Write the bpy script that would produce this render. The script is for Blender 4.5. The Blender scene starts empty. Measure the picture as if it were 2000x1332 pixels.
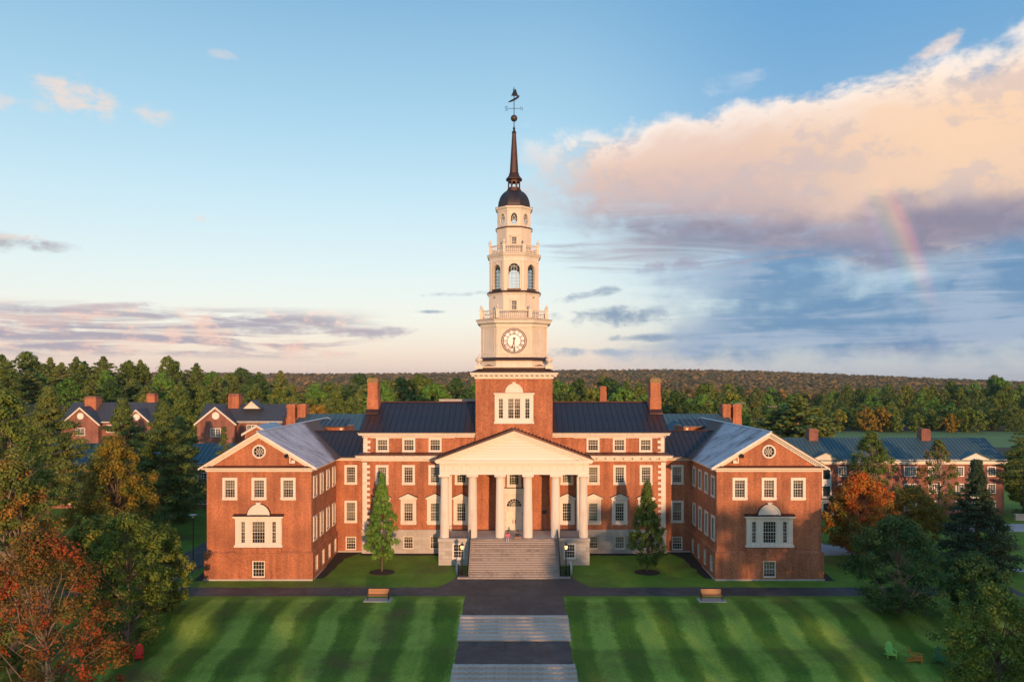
import bpy, math, random
import numpy as np
from mathutils import Vector, Matrix
random.seed(7)
PI = math.pi
R_ = math.radians
scene = bpy.context.scene
COL = scene.collection

# ------------------------------------------------------------------ camera
EYE = 21.6                       # drone height above the foot of the wings
cam_d = bpy.data.cameras.new('camera')
cam = bpy.data.objects.new('camera', cam_d)
COL.objects.link(cam)
cam.location = (0, 0, EYE)
cam.rotation_euler = (R_(90), 0, 0)
cam_d.sensor_width = 36.0
cam_d.lens = 27.0
cam_d.shift_x = -0.002
cam_d.shift_y = 0.038
cam_d.clip_start = 0.5
cam_d.clip_end = 20000
scene.camera = cam
scene.render.resolution_x, scene.render.resolution_y = 1024, 681

# ------------------------------------------------------------------ sun and sky
SUN_EL, SUN_AZ = 5.7, 12.3       # low sun behind the camera, a little to its right
sd = bpy.data.lights.new('sun', 'SUN')
sd.energy = 3.8
sd.angle = R_(0.53)
sd.color = (1.0, 0.545, 0.275)
sun = bpy.data.objects.new('sun', sd)
COL.objects.link(sun)
_to_sun = Vector((math.sin(R_(SUN_AZ)) * math.cos(R_(SUN_EL)), -math.cos(R_(SUN_AZ)) * math.cos(R_(SUN_EL)), math.sin(R_(SUN_EL))))
sun.rotation_euler = _to_sun.to_track_quat('Z', 'Y').to_euler()
sun.location = (20, -80, 60)

scene.view_settings.view_transform = 'Standard'
scene.view_settings.look = 'None'
scene.view_settings.exposure = 0.2
scene.view_settings.gamma = 1.0
scene.view_settings.use_curve_mapping = False

scene.render.engine = 'CYCLES'
scene.cycles.use_denoising = True
scene.cycles.max_bounces = 6
scene.cycles.diffuse_bounces = 3
scene.cycles.glossy_bounces = 3
scene.cycles.transmission_bounces = 4
scene.cycles.transparent_max_bounces = 8
scene.cycles.caustics_reflective = False
scene.cycles.caustics_refractive = False

world = bpy.data.worlds.new('World')
scene.world = world
world.use_nodes = True
wt = world.node_tree
wt.nodes.clear()

def wset(sock, v):
    if hasattr(v, 'is_output'):
        wt.links.new(v, sock)
    elif isinstance(v, (tuple, list)):
        sock.default_value = tuple(v) + ((1.0,) if len(v) == 3 and len(sock.default_value) == 4 else ())
    else:
        sock.default_value = v

def wm(op, a, b=None, c=None, clamp=False):
    n = wt.nodes.new('ShaderNodeMath')
    n.operation = op
    n.use_clamp = clamp
    for i, v in enumerate((a, b, c)):
        if v is not None:
            wset(n.inputs[i], v)
    return n.outputs[0]

def add(a, b): return wm('ADD', a, b)
def sub(a, b): return wm('SUBTRACT', a, b)
def mul(a, b): return wm('MULTIPLY', a, b)
def sstep(x, lo, hi):
    n = wt.nodes.new('ShaderNodeMapRange')
    n.interpolation_type = 'SMOOTHSTEP'
    wset(n.inputs['Value'], x); wset(n.inputs['From Min'], lo); wset(n.inputs['From Max'], hi)
    n.inputs['To Min'].default_value = 0; n.inputs['To Max'].default_value = 1
    return n.outputs[0]

def wmix(f, a, b, mode='MIX'):
    n = wt.nodes.new('ShaderNodeMix')
    n.data_type = 'RGBA'
    n.blend_type = mode
    n.clamp_factor = True
    wset(n.inputs[0], f); wset(n.inputs[6], a); wset(n.inputs[7], b)
    return n.outputs[2]

def wramp(f, stops):
    n = wt.nodes.new('ShaderNodeValToRGB')
    cr = n.color_ramp
    while len(cr.elements) < len(stops):
        cr.elements.new(0.5)
    for e, (p, c) in zip(cr.elements, stops):
        e.position = p
        e.color = tuple(c) + (1.0,)
    wset(n.inputs[0], f)
    return n.outputs[0]

tc = wt.nodes.new('ShaderNodeTexCoord')
sep = wt.nodes.new('ShaderNodeSeparateXYZ')
wt.links.new(tc.outputs['Generated'], sep.inputs[0])
dx, dy, dz = sep.outputs
AZ = mul(wm('ARCTAN2', dx, dy), 180 / PI)          # degrees right of the view axis
ELV = mul(wm('ARCSINE', dz), 180 / PI)             # degrees above the horizon

def wnoise(sx, sy, sz, detail=6, rough=0.55, off=0.0, dist=0.0):
    mp = wt.nodes.new('ShaderNodeMapping')
    mp.inputs['Scale'].default_value = (sx, sy, sz)
    mp.inputs['Location'].default_value = (off, off * 1.7, off * 0.6)
    wt.links.new(tc.outputs['Generated'], mp.inputs[0])
    n = wt.nodes.new('ShaderNodeTexNoise')
    n.inputs['Scale'].default_value = 1.0
    n.inputs['Detail'].default_value = detail
    n.inputs['Roughness'].default_value = rough
    n.inputs['Distortion'].default_value = dist
    wt.links.new(mp.outputs[0], n.inputs['Vector'])
    return n.outputs['Fac']

nB = wnoise(7, 7, 11, 6, 0.6, 3.1, 0.3)           # cumulus billows
nF = wnoise(24, 24, 42, 5, 0.62, 1.3, 0.3)           # fine ragged edges
nS = wnoise(5, 5, 55, 5, 0.58, 5.2, 0.8)            # long flat streaks
nL = wnoise(4, 4, 9, 3, 0.5, 8.4, .4)                   # broad modulation
nBc, nFc, nSc, nLc = (sub(n, 0.5) for n in (nB, nF, nS, nL))

def pxdir(px, py):
    a = math.atan((px - 1004) / 1500)
    return math.degrees(a), math.degrees(math.atan((742 - py) / 1500 * math.cos(a)))

sky = wt.nodes.new('ShaderNodeTexSky')
sky.sky_type = 'NISHITA'
sky.sun_disc = False
sky.sun_elevation = R_(SUN_EL)
sky.sun_rotation = R_(180 - SUN_AZ)
sky.air_density = 1.0
sky.dust_density = 1.0
sky.ozone_density = 2.0
SKYK = 9.2
def K(c, k=1.0): return tuple(v * SKYK * k for v in c)
eln = wm('DIVIDE', ELV, 90.0, clamp=True)
grad = wramp(eln, [(0.0, (.88, .66, .64)), (0.022, (.97, .78, .72)), (0.05, (.96, .90, .85)), (0.085, (.84, .90, .89)),
                   (0.14, (.65, .84, .91)), (0.20, (.45, .71, .86)), (0.29, (.25, .50, .73)), (0.5, (.15, .38, .66)), (1.0, (.11, .28, .56))])
rightcool = mul(sstep(AZ, 0, 22), 0.8)
grad = wmix(rightcool, grad, wmix(sstep(ELV, 0, 26), (.44, .58, .74), (.10, .34, .66)))
gradk = wmix(1.0, grad, K((1, 1, 1)), 'MULTIPLY')
base = wmix(0.28, gradk, wmix(1.0, sky.outputs[0], (2.2, 2.2, 2.2), 'MULTIPLY'))

cur = base
def layer(mask, color):
    global cur
    cur = wmix(mask, cur, color)

# low stratus on the left
lowm = mul(mul(sstep(AZ, -8, -15), sstep(ELV, 1.1, 2.2)), sstep(ELV, 5.4, 4.2))
lowd = mul(lowm, sstep(add(nS, mul(nFc, .35)), 0.42, 0.60))
lowc = wmix(sstep(add(nF, mul(nSc, -.6)), .42, .62), K((.36, .33, .42)), K((.83, .55, .47)))
layer(mul(lowd, .85), lowc)

# ragged blue-grey and lit cloudlets: x, y, half width, half height (photo pixels), slope, colour, opacity
GREY, MAUVE, PINK, PALE = (.25, .34, .46), (.38, .35, .44), (.84, .58, .48), (.88, .70, .60)
for px, py, hw, hh, tilt, c, al in [
        (890, 575, 75, 7, .05, GREY, .9), (836, 609, 42, 4, .02, GREY, .8), (1215, 617, 150, 21, .03, GREY, .95),
        (1280, 659, 100, 9, .03, GREY, .9), (1160, 573, 75, 11, .2, GREY, .8), (1135, 688, 80, 11, .02, (.30, .40, .53), .8),
        (1325, 518, 90, 14, .06, MAUVE, .8), (50, 474, 115, 20, .04, (.40, .38, .42), .9), (60, 464, 95, 9, .05, PALE, .85),
        (155, 192, 85, 34, -.15, PALE, .9), (305, 222, 50, 22, 0, PALE, .65), (70, 208, 50, 15, 0, PALE, .45), (-5, 200, 45, 20, 0, PALE, .7),
        (440, 108, 45, 9, 0, PALE, .35), (180, 600, 200, 8, .1, (.52, .42, .46), .75), (90, 626, 150, 13, -.02, (.66, .47, .45), .7), (392, 427, 12, 7, 0, PALE, .35),
        (1430, 165, 60, 26, .1, (.8, .78, .78), .3), (1830, 95, 75, 20, .45, PALE, .75), (720, 650, 90, 13, .04, MAUVE, .8),
        (1750, 676, 150, 24, 0, (.66, .50, .52), .75), (1900, 668, 110, 20, 0, (.66, .50, .52), .7), (1640, 640, 120, 7, 0, GREY, .6)]:
    a0, e0 = pxdir(px, py)
    wa, we = hw / 1500 * 57.3 * math.cos(R_(a0)) ** 2, hh / 1500 * 57.3 * math.cos(R_(a0))
    da = sub(AZ, a0)
    de = sub(sub(ELV, e0), mul(da, tilt))
    qa, qe = mul(da, 1 / wa), mul(de, 1 / we)
    q = add(mul(qa, qa), mul(qe, qe))
    m = sstep(sub(add(1.0, add(mul(nFc, 4.6), mul(nSc, 1.6))), q), -0.1, 1.6)
    layer(mul(m, al), K(c))

# rain haze under the big bank
rain = mul(mul(sstep(add(AZ, add(add(mul(nLc, 22), mul(nBc, 26)), add(mul(nSc, 16), mul(ELV, -.5)))), 5.0, 17), sstep(add(ELV, mul(nFc, 3.0)), .6, 2.8)), sstep(add(ELV, mul(nBc, 5)), 12.5, 9.5))
rain = mul(rain, sstep(add(add(nL, mul(nBc, .8)), mul(sub(6.0, ELV), .035)), .16, .42))
rainc = wmix(sstep(add(nB, mul(nSc, .9)), .36, .66), K((.12, .26, .45)), K((.33, .43, .58)))
layer(mul(rain, .9), rainc)

# the sunlit bank on the right, flat grey base and billowing top
etop = add(add(17.6, mul(AZ, .098)), add(mul(nBc, 9.0), mul(nFc, 2.6)))
dtop = sub(etop, ELV)
mtop = sstep(dtop, -0.2, 1.6)
ebot = add(sub(12.2, mul(sstep(AZ, 5, 26), 3.4)), add(add(mul(nLc, 7.0), mul(nSc, 4.0)), mul(nFc, 2.2)))
mbot = sstep(sub(ELV, ebot), -1.6, 1.6)
mleft = sstep(add(AZ, add(add(mul(nBc, 16), mul(nFc, 7)), mul(sub(ELV, 14), .1))), -1.0, 7.0)
bank = mul(mul(mtop, mbot), mleft)
bvert = wm('DIVIDE', sub(ELV, 8.0), 13.0, clamp=True)
bcol = wramp(add(bvert, add(add(mul(nBc, .42), mul(nLc, .40)), mul(nFc, .14))), [(0.0, (.25, .25, .35)), (0.20, (.34, .30, .38)), (0.36, (.60, .46, .45)), (0.56, (.80, .57, .46)), (0.8, (.85, .64, .54)), (1.0, (.95, .81, .73))])
warm = mul(mul(sstep(AZ, 13, 30), sstep(add(ELV, mul(nBc, 3)), 10.0, 13.0)), .75)
bcol = wmix(warm, bcol, (.98, .67, .43))
edge = mul(sstep(dtop, 3.4, 0.6), sstep(add(nB, mul(nF, .5)), .55, .85))
bcol = wmix(mul(edge, .9), bcol, (1.0, .90, .82))
hollow = mul(sstep(add(nB, mul(nFc, .6)), .50, .38), .5)
bcol = wmix(hollow, bcol, (.60, .50, .50))
layer(mul(bank, .97), wmix(1.0, bcol, K((1, 1, 1)), 'MULTIPLY'))
under = mul(mul(sstep(add(AZ, mul(nSc, 24)), 2, 11), sstep(add(ELV, mul(nSc, 5)), 8.0, 10.0)), sstep(add(ELV, add(mul(nFc, 2.5), mul(nLc, 5))), 12.2, 10.2))
layer(mul(under, .8), wmix(sstep(nB, .4, .62), K((.235, .225, .315)), K((.37, .32, .38))))

# rainbow, 42 degrees round the point opposite the sun
dotn = wt.nodes.new('ShaderNodeVectorMath')
dotn.operation = 'DOT_PRODUCT'
wt.links.new(tc.outputs['Generated'], dotn.inputs[0])
dotn.inputs[1].default_value = tuple(-_to_sun)
ang = mul(wm('ARCCOSINE', dotn.outputs['Value']), 180 / PI)
bow = wramp(wm('DIVIDE', sub(ang, 40.2), 2.5, clamp=True), [(0, (0, 0, 0)), (.18, (.05, .02, .12)), (.34, (.0, .08, .05)), (.50, (.14, .15, .0)), (.66, (.46, .20, .0)), (.84, (.40, .05, .0)), (1, (0, 0, 0))])
bowm = mul(mul(sstep(ELV, 3.2, 8.0), sstep(ELV, 14.0, 11.0)), sstep(AZ, 5, 20))
cur = wmix(mul(bowm, .40), cur, wmix(1.0, bow, K((1, 1, 1)), 'MULTIPLY'), 'ADD')

bgn = wt.nodes.new('ShaderNodeBackground')
bgn.inputs['Strength'].default_value = 0.1
wt.links.new(cur, bgn.inputs['Color'])
won = wt.nodes.new('ShaderNodeOutputWorld')
wt.links.new(bgn.outputs[0], won.inputs['Surface'])
world.cycles.sampling_method = 'MANUAL'
world.cycles.sample_map_resolution = 512

# ------------------------------------------------------------------ materials
def new_mat(name):
    m = bpy.data.materials.new(name)
    m.use_nodes = True
    nt = m.node_tree
    b = nt.nodes['Principled BSDF']
    return m, nt, b

def noise_node(nt, scale, detail=4, rough=0.55, vec=None, stretch=None):
    t = nt.nodes.new('ShaderNodeTexCoord')
    n = nt.nodes.new('ShaderNodeTexNoise')
    n.inputs['Scale'].default_value = scale
    n.inputs['Detail'].default_value = detail
    n.inputs['Roughness'].default_value = rough
    src = vec if vec is not None else t.outputs['Object']
    if stretch:
        mp = nt.nodes.new('ShaderNodeMapping')
        mp.inputs['Scale'].default_value = stretch
        nt.links.new(src, mp.inputs[0])
        src = mp.outputs[0]
    nt.links.new(src, n.inputs['Vector'])
    return n.outputs['Fac']

def ramp(nt, fac, stops):
    n = nt.nodes.new('ShaderNodeValToRGB')
    cr = n.color_ramp
    while len(cr.elements) < len(stops):
        cr.elements.new(0.5)
    for e, (p, c) in zip(cr.elements, stops):
        e.position = p
        e.color = tuple(c) + (1.0,)
    nt.links.new(fac, n.inputs[0])
    return n.outputs[0]

def mixc(nt, f, a, b, mode='MIX'):
    n = nt.nodes.new('ShaderNodeMix')
    n.data_type = 'RGBA'
    n.blend_type = mode
    for s, v in ((n.inputs[0], f), (n.inputs[6], a), (n.inputs[7], b)):
        if hasattr(v, 'is_output'):
            nt.links.new(v, s)
        elif isinstance(v, tuple):
            s.default_value = v + (1.0,) if len(v) == 3 else v
        else:
            s.default_value = v
    return n.outputs[2]

def mathn(nt, op, a, b=None, clamp=False):
    n = nt.nodes.new('ShaderNodeMath')
    n.operation = op
    n.use_clamp = clamp
    for i, v in enumerate((a, b)):
        if v is None:
            continue
        if hasattr(v, 'is_output'):
            nt.links.new(v, n.inputs[i])
        else:
            n.inputs[i].default_value = v
    return n.outputs[0]

def bump(nt, b, h, strength=0.3, dist=0.02):
    n = nt.nodes.new('ShaderNodeBump')
    n.inputs['Strength'].default_value = strength
    n.inputs['Distance'].default_value = dist
    nt.links.new(h, n.inputs['Height'])
    nt.links.new(n.outputs[0], b.inputs['Normal'])

def simple(name, c, rough=0.6, var=0.18, scale=1.5, metal=0.0, spec=0.5, fine=12.0, bumpy=0.0):
    """colour with broad and fine noise variation"""
    m, nt, b = new_mat(name)
    lo = tuple(v * (1 - var) for v in c)
    hi = tuple(min(1, v * (1 + var)) for v in c)
    n1 = noise_node(nt, scale, 5)
    n2 = noise_node(nt, fine, 3)
    f = mathn(nt, 'ADD', mathn(nt, 'MULTIPLY', n1, .65), mathn(nt, 'MULTIPLY', n2, .35))
    nt.links.new(ramp(nt, f, [(0.3, lo), (0.7, hi)]), b.inputs['Base Color'])
    b.inputs['Roughness'].default_value = rough
    b.inputs['Metallic'].default_value = metal
    b.inputs['Specular IOR Level'].default_value = spec
    if bumpy:
        bump(nt, b, n2, bumpy, 0.02)
    return m

def weathered(name, c, rough, streak=.18, spec=.3):
    """painted wood with rain streaks and grime, each piece a little different"""
    m, nt, b = new_mat(name)
    n1 = noise_node(nt, .5, 5, .6)
    n2 = noise_node(nt, 1.0, 5, .65, stretch=(3.5, 3.5, .35))
    n3 = noise_node(nt, 9.0, 4, .6)
    oi = nt.nodes.new('ShaderNodeObjectInfo')
    f = mathn(nt, 'ADD', mathn(nt, 'ADD', mathn(nt, 'MULTIPLY', n1, .35), mathn(nt, 'MULTIPLY', n2, .45)), mathn(nt, 'MULTIPLY', n3, .2))
    f = mathn(nt, 'ADD', f, mathn(nt, 'MULTIPLY', mathn(nt, 'SUBTRACT', oi.outputs['Random'], .5), .16))
    lo = tuple(v * (1 - streak) * k for v, k in zip(c, (1, .985, .96)))
    nt.links.new(ramp(nt, f, [(.34, lo), (.50, c), (.70, tuple(min(1, v * 1.04) for v in c))]), b.inputs['Base Color'])
    b.inputs['Roughness'].default_value = rough
    b.inputs['Specular IOR Level'].default_value = spec
    bump(nt, b, n3, .06, .01)
    return m

def brick_mat(name, c1, c2, mortar):
    m, nt, b = new_mat(name)
    t = nt.nodes.new('ShaderNodeTexCoord')
    s = nt.nodes.new('ShaderNodeSeparateXYZ')
    nt.links.new(t.outputs['Object'], s.inputs[0])
    cb = nt.nodes.new('ShaderNodeCombineXYZ')
    nt.links.new(mathn(nt, 'ADD', s.outputs[0], s.outputs[1]), cb.inputs[0])
    nt.links.new(s.outputs[2], cb.inputs[1])
    br = nt.nodes.new('ShaderNodeTexBrick')
    br.inputs['Scale'].default_value = 1.0
    br.inputs['Brick Width'].default_value = 0.215
    br.inputs['Row Height'].default_value = 0.075
    br.inputs['Mortar Size'].default_value = 0.007
    br.inputs['Color1'].default_value = c1 + (1,)
    br.inputs['Color2'].default_value = c2 + (1,)
    br.inputs['Mortar'].default_value = mortar + (1,)
    nt.links.new(cb.outputs[0], br.inputs['Vector'])
    n1 = noise_node(nt, 0.35, 6, 0.62)
    n2 = noise_node(nt, 1.0, 3, 0.6, stretch=(5.0, 5.0, 6.0))
    n3 = noise_node(nt, 1.0, 4, 0.6, stretch=(1.6, 1.6, .12))
    col = mixc(nt, 1.0, br.outputs['Color'], ramp(nt, n1, [(.3, (.74, .74, .77)), (.7, (1.18, 1.16, 1.13))]), 'MULTIPLY')
    col = mixc(nt, 1.0, col, ramp(nt, n2, [(.3, (.74, .73, .74)), (.7, (1.24, 1.24, 1.22))]), 'MULTIPLY')
    col = mixc(nt, 1.0, col, ramp(nt, n3, [(.32, (.74, .73, .76)), (.6, (1.08, 1.08, 1.08))]), 'MULTIPLY')
    nt.links.new(col, b.inputs['Base Color'])
    b.inputs['Roughness'].default_value = 0.85
    b.inputs['Specular IOR Level'].default_value = 0.25
    bump(nt, b, br.outputs['Fac'], -0.25, 0.01)
    return m

M = {}
M['brick'] = brick_mat('brick', (.47, .152, .066), (.37, .112, .050), (.47, .31, .21))
M['brick_far'] = brick_mat('brick_brown', (.31, .115, .085), (.25, .092, .070), (.34, .24, .20))
M['trim'] = weathered('cream_painted_wood', (.74, .70, .64), .5, .20)
M['ashlar'] = weathered('tower_painted_boards', (.70, .635, .55), .55, .22)
M['granite'] = weathered('granite', (.49, .47, .45), .8, .30, .3)
M['granite_joint'] = simple('mortar_joint', (.22, .21, .20), .9, .1)
M['step_stone'] = weathered('step_granite', (.36, .315, .29), .85, .45, .3)
M['terrace_stone'] = weathered('terrace_granite', (.57, .50, .44), .85, .34, .3)
M['concrete'] = simple('concrete', (.42, .42, .42), .85, .12, 2)
M['black_iron'] = simple('black_iron', (.012, .012, .014), .45, .2)
M['dark_metal'] = simple('dark_bronze', (.05, .04, .035), .5, .25)
M['wood_slat'] = simple('varnished_slats', (.42, .20, .07), .5, .15, 3)
M['door_paint'] = simple('door_paint', (.78, .72, .62), .45, .05, spec=.3)
M['interior'] = simple('dark_interior', (.045, .036, .03), .9, .3, 1.0)  # near-black stands in for the lack of light inside the rooms
M['blind'] = simple('roller_blind', (.44, .38, .30), .8, .15, 2)
M['clock_white'] = simple('clock_face', (.88, .88, .92), .5, .04)
M['clock_dark'] = simple('clock_numeral', (.085, .028, .026), .5, .15)
M['mulch'] = simple('mulch', (.030, .022, .017), .95, .5, 3, fine=25, bumpy=.5)
M['bark'] = simple('bark', (.13, .095, .07), .9, .3, 2, fine=18, bumpy=.4)
M['bark_pale'] = simple('bark_pale', (.24, .19, .15), .9, .3, 2, fine=18, bumpy=.4)
M['shade_white'] = simple('window_white', (.78, .77, .74), .5, .05, spec=.3)
M['chimney_cap'] = simple('lichen_stone', (.26, .19, .09), .9, .35, 1.4, fine=14)
M['slate'] = simple('slate_shingle', (.050, .058, .075), .6, .22, 1.5, fine=20)
M['frost_ridge'] = simple('ridge_metal', (.50, .52, .56), .5, .15, 2)
M['lawn_chair_red'] = simple('red_paint', (.75, .03, .02), .5, .1)
M['lawn_chair_green'] = simple('lime_paint', (.26, .60, .12), .5, .1)
M['lawn_chair_orange'] = simple('orange_paint', (.75, .22, .03), .5, .1)
M['lawn_chair_dark'] = simple('dark_green_paint', (.035, .16, .06), .5, .1)
M['skin'] = simple('skin', (.50, .27, .19), .6, .06)
M['pink_cloth'] = simple('pink_cloth', (.72, .16, .26), .8, .08)
M['pale_cloth'] = simple('pale_blue_cloth', (.45, .47, .58), .8, .08)
M['navy_cloth'] = simple('navy_cloth', (.025, .03, .06), .8, .1)
M['hair'] = simple('brown_hair', (.05, .028, .016), .7, .2)
M['utility_wood'] = simple('pole_wood', (.20, .17, .15), .9, .2)

def copper_mat(name, dark, brown, frost=0.0, rough=.42):
    m, nt, b = new_mat(name)
    n1 = noise_node(nt, .28, 6, .6)
    n2 = noise_node(nt, 1.0, 5, .6, stretch=(2.2, .5, .5))
    f = mathn(nt, 'ADD', mathn(nt, 'MULTIPLY', n1, .6), mathn(nt, 'MULTIPLY', n2, .4))
    col = ramp(nt, f, [(.42, dark), (.66, brown)])
    nt.links.new(col, b.inputs['Base Color'])
    b.inputs['Metallic'].default_value = 0.35
    r = ramp(nt, n2, [(.3, (rough - .1,) * 3), (.7, (rough + .12,) * 3)])
    nt.links.new(r, b.inputs['Roughness'])
    return m
M['roof'] = copper_mat('dark_copper_roof', (.028, .029, .040), (.060, .040, .038))
M['roof_brown'] = copper_mat('brown_copper', (.050, .028, .026), (.090, .046, .037), rough=.5)
M['copper_ledge'] = copper_mat('copper_ledge', (.12, .050, .035), (.20, .085, .05), rough=.5)
M['roof_teal'] = copper_mat('teal_metal_roof', (.060, .120, .138), (.095, .155, .165), rough=.5)
M['roof_pale'] = copper_mat('pale_blue_roof', (.25, .36, .46), (.32, .42, .50), rough=.5)

def frost_mat():
    """standing-seam copper with pale mineral streaks that run down the pans, clear near the valley"""
    m, nt, b = new_mat('streaked_copper_roof')
    n1 = noise_node(nt, 1.0, 6, .65, stretch=(.30, 2.6, .3))
    n2 = noise_node(nt, 1.0, 4, .6, stretch=(.5, .35, .5))
    f = mathn(nt, 'ADD', mathn(nt, 'MULTIPLY', n1, .62), mathn(nt, 'MULTIPLY', n2, .38))
    t = nt.nodes.new('ShaderNodeTexCoord')
    s = nt.nodes.new('ShaderNodeSeparateXYZ')
    nt.links.new(t.outputs['Object'], s.inputs[0])
    ax = mathn(nt, 'ABSOLUTE', s.outputs[0])
    # the bare brown stretch lies behind a slanting edge towards the valley
    lim = mathn(nt, 'SUBTRACT', s.outputs[1], mathn(nt, 'MULTIPLY', mathn(nt, 'SUBTRACT', ax, 22), 1.55))
    edge = nt.nodes.new('ShaderNodeMapRange')
    edge.interpolation_type = 'SMOOTHSTEP'
    nt.links.new(mathn(nt, 'ADD', lim, mathn(nt, 'MULTIPLY', n1, 5.0)), edge.inputs[0])
    edge.inputs[1].default_value = 95.4; edge.inputs[2].default_value = 93.2
    edge.inputs[3].default_value = 0; edge.inputs[4].default_value = 1
    streak = ramp(nt, f, [(.38, (.22, .19, .21)), (.46, (.62, .60, .66)), (.60, (.92, .91, .97))])
    col = mixc(nt, edge.outputs[0], (.10, .052, .048), streak)
    nt.links.new(col, b.inputs['Base Color'])
    b.inputs['Roughness'].default_value = .6
    b.inputs['Metallic'].default_value = 0
    return m
M['roof_frost'] = frost_mat()
M['seam_pale'] = simple('pale_seam', (.40, .40, .45), .5, .3, 1.5)
M['seam_dark'] = simple('dark_seam', (.022, .022, .030), .5, .2, 1.5)

def glass_mat(name, tint=(.55, .6, .6), refl=.16):
    m = bpy.data.materials.new(name)
    m.use_nodes = True
    nt = m.node_tree
    nt.nodes.clear()
    out = nt.nodes.new('ShaderNodeOutputMaterial')
    mx = nt.nodes.new('ShaderNodeMixShader')
    tr = nt.nodes.new('ShaderNodeBsdfTransparent')
    tr.inputs[0].default_value = tint + (1,)
    gl = nt.nodes.new('ShaderNodeBsdfGlossy')
    gl.inputs['Roughness'].default_value = .04
    gl.inputs['Color'].default_value = (.9, .93, .95, 1)
    lw = nt.nodes.new('ShaderNodeLayerWeight')
    lw.inputs[0].default_value = .5
    f = mathn(nt, 'ADD', mathn(nt, 'MULTIPLY', mathn(nt, 'POWER', lw.outputs['Facing'], 4.0), .7), refl + .03, True)
    nt.links.new(f, mx.inputs[0])
    nt.links.new(tr.outputs[0], mx.inputs[1])
    nt.links.new(gl.outputs[0], mx.inputs[2])
    nt.links.new(mx.outputs[0], out.inputs[0])
    return m
M['glass'] = glass_mat('window_glass', (.60, .64, .64), .10)
M['glass_clear'] = glass_mat('clear_glass', (.9, .92, .93), .02)

def emit_mat(name, c, s):
    m = bpy.data.materials.new(name)
    m.use_nodes = True
    nt = m.node_tree
    b = nt.nodes['Principled BSDF']
    b.inputs['Base Color'].default_value = c + (1,)
    b.inputs['Emission Color'].default_value = c + (1,)
    b.inputs['Emission Strength'].default_value = s
    return m
M['lamp_glow'] = emit_mat('lamp_glow', (1.0, .62, .22), 1.6)
M['reflection_glow'] = emit_mat('reflection_glow', (1.0, .62, .18), .75)  # emission imitates the yellow reflection in the side-light panes

def asphalt_mat():
    m, nt, b = new_mat('asphalt')
    n1 = noise_node(nt, .22, 6, .65)
    n2 = noise_node(nt, 14, 4, .75)
    n3 = noise_node(nt, .8, 5, .7)
    c = mixc(nt, 1.0, ramp(nt, n1, [(.32, (.036, .037, .042)), (.5, (.055, .055, .058)), (.68, (.085, .080, .078))]), ramp(nt, n2, [(.3, (.6, .6, .6)), (.7, (1.45, 1.45, 1.45))]), 'MULTIPLY')
    c = mixc(nt, 1.0, c, ramp(nt, n3, [(.35, (.72, .72, .74)), (.65, (1.25, 1.23, 1.2))]), 'MULTIPLY')
    t = nt.nodes.new('ShaderNodeTexCoord')
    dist = nt.nodes.new('ShaderNodeVectorMath'); dist.operation = 'ADD'
    nz = nt.nodes.new('ShaderNodeTexNoise'); nz.inputs['Scale'].default_value = .9; nz.inputs['Detail'].default_value = 5
    nt.links.new(t.outputs['Object'], nz.inputs['Vector'])
    nt.links.new(t.outputs['Object'], dist.inputs[0]); nt.links.new(nz.outputs['Color'], dist.inputs[1])
    vo = nt.nodes.new('ShaderNodeTexVoronoi'); vo.feature = 'DISTANCE_TO_EDGE'; vo.inputs['Scale'].default_value = .28
    nt.links.new(dist.outputs[0], vo.inputs['Vector'])
    crack = ramp(nt, vo.outputs['Distance'], [(.0, (.35, .35, .35)), (.012, (1, 1, 1))])
    c = mixc(nt, 1.0, c, crack, 'MULTIPLY')
    nt.links.new(c, b.inputs['Base Color'])
    b.inputs['Roughness'].default_value = .66
    bump(nt, b, n2, .3, .01)
    return m
M['asphalt'] = asphalt_mat()

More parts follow.
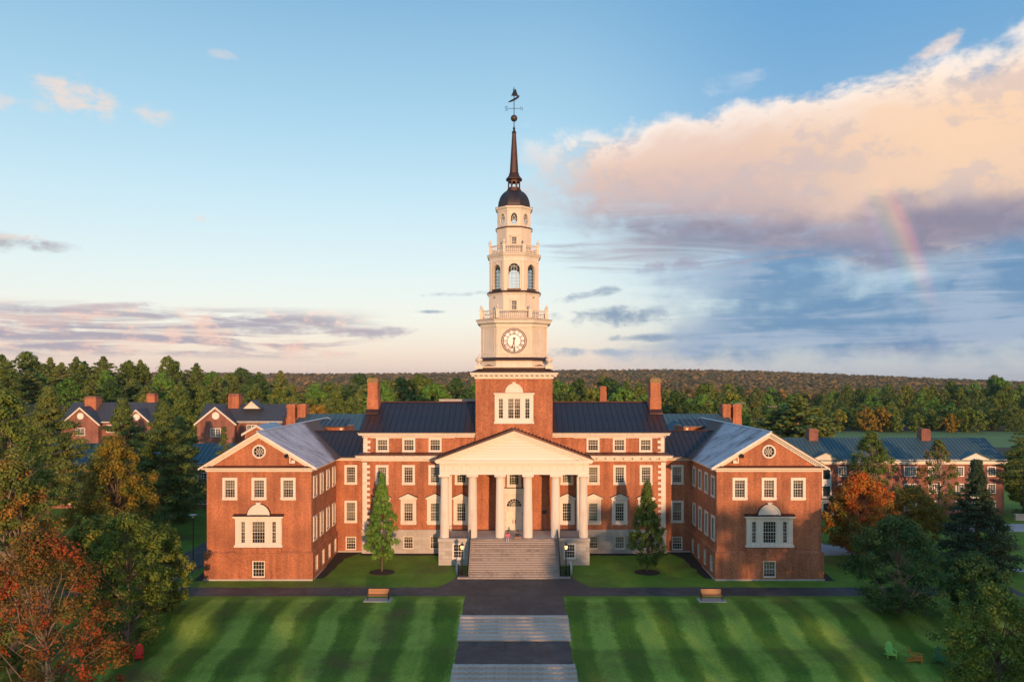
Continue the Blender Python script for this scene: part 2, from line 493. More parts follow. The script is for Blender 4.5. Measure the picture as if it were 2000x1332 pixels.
def lawn_mat():
    m, nt, b = new_mat('lawn')
    t = nt.nodes.new('ShaderNodeTexCoord')
    s = nt.nodes.new('ShaderNodeSeparateXYZ')
    nt.links.new(t.outputs['Object'], s.inputs[0])
    x, y, z = s.outputs
    wob = noise_node(nt, .16, 3)
    edge = noise_node(nt, 2.2, 3, .6)
    xs = mathn(nt, 'ADD', mathn(nt, 'ADD', x, mathn(nt, 'MULTIPLY', wob, 1.6)), mathn(nt, 'MULTIPLY', edge, .9))
    st = mathn(nt, 'SINE', mathn(nt, 'MULTIPLY', xs, 2 * PI / 4.15))
    fade = noise_node(nt, .13, 4, .7)
    st = mathn(nt, 'ADD', mathn(nt, 'MULTIPLY', st, mathn(nt, 'SUBTRACT', mathn(nt, 'MULTIPLY', fade, 4.0), .9)), .5, True)
    ys = mathn(nt, 'ADD', y, mathn(nt, 'MULTIPLY', wob, 2.0))
    s2 = mathn(nt, 'SINE', mathn(nt, 'MULTIPLY', ys, 2 * PI / 9.6))
    s2 = mathn(nt, 'ADD', mathn(nt, 'MULTIPLY', s2, 1.6), .5, True)
    inlawn = nt.nodes.new('ShaderNodeMapRange')
    nt.links.new(y, inlawn.inputs[0])
    inlawn.inputs[1].default_value = 77.4; inlawn.inputs[2].default_value = 76.0
    inlawn.inputs[3].default_value = 0; inlawn.inputs[4].default_value = 1
    n5 = noise_node(nt, 1.0, 4, .7, stretch=(2.6, .22, 1))
    f = mathn(nt, 'ADD', mathn(nt, 'ADD', mathn(nt, 'MULTIPLY', st, .66), mathn(nt, 'MULTIPLY', s2, .26)), mathn(nt, 'MULTIPLY', mathn(nt, 'SUBTRACT', n5, .5), .55))
    n2 = noise_node(nt, 5.0, 5, .7)
    n3 = noise_node(nt, .5, 5, .65)
    n4 = noise_node(nt, 13.0, 6, .8)
    f = mathn(nt, 'ADD', f, mathn(nt, 'MULTIPLY', mathn(nt, 'SUBTRACT', n3, .5), .7))
    f = mathn(nt, 'ADD', mathn(nt, 'MULTIPLY', inlawn.outputs[0], f), mathn(nt, 'MULTIPLY', mathn(nt, 'SUBTRACT', 1.0, inlawn.outputs[0]), mathn(nt, 'MULTIPLY', n3, .8)))
    f = mathn(nt, 'ADD', f, mathn(nt, 'MULTIPLY', mathn(nt, 'SUBTRACT', n2, .5), .55))
    col = ramp(nt, f, [(.0, (.072, .145, .016)), (.42, (.130, .240, .026)), (.92, (.270, .400, .066))])
    dry = noise_node(nt, .14, 4, .6)
    dm = ramp(nt, mathn(nt, 'ADD', mathn(nt, 'MULTIPLY', dry, .75), mathn(nt, 'MULTIPLY', n2, .25)), [(.52, (0, 0, 0)), (.66, (.8, .8, .8))])
    col = mixc(nt, dm, col, (.125, .095, .038))
    col = mixc(nt, 1.0, col, ramp(nt, n4, [(.30, (.36, .38, .34)), (.70, (1.66, 1.62, 1.55))]), 'MULTIPLY')
    nt.links.new(col, b.inputs['Base Color'])
    b.inputs['Roughness'].default_value = .85
    b.inputs['Specular IOR Level'].default_value = .2
    h = mathn(nt, 'ADD', n4, n2)
    bump(nt, b, h, .55, .06)
    return m
M['lawn'] = lawn_mat()
M['forest_floor'] = simple('forest_floor', (.030, .040, .018), .95, .4, .05)
M['field_grass'] = simple('field_grass', (.10, .20, .055), .9, .25, .06, fine=1.0)

def leaf_mat(name, stops, trans=.22):
    m, nt, b = new_mat(name)
    at = nt.nodes.new('ShaderNodeAttribute')
    at.attribute_name = 'tint'
    oi = nt.nodes.new('ShaderNodeObjectInfo')
    f = mathn(nt, 'ADD', at.outputs['Fac'], mathn(nt, 'MULTIPLY', mathn(nt, 'SUBTRACT', oi.outputs['Random'], .5), .35), True)
    col = ramp(nt, f, stops)
    nt.links.new(col, b.inputs['Base Color'])
    b.inputs['Roughness'].default_value = .65
    b.inputs['Specular IOR Level'].default_value = .22
    tl = nt.nodes.new('ShaderNodeBsdfTranslucent')
    nt.links.new(col, tl.inputs[0])
    mx = nt.nodes.new('ShaderNodeMixShader')
    mx.inputs[0].default_value = trans
    out = nt.nodes['Material Output']
    nt.links.new(b.outputs[0], mx.inputs[1])
    nt.links.new(tl.outputs[0], mx.inputs[2])
    nt.links.new(mx.outputs[0], out.inputs[0])
    return m
M['leaf_green'] = leaf_mat('green_leaves', [(.0, (0.076, 0.133, 0.023)), (.5, (0.148, 0.219, 0.036)), (.85, (0.244, 0.278, 0.045)), (1, (0.397, 0.260, 0.052))])
M['leaf_mid'] = leaf_mat('mid_green_leaves', [(.0, (0.072, 0.129, 0.027)), (.5, (0.134, 0.206, 0.040)), (1, (0.220, 0.278, 0.057))])
M['leaf_bright'] = leaf_mat('fresh_green_leaves', [(.0, (0.080, 0.198, 0.032)), (.5, (0.141, 0.304, 0.046)), (1, (0.214, 0.330, 0.077))])
M['leaf_dark'] = leaf_mat('dark_green_leaves', [(.0, (0.035, 0.084, 0.025)), (.55, (0.063, 0.134, 0.037)), (.85, (0.097, 0.168, 0.046)), (1, (0.132, 0.180, 0.046))])
M['leaf_gold'] = leaf_mat('golden_olive_leaves', [(.0, (0.125, 0.163, 0.025)), (.5, (0.286, 0.194, 0.028)), (1, (0.341, 0.209, 0.034))])
M['leaf_red'] = leaf_mat('autumn_red_leaves', [(.0, (0.081, 0.094, 0.020)), (.30, (0.147, 0.119, 0.025)), (.52, (0.251, 0.106, 0.028)), (.74, (0.300, 0.075, 0.025)), (.92, (0.460, 0.060, 0.022)), (1, (0.500, 0.170, 0.030))])
M['leaf_orange'] = leaf_mat('autumn_orange_leaves', [(.0, (.070, .115, .024)), (.45, (.15, .16, .030)), (.66, (.36, .20, .030)), (.88, (.56, .17, .025)), (1, (.52, .09, .03))])
M['leaf_mixed'] = leaf_mat('turning_leaves', [(.0, (0.082, 0.133, 0.029)), (.5, (0.155, 0.201, 0.040)), (.8, (0.351, 0.196, 0.036)), (1, (0.397, 0.149, 0.042))])
M['needle'] = leaf_mat('pine_needles', [(.0, (0.061, 0.113, 0.033)), (.55, (0.131, 0.190, 0.045)), (1, (0.244, 0.255, 0.059))], .12)
M['needle_blue'] = leaf_mat('spruce_needles', [(.0, (.022, .046, .022)), (.6, (.042, .078, .036)), (1, (.075, .112, .056))], .08)
M['leaf_far'] = leaf_mat('far_wood', [(.0, (0.083, 0.090, 0.028)), (.4, (0.189, 0.140, 0.034)), (.75, (0.360, 0.210, 0.055)), (1, (0.460, 0.240, 0.055))])

# ------------------------------------------------------------------ mesh helpers
class MB:
    def __init__(s):
        s.v = []; s.f = []
    def pts(s, ps):
        i = len(s.v); s.v.extend([tuple(p) for p in ps]); return list(range(i, i + len(ps)))
    def face(s, ps):
        s.f.append(s.pts(ps)); return s
    def box(s, x0, x1, y0, y1, z0, z1):
        i = len(s.v)
        s.v += [(x0, y0, z0), (x1, y0, z0), (x1, y1, z0), (x0, y1, z0), (x0, y0, z1), (x1, y0, z1), (x1, y1, z1), (x0, y1, z1)]
        s.f += [[i + a for a in q] for q in ((0, 3, 2, 1), (4, 5, 6, 7), (0, 1, 5, 4), (1, 2, 6, 5), (2, 3, 7, 6), (3, 0, 4, 7))]
        return s
    def hexa(s, p):                          # eight corners, bottom ring then top ring
        i = len(s.v); s.v += [tuple(q) for q in p]
        s.f += [[i + a for a in q] for q in ((0, 3, 2, 1), (4, 5, 6, 7), (0, 1, 5, 4), (1, 2, 6, 5), (2, 3, 7, 6), (3, 0, 4, 7))]
        return s
    def loft(s, rings, cap0=True, cap1=True, closed=True):
        ids = [s.pts(r) for r in rings]
        n = len(rings[0])
        for a, b in zip(ids, ids[1:]):
            for k in range(n if closed else n - 1):
                s.f.append([a[k], a[(k + 1) % n], b[(k + 1) % n], b[k]])
        if cap0: s.f.append(ids[0][::-1])
        if cap1: s.f.append(ids[-1])
        return s
    def lathe(s, prof, n=16, cx=0, cy=0, rmod=None):
        rings = []
        for r, z in prof:
            rings.append([(cx + r * (rmod(k) if rmod else 1) * math.cos(2 * PI * k / n), cy + r * (rmod(k) if rmod else 1) * math.sin(2 * PI * k / n), z) for k in range(n)])
        return s.loft(rings)
    def prism_y(s, poly, y0, y1):            # polygon in x,z pushed along y
        return s.loft([[(x, y0, z) for x, z in poly], [(x, y1, z) for x, z in poly]])
    def prism_x(s, poly, x0, x1):            # polygon in y,z pushed along x
        return s.loft([[(x0, y, z) for y, z in poly], [(x1, y, z) for y, z in poly]])
    def tube(s, path, radii, n=6):
        path = [Vector(p) for p in path]
        rings = []
        for i, p in enumerate(path):
            d = (path[min(i + 1, len(path) - 1)] - path[max(i - 1, 0)]).normalized()
            a = d.cross(Vector((0, 0, 1)) if abs(d.z) < .95 else Vector((1, 0, 0))).normalized()
            b = d.cross(a)
            r = radii[i] if hasattr(radii, '__len__') else radii
            rings.append([p + a * r * math.cos(2 * PI * k / n) + b * r * math.sin(2 * PI * k / n) for k in range(n)])
        return s.loft(rings)
    def mesh(s, name, mat, smooth=False):
        me = bpy.data.meshes.new(name)
        me.from_pydata(s.v, [], s.f)
        me.materials.append(M[mat] if isinstance(mat, str) else mat)
        if smooth:
            for p in me.polygons: p.use_smooth = True
        me.update()
        return me
    def build(s, name, mat, parent=None, smooth=False, **kw):
        return obj(name, s.mesh(name, mat, smooth), parent, **kw)

def obj(name, me, parent=None, loc=None, rotz=None, rot=None, scale=None):
    o = bpy.data.objects.new(name, me)
    COL.objects.link(o)
    if parent is not None: o.parent = parent
    if loc is not None: o.location = loc
    if rotz is not None: o.rotation_euler = (0, 0, rotz)
    if rot is not None: o.rotation_euler = rot
    if scale is not None: o.scale = (scale,) * 3 if not hasattr(scale, '__len__') else scale
    return o

def tag(o, label=None, cat=None, group=None, kind=None):
    if label: o['label'] = label
    if cat: o['category'] = cat
    if group: o['group'] = group
    if kind: o['kind'] = kind
    return o

def thing(name, label, cat, loc=(0, 0, 0), rotz=0.0, group=None):
    o = bpy.data.objects.new(name, None)
    COL.objects.link(o)
    o.location = loc
    o.rotation_euler = (0, 0, rotz)
    o.empty_display_size = .3
    return tag(o, label, cat, group)

def copy_tree(o, parent=None):
    c = o.copy(); COL.objects.link(c); c.parent = parent
    for ch in list(o.children): copy_tree(ch, c)
    return c

def lerp(a, b, t): return a + (b - a) * t
def sm(x, a, b):
    t = min(1, max(0, (x - a) / (b - a))); return t * t * (3 - 2 * t)

# ------------------------------------------------------------------ ground
PROF = [(-600, -7.5), (30, -7.2), (46, -5.6), (57.4, -3.2), (62.9, -1.66), (68.0, -1.52), (71.7, -.36), (77.6, -.22), (80.6, -.12), (83, 0), (88, .12), (94, .42), (118, .35), (150, 0), (9000, 0)]
def prof(y):
    for (a, za), (b, zb) in zip(PROF, PROF[1:]):
        if y <= b: return lerp(za, zb, max(0, (y - a) / (b - a)))
    return PROF[-1][1]
def gz(x, y):
    z = prof(y)
    # wooded rise on the left
    z += 14.5 * sm(y, 150, 235) * sm(-x, 58, 150) * (1 - sm(y, 320, 450))
    # far ridges
    far = sm(y, 1200, 3000)
    ridge = 33 + 8 * math.sin(x / 900 + 1.2) + 6 * math.sin(x / 340) - 34 * sm(x, 700, 2200)
    z += far * ridge - 12 * sm(y, 420, 900) * (1 - far)
    return z

def axis(segs):
    out = []
    for a, b, step in segs:
        n = max(1, int(round((b - a) / step)))
        out += [a + (b - a) * k / n for k in range(n)]
    return out + [segs[-1][1]]
gx = axis([(-7000, -1000, 600), (-1000, -240, 95), (-240, -80, 16), (-80, 80, 4), (80, 240, 16), (240, 1000, 95), (1000, 7000, 600)])
gy = sorted(set(axis([(-600, 20, 62), (20, 60, 4), (60, 120, 3), (120, 330, 15), (330, 1200, 80), (1200, 3200, 100), (3200, 9000, 800)]) + [p for p, _ in PROF if 30 <= p <= 118]))
b = MB()
b.v = [(x, y, gz(x, y)) for y in gy for x in gx]
W = len(gx)
near = MB(); near.v = b.v; farm = MB(); farm.v = b.v
for j in range(len(gy) - 1):
    for i in range(W - 1):
        q = [j * W + i, j * W + i + 1, (j + 1) * W + i + 1, (j + 1) * W + i]
        b.f.append(q)
gm = b.mesh('ground', 'lawn')
gm.materials.append(M['forest_floor'])
for p in gm.polygons:
    c = p.center
    p.use_smooth = True
    if c.y > 190 or c.y < -30 or abs(c.x) > 130:
        p.material_index = 1
tag(obj('ground', gm), kind='structure')

def strip(name, mat, rows, off=.006, dy=1.0):
    """a sheet laid on the ground: rows of (y, x left, x right)"""
    ys = []
    for (y0, _, _), (y1, _, _) in zip(rows, rows[1:]):
        n = max(1, int(abs(y1 - y0) / dy)); ys += [lerp(y0, y1, k / n) for k in range(n)]
    ys = sorted(set(ys + [rows[-1][0]] + [p for p, _ in PROF if rows[0][0] < p < rows[-1][0]]))
    def at(y):
        for (y0, l0, r0), (y1, l1, r1) in zip(rows, rows[1:]):
            if y <= y1 + 1e-9:
                t = (y - y0) / (y1 - y0); return lerp(l0, l1, t), lerp(r0, r1, t)
    m = MB(); rings = []
    n = max(10, int((rows[0][2] - rows[0][1]) / .7))
    jit = lambda u, ph: .05 * math.sin(u * 3.1 + ph) + .04 * math.sin(u * 7.7 + ph * 2.3) + .03 * math.sin(u * 1.3 + ph * .7)
    for i, y in enumerate(ys):
        l, r = at(y)
        l += jit(y, 1.0) if mat != 'mulch' else 2 * jit(y, 2.0); r += jit(y, 4.0)
        ring = []
        for k in range(n + 1):
            x = lerp(l, r, k / n)
            yy = y + (jit(x, 2.0) if i == 0 else jit(x, 5.0) if i == len(ys) - 1 else 0)
            ring.append((x, yy, gz(x, yy) + off))
        rings.append(ring)
    m.loft(rings, False, False, closed=False)
    return tag(m.build(name, mat), kind='structure')

PLZ = [(77.6, -4.95, 4.95), (78.4, -5.6, 5.6), (79.2, -6.6, 6.6), (80.6, -8.0, 8.0), (81.4, -7.5, 7.5), (82.4, -6.9, 6.9), (83.6, -6.5, 6.5), (84.6, -6.3, 6.3)]
strip('path', 'asphalt', [(77.6, -58, 52), (80.5, -58, 52)], .006)
strip('plaza', 'asphalt', PLZ, .012)
strip('path', 'asphalt', [(71.6, -4.9, 4.9), (77.7, -4.95, 4.95)], .016)
strip('path', 'asphalt', [(62.7, -4.9, 4.9), (68.05, -4.9, 4.9)], .008)
strip('path', 'asphalt', [(80.4, -41.0, -37.0), (86, -40.8, -36.0), (94, -40.2, -35.2), (103, -40.5, -36.5), (128, -43, -39.5)], .010)
strip('path', 'concrete', [(93, 37.5, 46), (96, 35.5, 44), (99, 34.6, 40), (106, 36.5, 40), (116, 42, 45)], .008)
strip('path', 'concrete', [(86.2, 52, 80), (87.4, 52, 80)], .008)
strip('path', 'concrete', [(79.6, 55, 80), (81.0, 55, 80)], .008)
strip('plaza', 'concrete', [(107.5, 62, 95), (113.5, 60, 95)], .008)
strip('field', 'field_grass', [(246, 100, 215), (262, 96, 220), (322, 120, 260)], .05, 12)

# mulch beds along the foundations
for sx in (-1, 1):
    l, r = sorted((sx * 21.75, sx * 20.7))
    strip('mulch_bed', 'mulch', [(83.6, l, r), (91.5, *sorted((sx * 21.75, sx * 20.2))), (94.55, *sorted((sx * 21.75, sx * 18.4)))], .014)
    strip('mulch_bed', 'mulch', [(92.9, *sorted((sx * 8.8, sx * 18.6))), (93.95, *sorted((sx * 8.8, sx * 18.6)))], .016)
    strip('mulch_bed', 'mulch', [(82.6, *sorted((sx * 33.4, sx * 34.6))), (95, *sorted((sx * 33.4, sx * 34.9)))], .014)

# ------------------------------------------------------------------ the library
lib = thing('library_building', 'red brick library with white columned portico, long wings and tall white clock tower', 'building', (0, 94, 0))
lib.location = (0, 0, 0)

def wall(parent, mat, ox, oy, ux, uy, length, z0, z1, holes=(), depth=.35, name='wall'):
    """wall sheet with real openings and reveals; outward is (uy,-ux)"""
    nx, ny = uy, -ux
    us = sorted({0.0, length} | {h[0] for h in holes} | {h[1] for h in holes})
    zs = sorted({z0, z1} | {h[2] for h in holes} | {h[3] for h in holes})
    m = MB()
    P = lambda u, z, d=0.0: (ox + ux * u - nx * d, oy + uy * u - ny * d, z)
    for ua, ub in zip(us, us[1:]):
        for za, zb in zip(zs, zs[1:]):
            cu, cz = (ua + ub) / 2, (za + zb) / 2
            if any(h[0] < cu < h[1] and h[2] < cz < h[3] for h in holes): continue
            m.face([P(ua, za), P(ub, za), P(ub, zb), P(ua, zb)])
    for a, bb, c, d in holes:
        m.face([P(a, c), P(a, c, depth), P(a, d, depth), P(a, d)])
        m.face([P(bb, c), P(bb, d), P(bb, d, depth), P(bb, c, depth)])
        m.face([P(a, d), P(a, d, depth), P(bb, d, depth), P(bb, d)])
        m.face([P(a, c), P(bb, c), P(bb, c, depth), P(a, c, depth)])
    return m.build(name, mat, parent)

WIN = {}
def window_meshes(kind, w, h, t, cols, rows, fm):
    key = (kind, round(w, 3), round(h, 3), t, cols, rows, fm)
    if key in WIN: return WIN[key]
    f = MB()
    x0, x1 = -w / 2, w / 2
    if kind == 'thin':
        f.box(x0, x0 + t, .05, .16, 0, h).box(x1 - t, x1, .05, .16, 0, h).box(x0 + t, x1 - t, .05, .16, h - t, h).box(x0 + t, x1 - t, .04, .16, 0, t)
    else:
        f.box(x0, x0 + t, -.06, .10, t, h - t).box(x1 - t, x1, -.06, .10, t, h - t)
        f.box(x0, x1, -.07, .10, h - t, h).box(x0 - .04, x1 + .04, -.10, .10, t * .45, t).box(x0, x1, -.06, .10, 0, t * .45)
        if t > .2:
            i = .09
            f.box(x0 + .03, x0 + i, -.085, -.06, t, h - t).box(x1 - i, x1 - .03, -.085, -.06, t, h - t)
    s = MB(); g = .045; tz = t
    a0, a1, b0, b1 = x0 + t, x1 - t, tz, h - t
    s.box(a0, a0 + g, .09, .15, b0, b1).box(a1 - g, a1, .09, .15, b0, b1).box(a0 + g, a1 - g, .09, .15, b1 - g, b1).box(a0 + g, a1 - g, .09, .15, b0, b0 + g * 1.5)
    mid = (b0 + b1) / 2
    s.box(a0 + g, a1 - g, .08, .15, mid - .035, mid + .035)
    mt = .030
    for k in range(1, cols):
        x = lerp(a0, a1, k / cols)
        s.box(x - mt / 2, x + mt / 2, .10, .14, b0 + g * 1.5, mid - .035).box(x - mt / 2, x + mt / 2, .10, .14, mid + .035, b1 - g)
    for k in range(1, rows):
        z = lerp(b0, b1, k / rows)
        if abs(z - mid) > .08: s.box(a0 + g, a1 - g, .102, .138, z - mt / 2, z + mt / 2)
    p = MB().face([(a0, .125, b0), (a1, .125, b0), (a1, .125, b1), (a0, .125, b1)])
    WIN[key] = (f.mesh('window', fm), s.mesh('sash', fm), p.mesh('pane', 'glass'), (a0, a1, b0, b1))
    return WIN[key]

BL = {}
def put_window(parent, x, y, rotz, zb, w, h, t=.26, kind='plain', cols=4, rows=6, fm='trim', blind=None):
    f, s, p, (a0, a1, b0, b1) = window_meshes(kind, w, h, t, cols, rows, fm)
    o = obj('window', f, parent, (x, y, zb), rotz)
    obj('sash', s, o); obj('pane', p, o)
    if blind is None:
        blind = random.choice([0, .25, .42, .5, .5, .5, .5, .68, .84, 1.0])
    if blind > 0:
        key = (round(a0, 2), round(b0, 2), round(b1, 2), blind)
        if key not in BL:
            zb0 = lerp(b1, b0, blind)
            BL[key] = MB().box(a0, a1, .19, .20, zb0, b1).mesh('blind', 'blind')
        obj('blind', BL[key], o)
    return o

def wall_windows(parent, mat, ox, oy, ux, uy, length, z0, z1, wins, depth=.35):
    """wins: (u centre, z bottom, width, height, trim, kind, cols, rows[, blind])"""
    holes = []
    rot = math.atan2(-ux, uy) + PI / 2
    for wn in wins:
        u, zb, w, h, t, kind, c, r = wn[:8]
        if kind == 'thin': holes.append((u - w / 2, u + w / 2, zb, zb + h))
        else: holes.append((u - w / 2 + t, u + w / 2 - t, zb + t, zb + h - t))
        put_window(parent, ox + ux * u, oy + uy * u, rot, zb, w, h, t, kind, c, r, blind=wn[8] if len(wn) > 8 else None)
    return wall(parent, mat, ox, oy, ux, uy, length, z0, z1, holes, depth)

def moulding(parent, name, mat, prof_pts, x0, x1, miter=(0, 0)):
    """horizontal moulding along x; profile in (y,z), ends optionally splayed"""
    m = MB()
    m.loft([[(x0 - (miter[0] * (prof_pts[0][0] - y)), y, z) for y, z in prof_pts], [(x1 + (miter[1] * (prof_pts[0][0] - y)), y, z) for y, z in prof_pts]])
    return m.build(name, mat, parent)

# --- wings -----------------------------------------------------------------
YW, YC, YM = 83.0, 94.6, 94.0
WXI, WXO = 21.9, 33.2
WC = (WXI + WXO) / 2
EAVE, WRIDGE = 12.15, 15.95
RAKE = (WRIDGE - EAVE) / (WC - WXI + .6)
YEND = 117.0
PEDX = None
def wing(sx):
    X = lambda x: sx * x
    L, Rr = sorted((X(WXI), X(WXO)))
    cx = X(WC)
    # front wall
    wins = []
    for d in (-3.15, 0, 3.15):
        wins.append((cx + d - L, 8.62, 1.60, 2.43, .27, 'plain', 4, 6))
    wall_windows(lib, 'brick', L, YW, 1, 0, Rr - L, 2.95, 11.72, [w for w in wins])
    PB = .22
    wall_windows(lib, 'brick', L - PB, YW - PB, 1, 0, Rr - L + 2 * PB, -.9, 2.95, [(cx - L + PB, .30, 1.40, 1.82, .09, 'thin', 4, 4)])
    # brick ledge, sloped back to the wall above
    led = MB()
    for a, bb in (((L - PB, YW - PB), (Rr + PB, YW - PB)),):
        led.face([(L - PB, YW - PB, 2.95), (Rr + PB, YW - PB, 2.95), (Rr, YW, 3.12), (L, YW, 3.12)])
    led.face([(L - PB, YC, 2.95), (L - PB, YW - PB, 2.95), (L, YW, 3.12), (L, YC, 3.12)])
    led.face([(Rr + PB, YW - PB, 2.95), (Rr + PB, YC, 2.95), (Rr, YC, 3.12), (Rr, YW, 3.12)])
    led.build('ledge', 'brick', lib)
    # apron panel of brick under the three-part window
    MB().box(cx - 2.45, cx + 2.45, YW - PB - .05, YW - PB + .02, 2.14, 2.95).box(cx - 2.45, cx - .72, YW - PB - .05, YW - PB + .02, .1, 2.14).box(cx + .72, cx + 2.45, YW - PB - .05, YW - PB + .02, .1, 2.14).build('apron_panel', 'brick', lib)
    MB().box(cx - 2.5, cx + 2.5, YW - PB - .06, YW + .01, 2.98, 3.52).build('apron_panel', 'brick', lib)
    # stone plinth under the wing
    MB().box(L - PB - .07, Rr + PB + .07, YW - PB - .07, YW - PB - .003, -.9, .16).build('plinth', 'granite', lib)
    # inner side wall with its windows, outer side wall
    ys = [84.45, 87.35, 90.28, 93.2]
    wi = [(y - YW, 8.70, 1.50, 2.42, .25, 'plain', 4, 6) for y in ys] + [(y - YW, 3.95, 1.50, 2.78, .25, 'plain', 4, 6) for y in ys]
    bi = [(y - YW + PB, .62, 1.22, 1.75, .09, 'thin', 4, 4) for y in ys]
    if sx < 0:
        wall_windows(lib, 'brick', -WXI, YW, 0, 1, YC - YW, 2.95, 11.72, wi)
        wall_windows(lib, 'brick', -WXI + PB, YW - PB, 0, 1, YC - YW + PB, -.9, 2.95, bi)
        wall(lib, 'brick', -WXO, YEND, 0, -1, YEND - YW, -.9, 11.72)
        wall(lib, 'brick', -WXO - PB, YEND, 0, -1, YEND - YW + PB, -.9, 2.95)
    else:
        flip = lambda l, o: [(o - u,) + r for u, *r_ in l for r in [tuple(r_)]]
        wall_windows(lib, 'brick', WXI, YC, 0, -1, YC - YW, 2.95, 11.72, flip(wi, YC - YW))
        wall_windows(lib, 'brick', WXI - PB, YC, 0, -1, YC - YW + PB, -.9, 2.95, flip(bi, YC - YW + PB))
        wall(lib, 'brick', WXO, YW, 0, 1, YEND - YW, -.9, 11.72)
        wall(lib, 'brick', WXO + PB, YW - PB, 0, 1, YEND - YW + PB, -.9, 2.95)
    ex = X(WXI - PB - .07), X(WXI - PB - .003)
    MB().box(min(ex), max(ex), YW - PB - .07, YC, -.9, .16).build('plinth', 'granite', lib)
    # gable wall with a round opening, oculus window
    gz1 = WRIDGE - .30
    n = 40
    m = MB()
    cz, rr = 13.86, .62
    tri = [(L, 11.72), (Rr, 11.72), (Rr, 12.0), (cx, gz1), (L, 12.0)]
    holed(m, tri, [(cx + rr * math.cos(2 * PI * k / n), cz + rr * math.sin(2 * PI * k / n)) for k in range(n)], (cx, cz), YW, YW + .3)
    m.build('gable_wall', 'brick', lib)
    oculus(cx, YW, cz)
    # cornice across the front and its copper ledge
    moulding(lib, 'cornice', 'trim', [(YW, 11.70), (YW - .10, 11.70), (YW - .12, 11.86), (YW - .34, 11.94), (YW - .36, 12.02), (YW - .62, 12.06), (YW - .66, 12.16), (YW, 12.16)], L, Rr, (1, 1))
    moulding(lib, 'copper_ledge', 'copper_ledge', [(YW - .67, 12.165), (YW - .02, 12.36), (YW - .02, 12.165)], L - .55, Rr + .55)
    dent = MB().box(-.055, .055, -.16, .0, 0, .11).mesh('dentil', 'trim')
    dm = MB()
    k = 0
    x = L - .05
    while x < Rr + .05:
        dm.box(x, x + .11, YW - .24, YW - .11, 11.80, 11.905); x += .23
    tag(dm.build('dentils', 'trim', lib), kind='stuff')
    # eaves cornice along the sides
    for s2, xe, ye in ((-1, L, YEND if sx < 0 else YC - .3), (1, Rr, YC - .3 if sx < 0 else YEND)):
        pr = [(0, 11.70), (.10, 11.70), (.12, 11.86), (.34, 11.94), (.36, 12.02), (.62, 12.06), (.66, 12.16), (0, 12.16)]
        MB().loft([[(xe + s2 * d, YW - (d if d else 0), z) for d, z in pr], [(xe + s2 * d, ye, z) for d, z in pr]]).build('cornice', 'trim', lib)
    # raking cornices
    for s2 in (-1, 1):
        xe = cx + s2 * (WC - WXI + .70)
        top = lambda x: WRIDGE + .02 - abs(x - cx) * RAKE
        ring = lambda x, y, a, c: [(x, y, top(x) - c), (x, y, top(x) - a)]
        for (ya, yb, a, c) in ((YW - .68, YW - .02, .0, .20), (YW - .40, YW - .02, .20, .36), (YW - .14, YW - .02, .36, .62)):
            x1 = cx + s2 * (WC - WXI + (.70 if a == 0 else .42 if a < .3 else .1))
            MB().hexa([(cx, ya, top(cx) - c), (x1, ya, top(x1) - c), (x1, yb, top(x1) - c), (cx, yb, top(cx) - c),
                       (cx, ya, top(cx) - a), (x1, ya, top(x1) - a), (x1, yb, top(x1) - a), (cx, yb, top(cx) - a)]).build('raking_cornice', 'trim', lib)
        dm = MB()
        for q in range(2, 25):
            x = cx + s2 * q * .235
            z = top(x) - .38
            dm.hexa([(x - .055, YW - .26, z - .12 - s2 * -.055 * RAKE), (x + .055, YW - .26, z - .12 - s2 * .055 * RAKE), (x + .055, YW - .14, z - .12 - s2 * .055 * RAKE), (x - .055, YW - .14, z - .12 - s2 * -.055 * RAKE),
                     (x - .055, YW - .26, z - s2 * -.055 * RAKE), (x + .055, YW - .26, z - s2 * .055 * RAKE), (x + .055, YW - .14, z - s2 * .055 * RAKE), (x - .055, YW - .14, z - s2 * -.055 * RAKE)])
        tag(dm.build('dentils', 'trim', lib), kind='stuff')
    # roof: two slopes of narrow standing seams, hipped at the back
    zt = lambda x: WRIDGE + .10 - abs(x - cx) * RAKE
    for s2 in (-1, 1):
        x1 = cx + s2 * (WC - WXI + .72)
        rf = MB()
        rf.hexa([(cx, YW - .72, zt(cx) - .09), (x1, YW - .72, zt(x1) - .09), (x1, YEND, zt(x1) - .09), (cx, YEND - 4, zt(cx) - .09),
                 (cx, YW - .72, zt(cx)), (x1, YW - .72, zt(x1)), (x1, YEND, zt(x1)), (cx, YEND - 4, zt(cx))])
        inner = (s2 > 0) == (sx < 0)
        r = rf.build('roof', 'roof_frost' if inner else 'roof', lib)
        se = MB()
        y = YW - .45
        while y < YEND - 3.6:
            se.hexa([(cx, y - .035, zt(cx) - .02), (x1, y - .035, zt(x1) - .02), (x1, y + .035, zt(x1) - .02), (cx, y + .035, zt(cx) - .02),
                     (cx, y - .02, zt(cx) + .035), (x1, y - .02, zt(x1) + .035), (x1, y + .02, zt(x1) + .035), (cx, y + .02, zt(cx) + .035)])
            y += .60
        tag(se.build('roof_seams', 'seam_dark', r), kind='stuff')
    hb = MB()
    x0, x1 = cx - (WC - WXI + .72), cx + (WC - WXI + .72)
    hb.face([(x0, YEND, zt(x0)), (cx, YEND - 4, zt(cx)), (x1, YEND, zt(x1))])
    hb.build('roof_hip', 'roof_frost', lib)
    rc = MB().prism_y([(cx - .16, zt(cx) - .02), (cx, zt(cx) + .10), (cx + .16, zt(cx) - .02)], YW - .74, YEND - 3.95)
    for s2 in (-1, 1):
        xx = cx + s2 * (WC - WXI + .72)
        rc.tube([(cx, YEND - 4, zt(cx) + .03), (xx, YEND, zt(xx) + .03)], .08, 4)
    rc.build('ridge_cap', 'frost_ridge', lib)
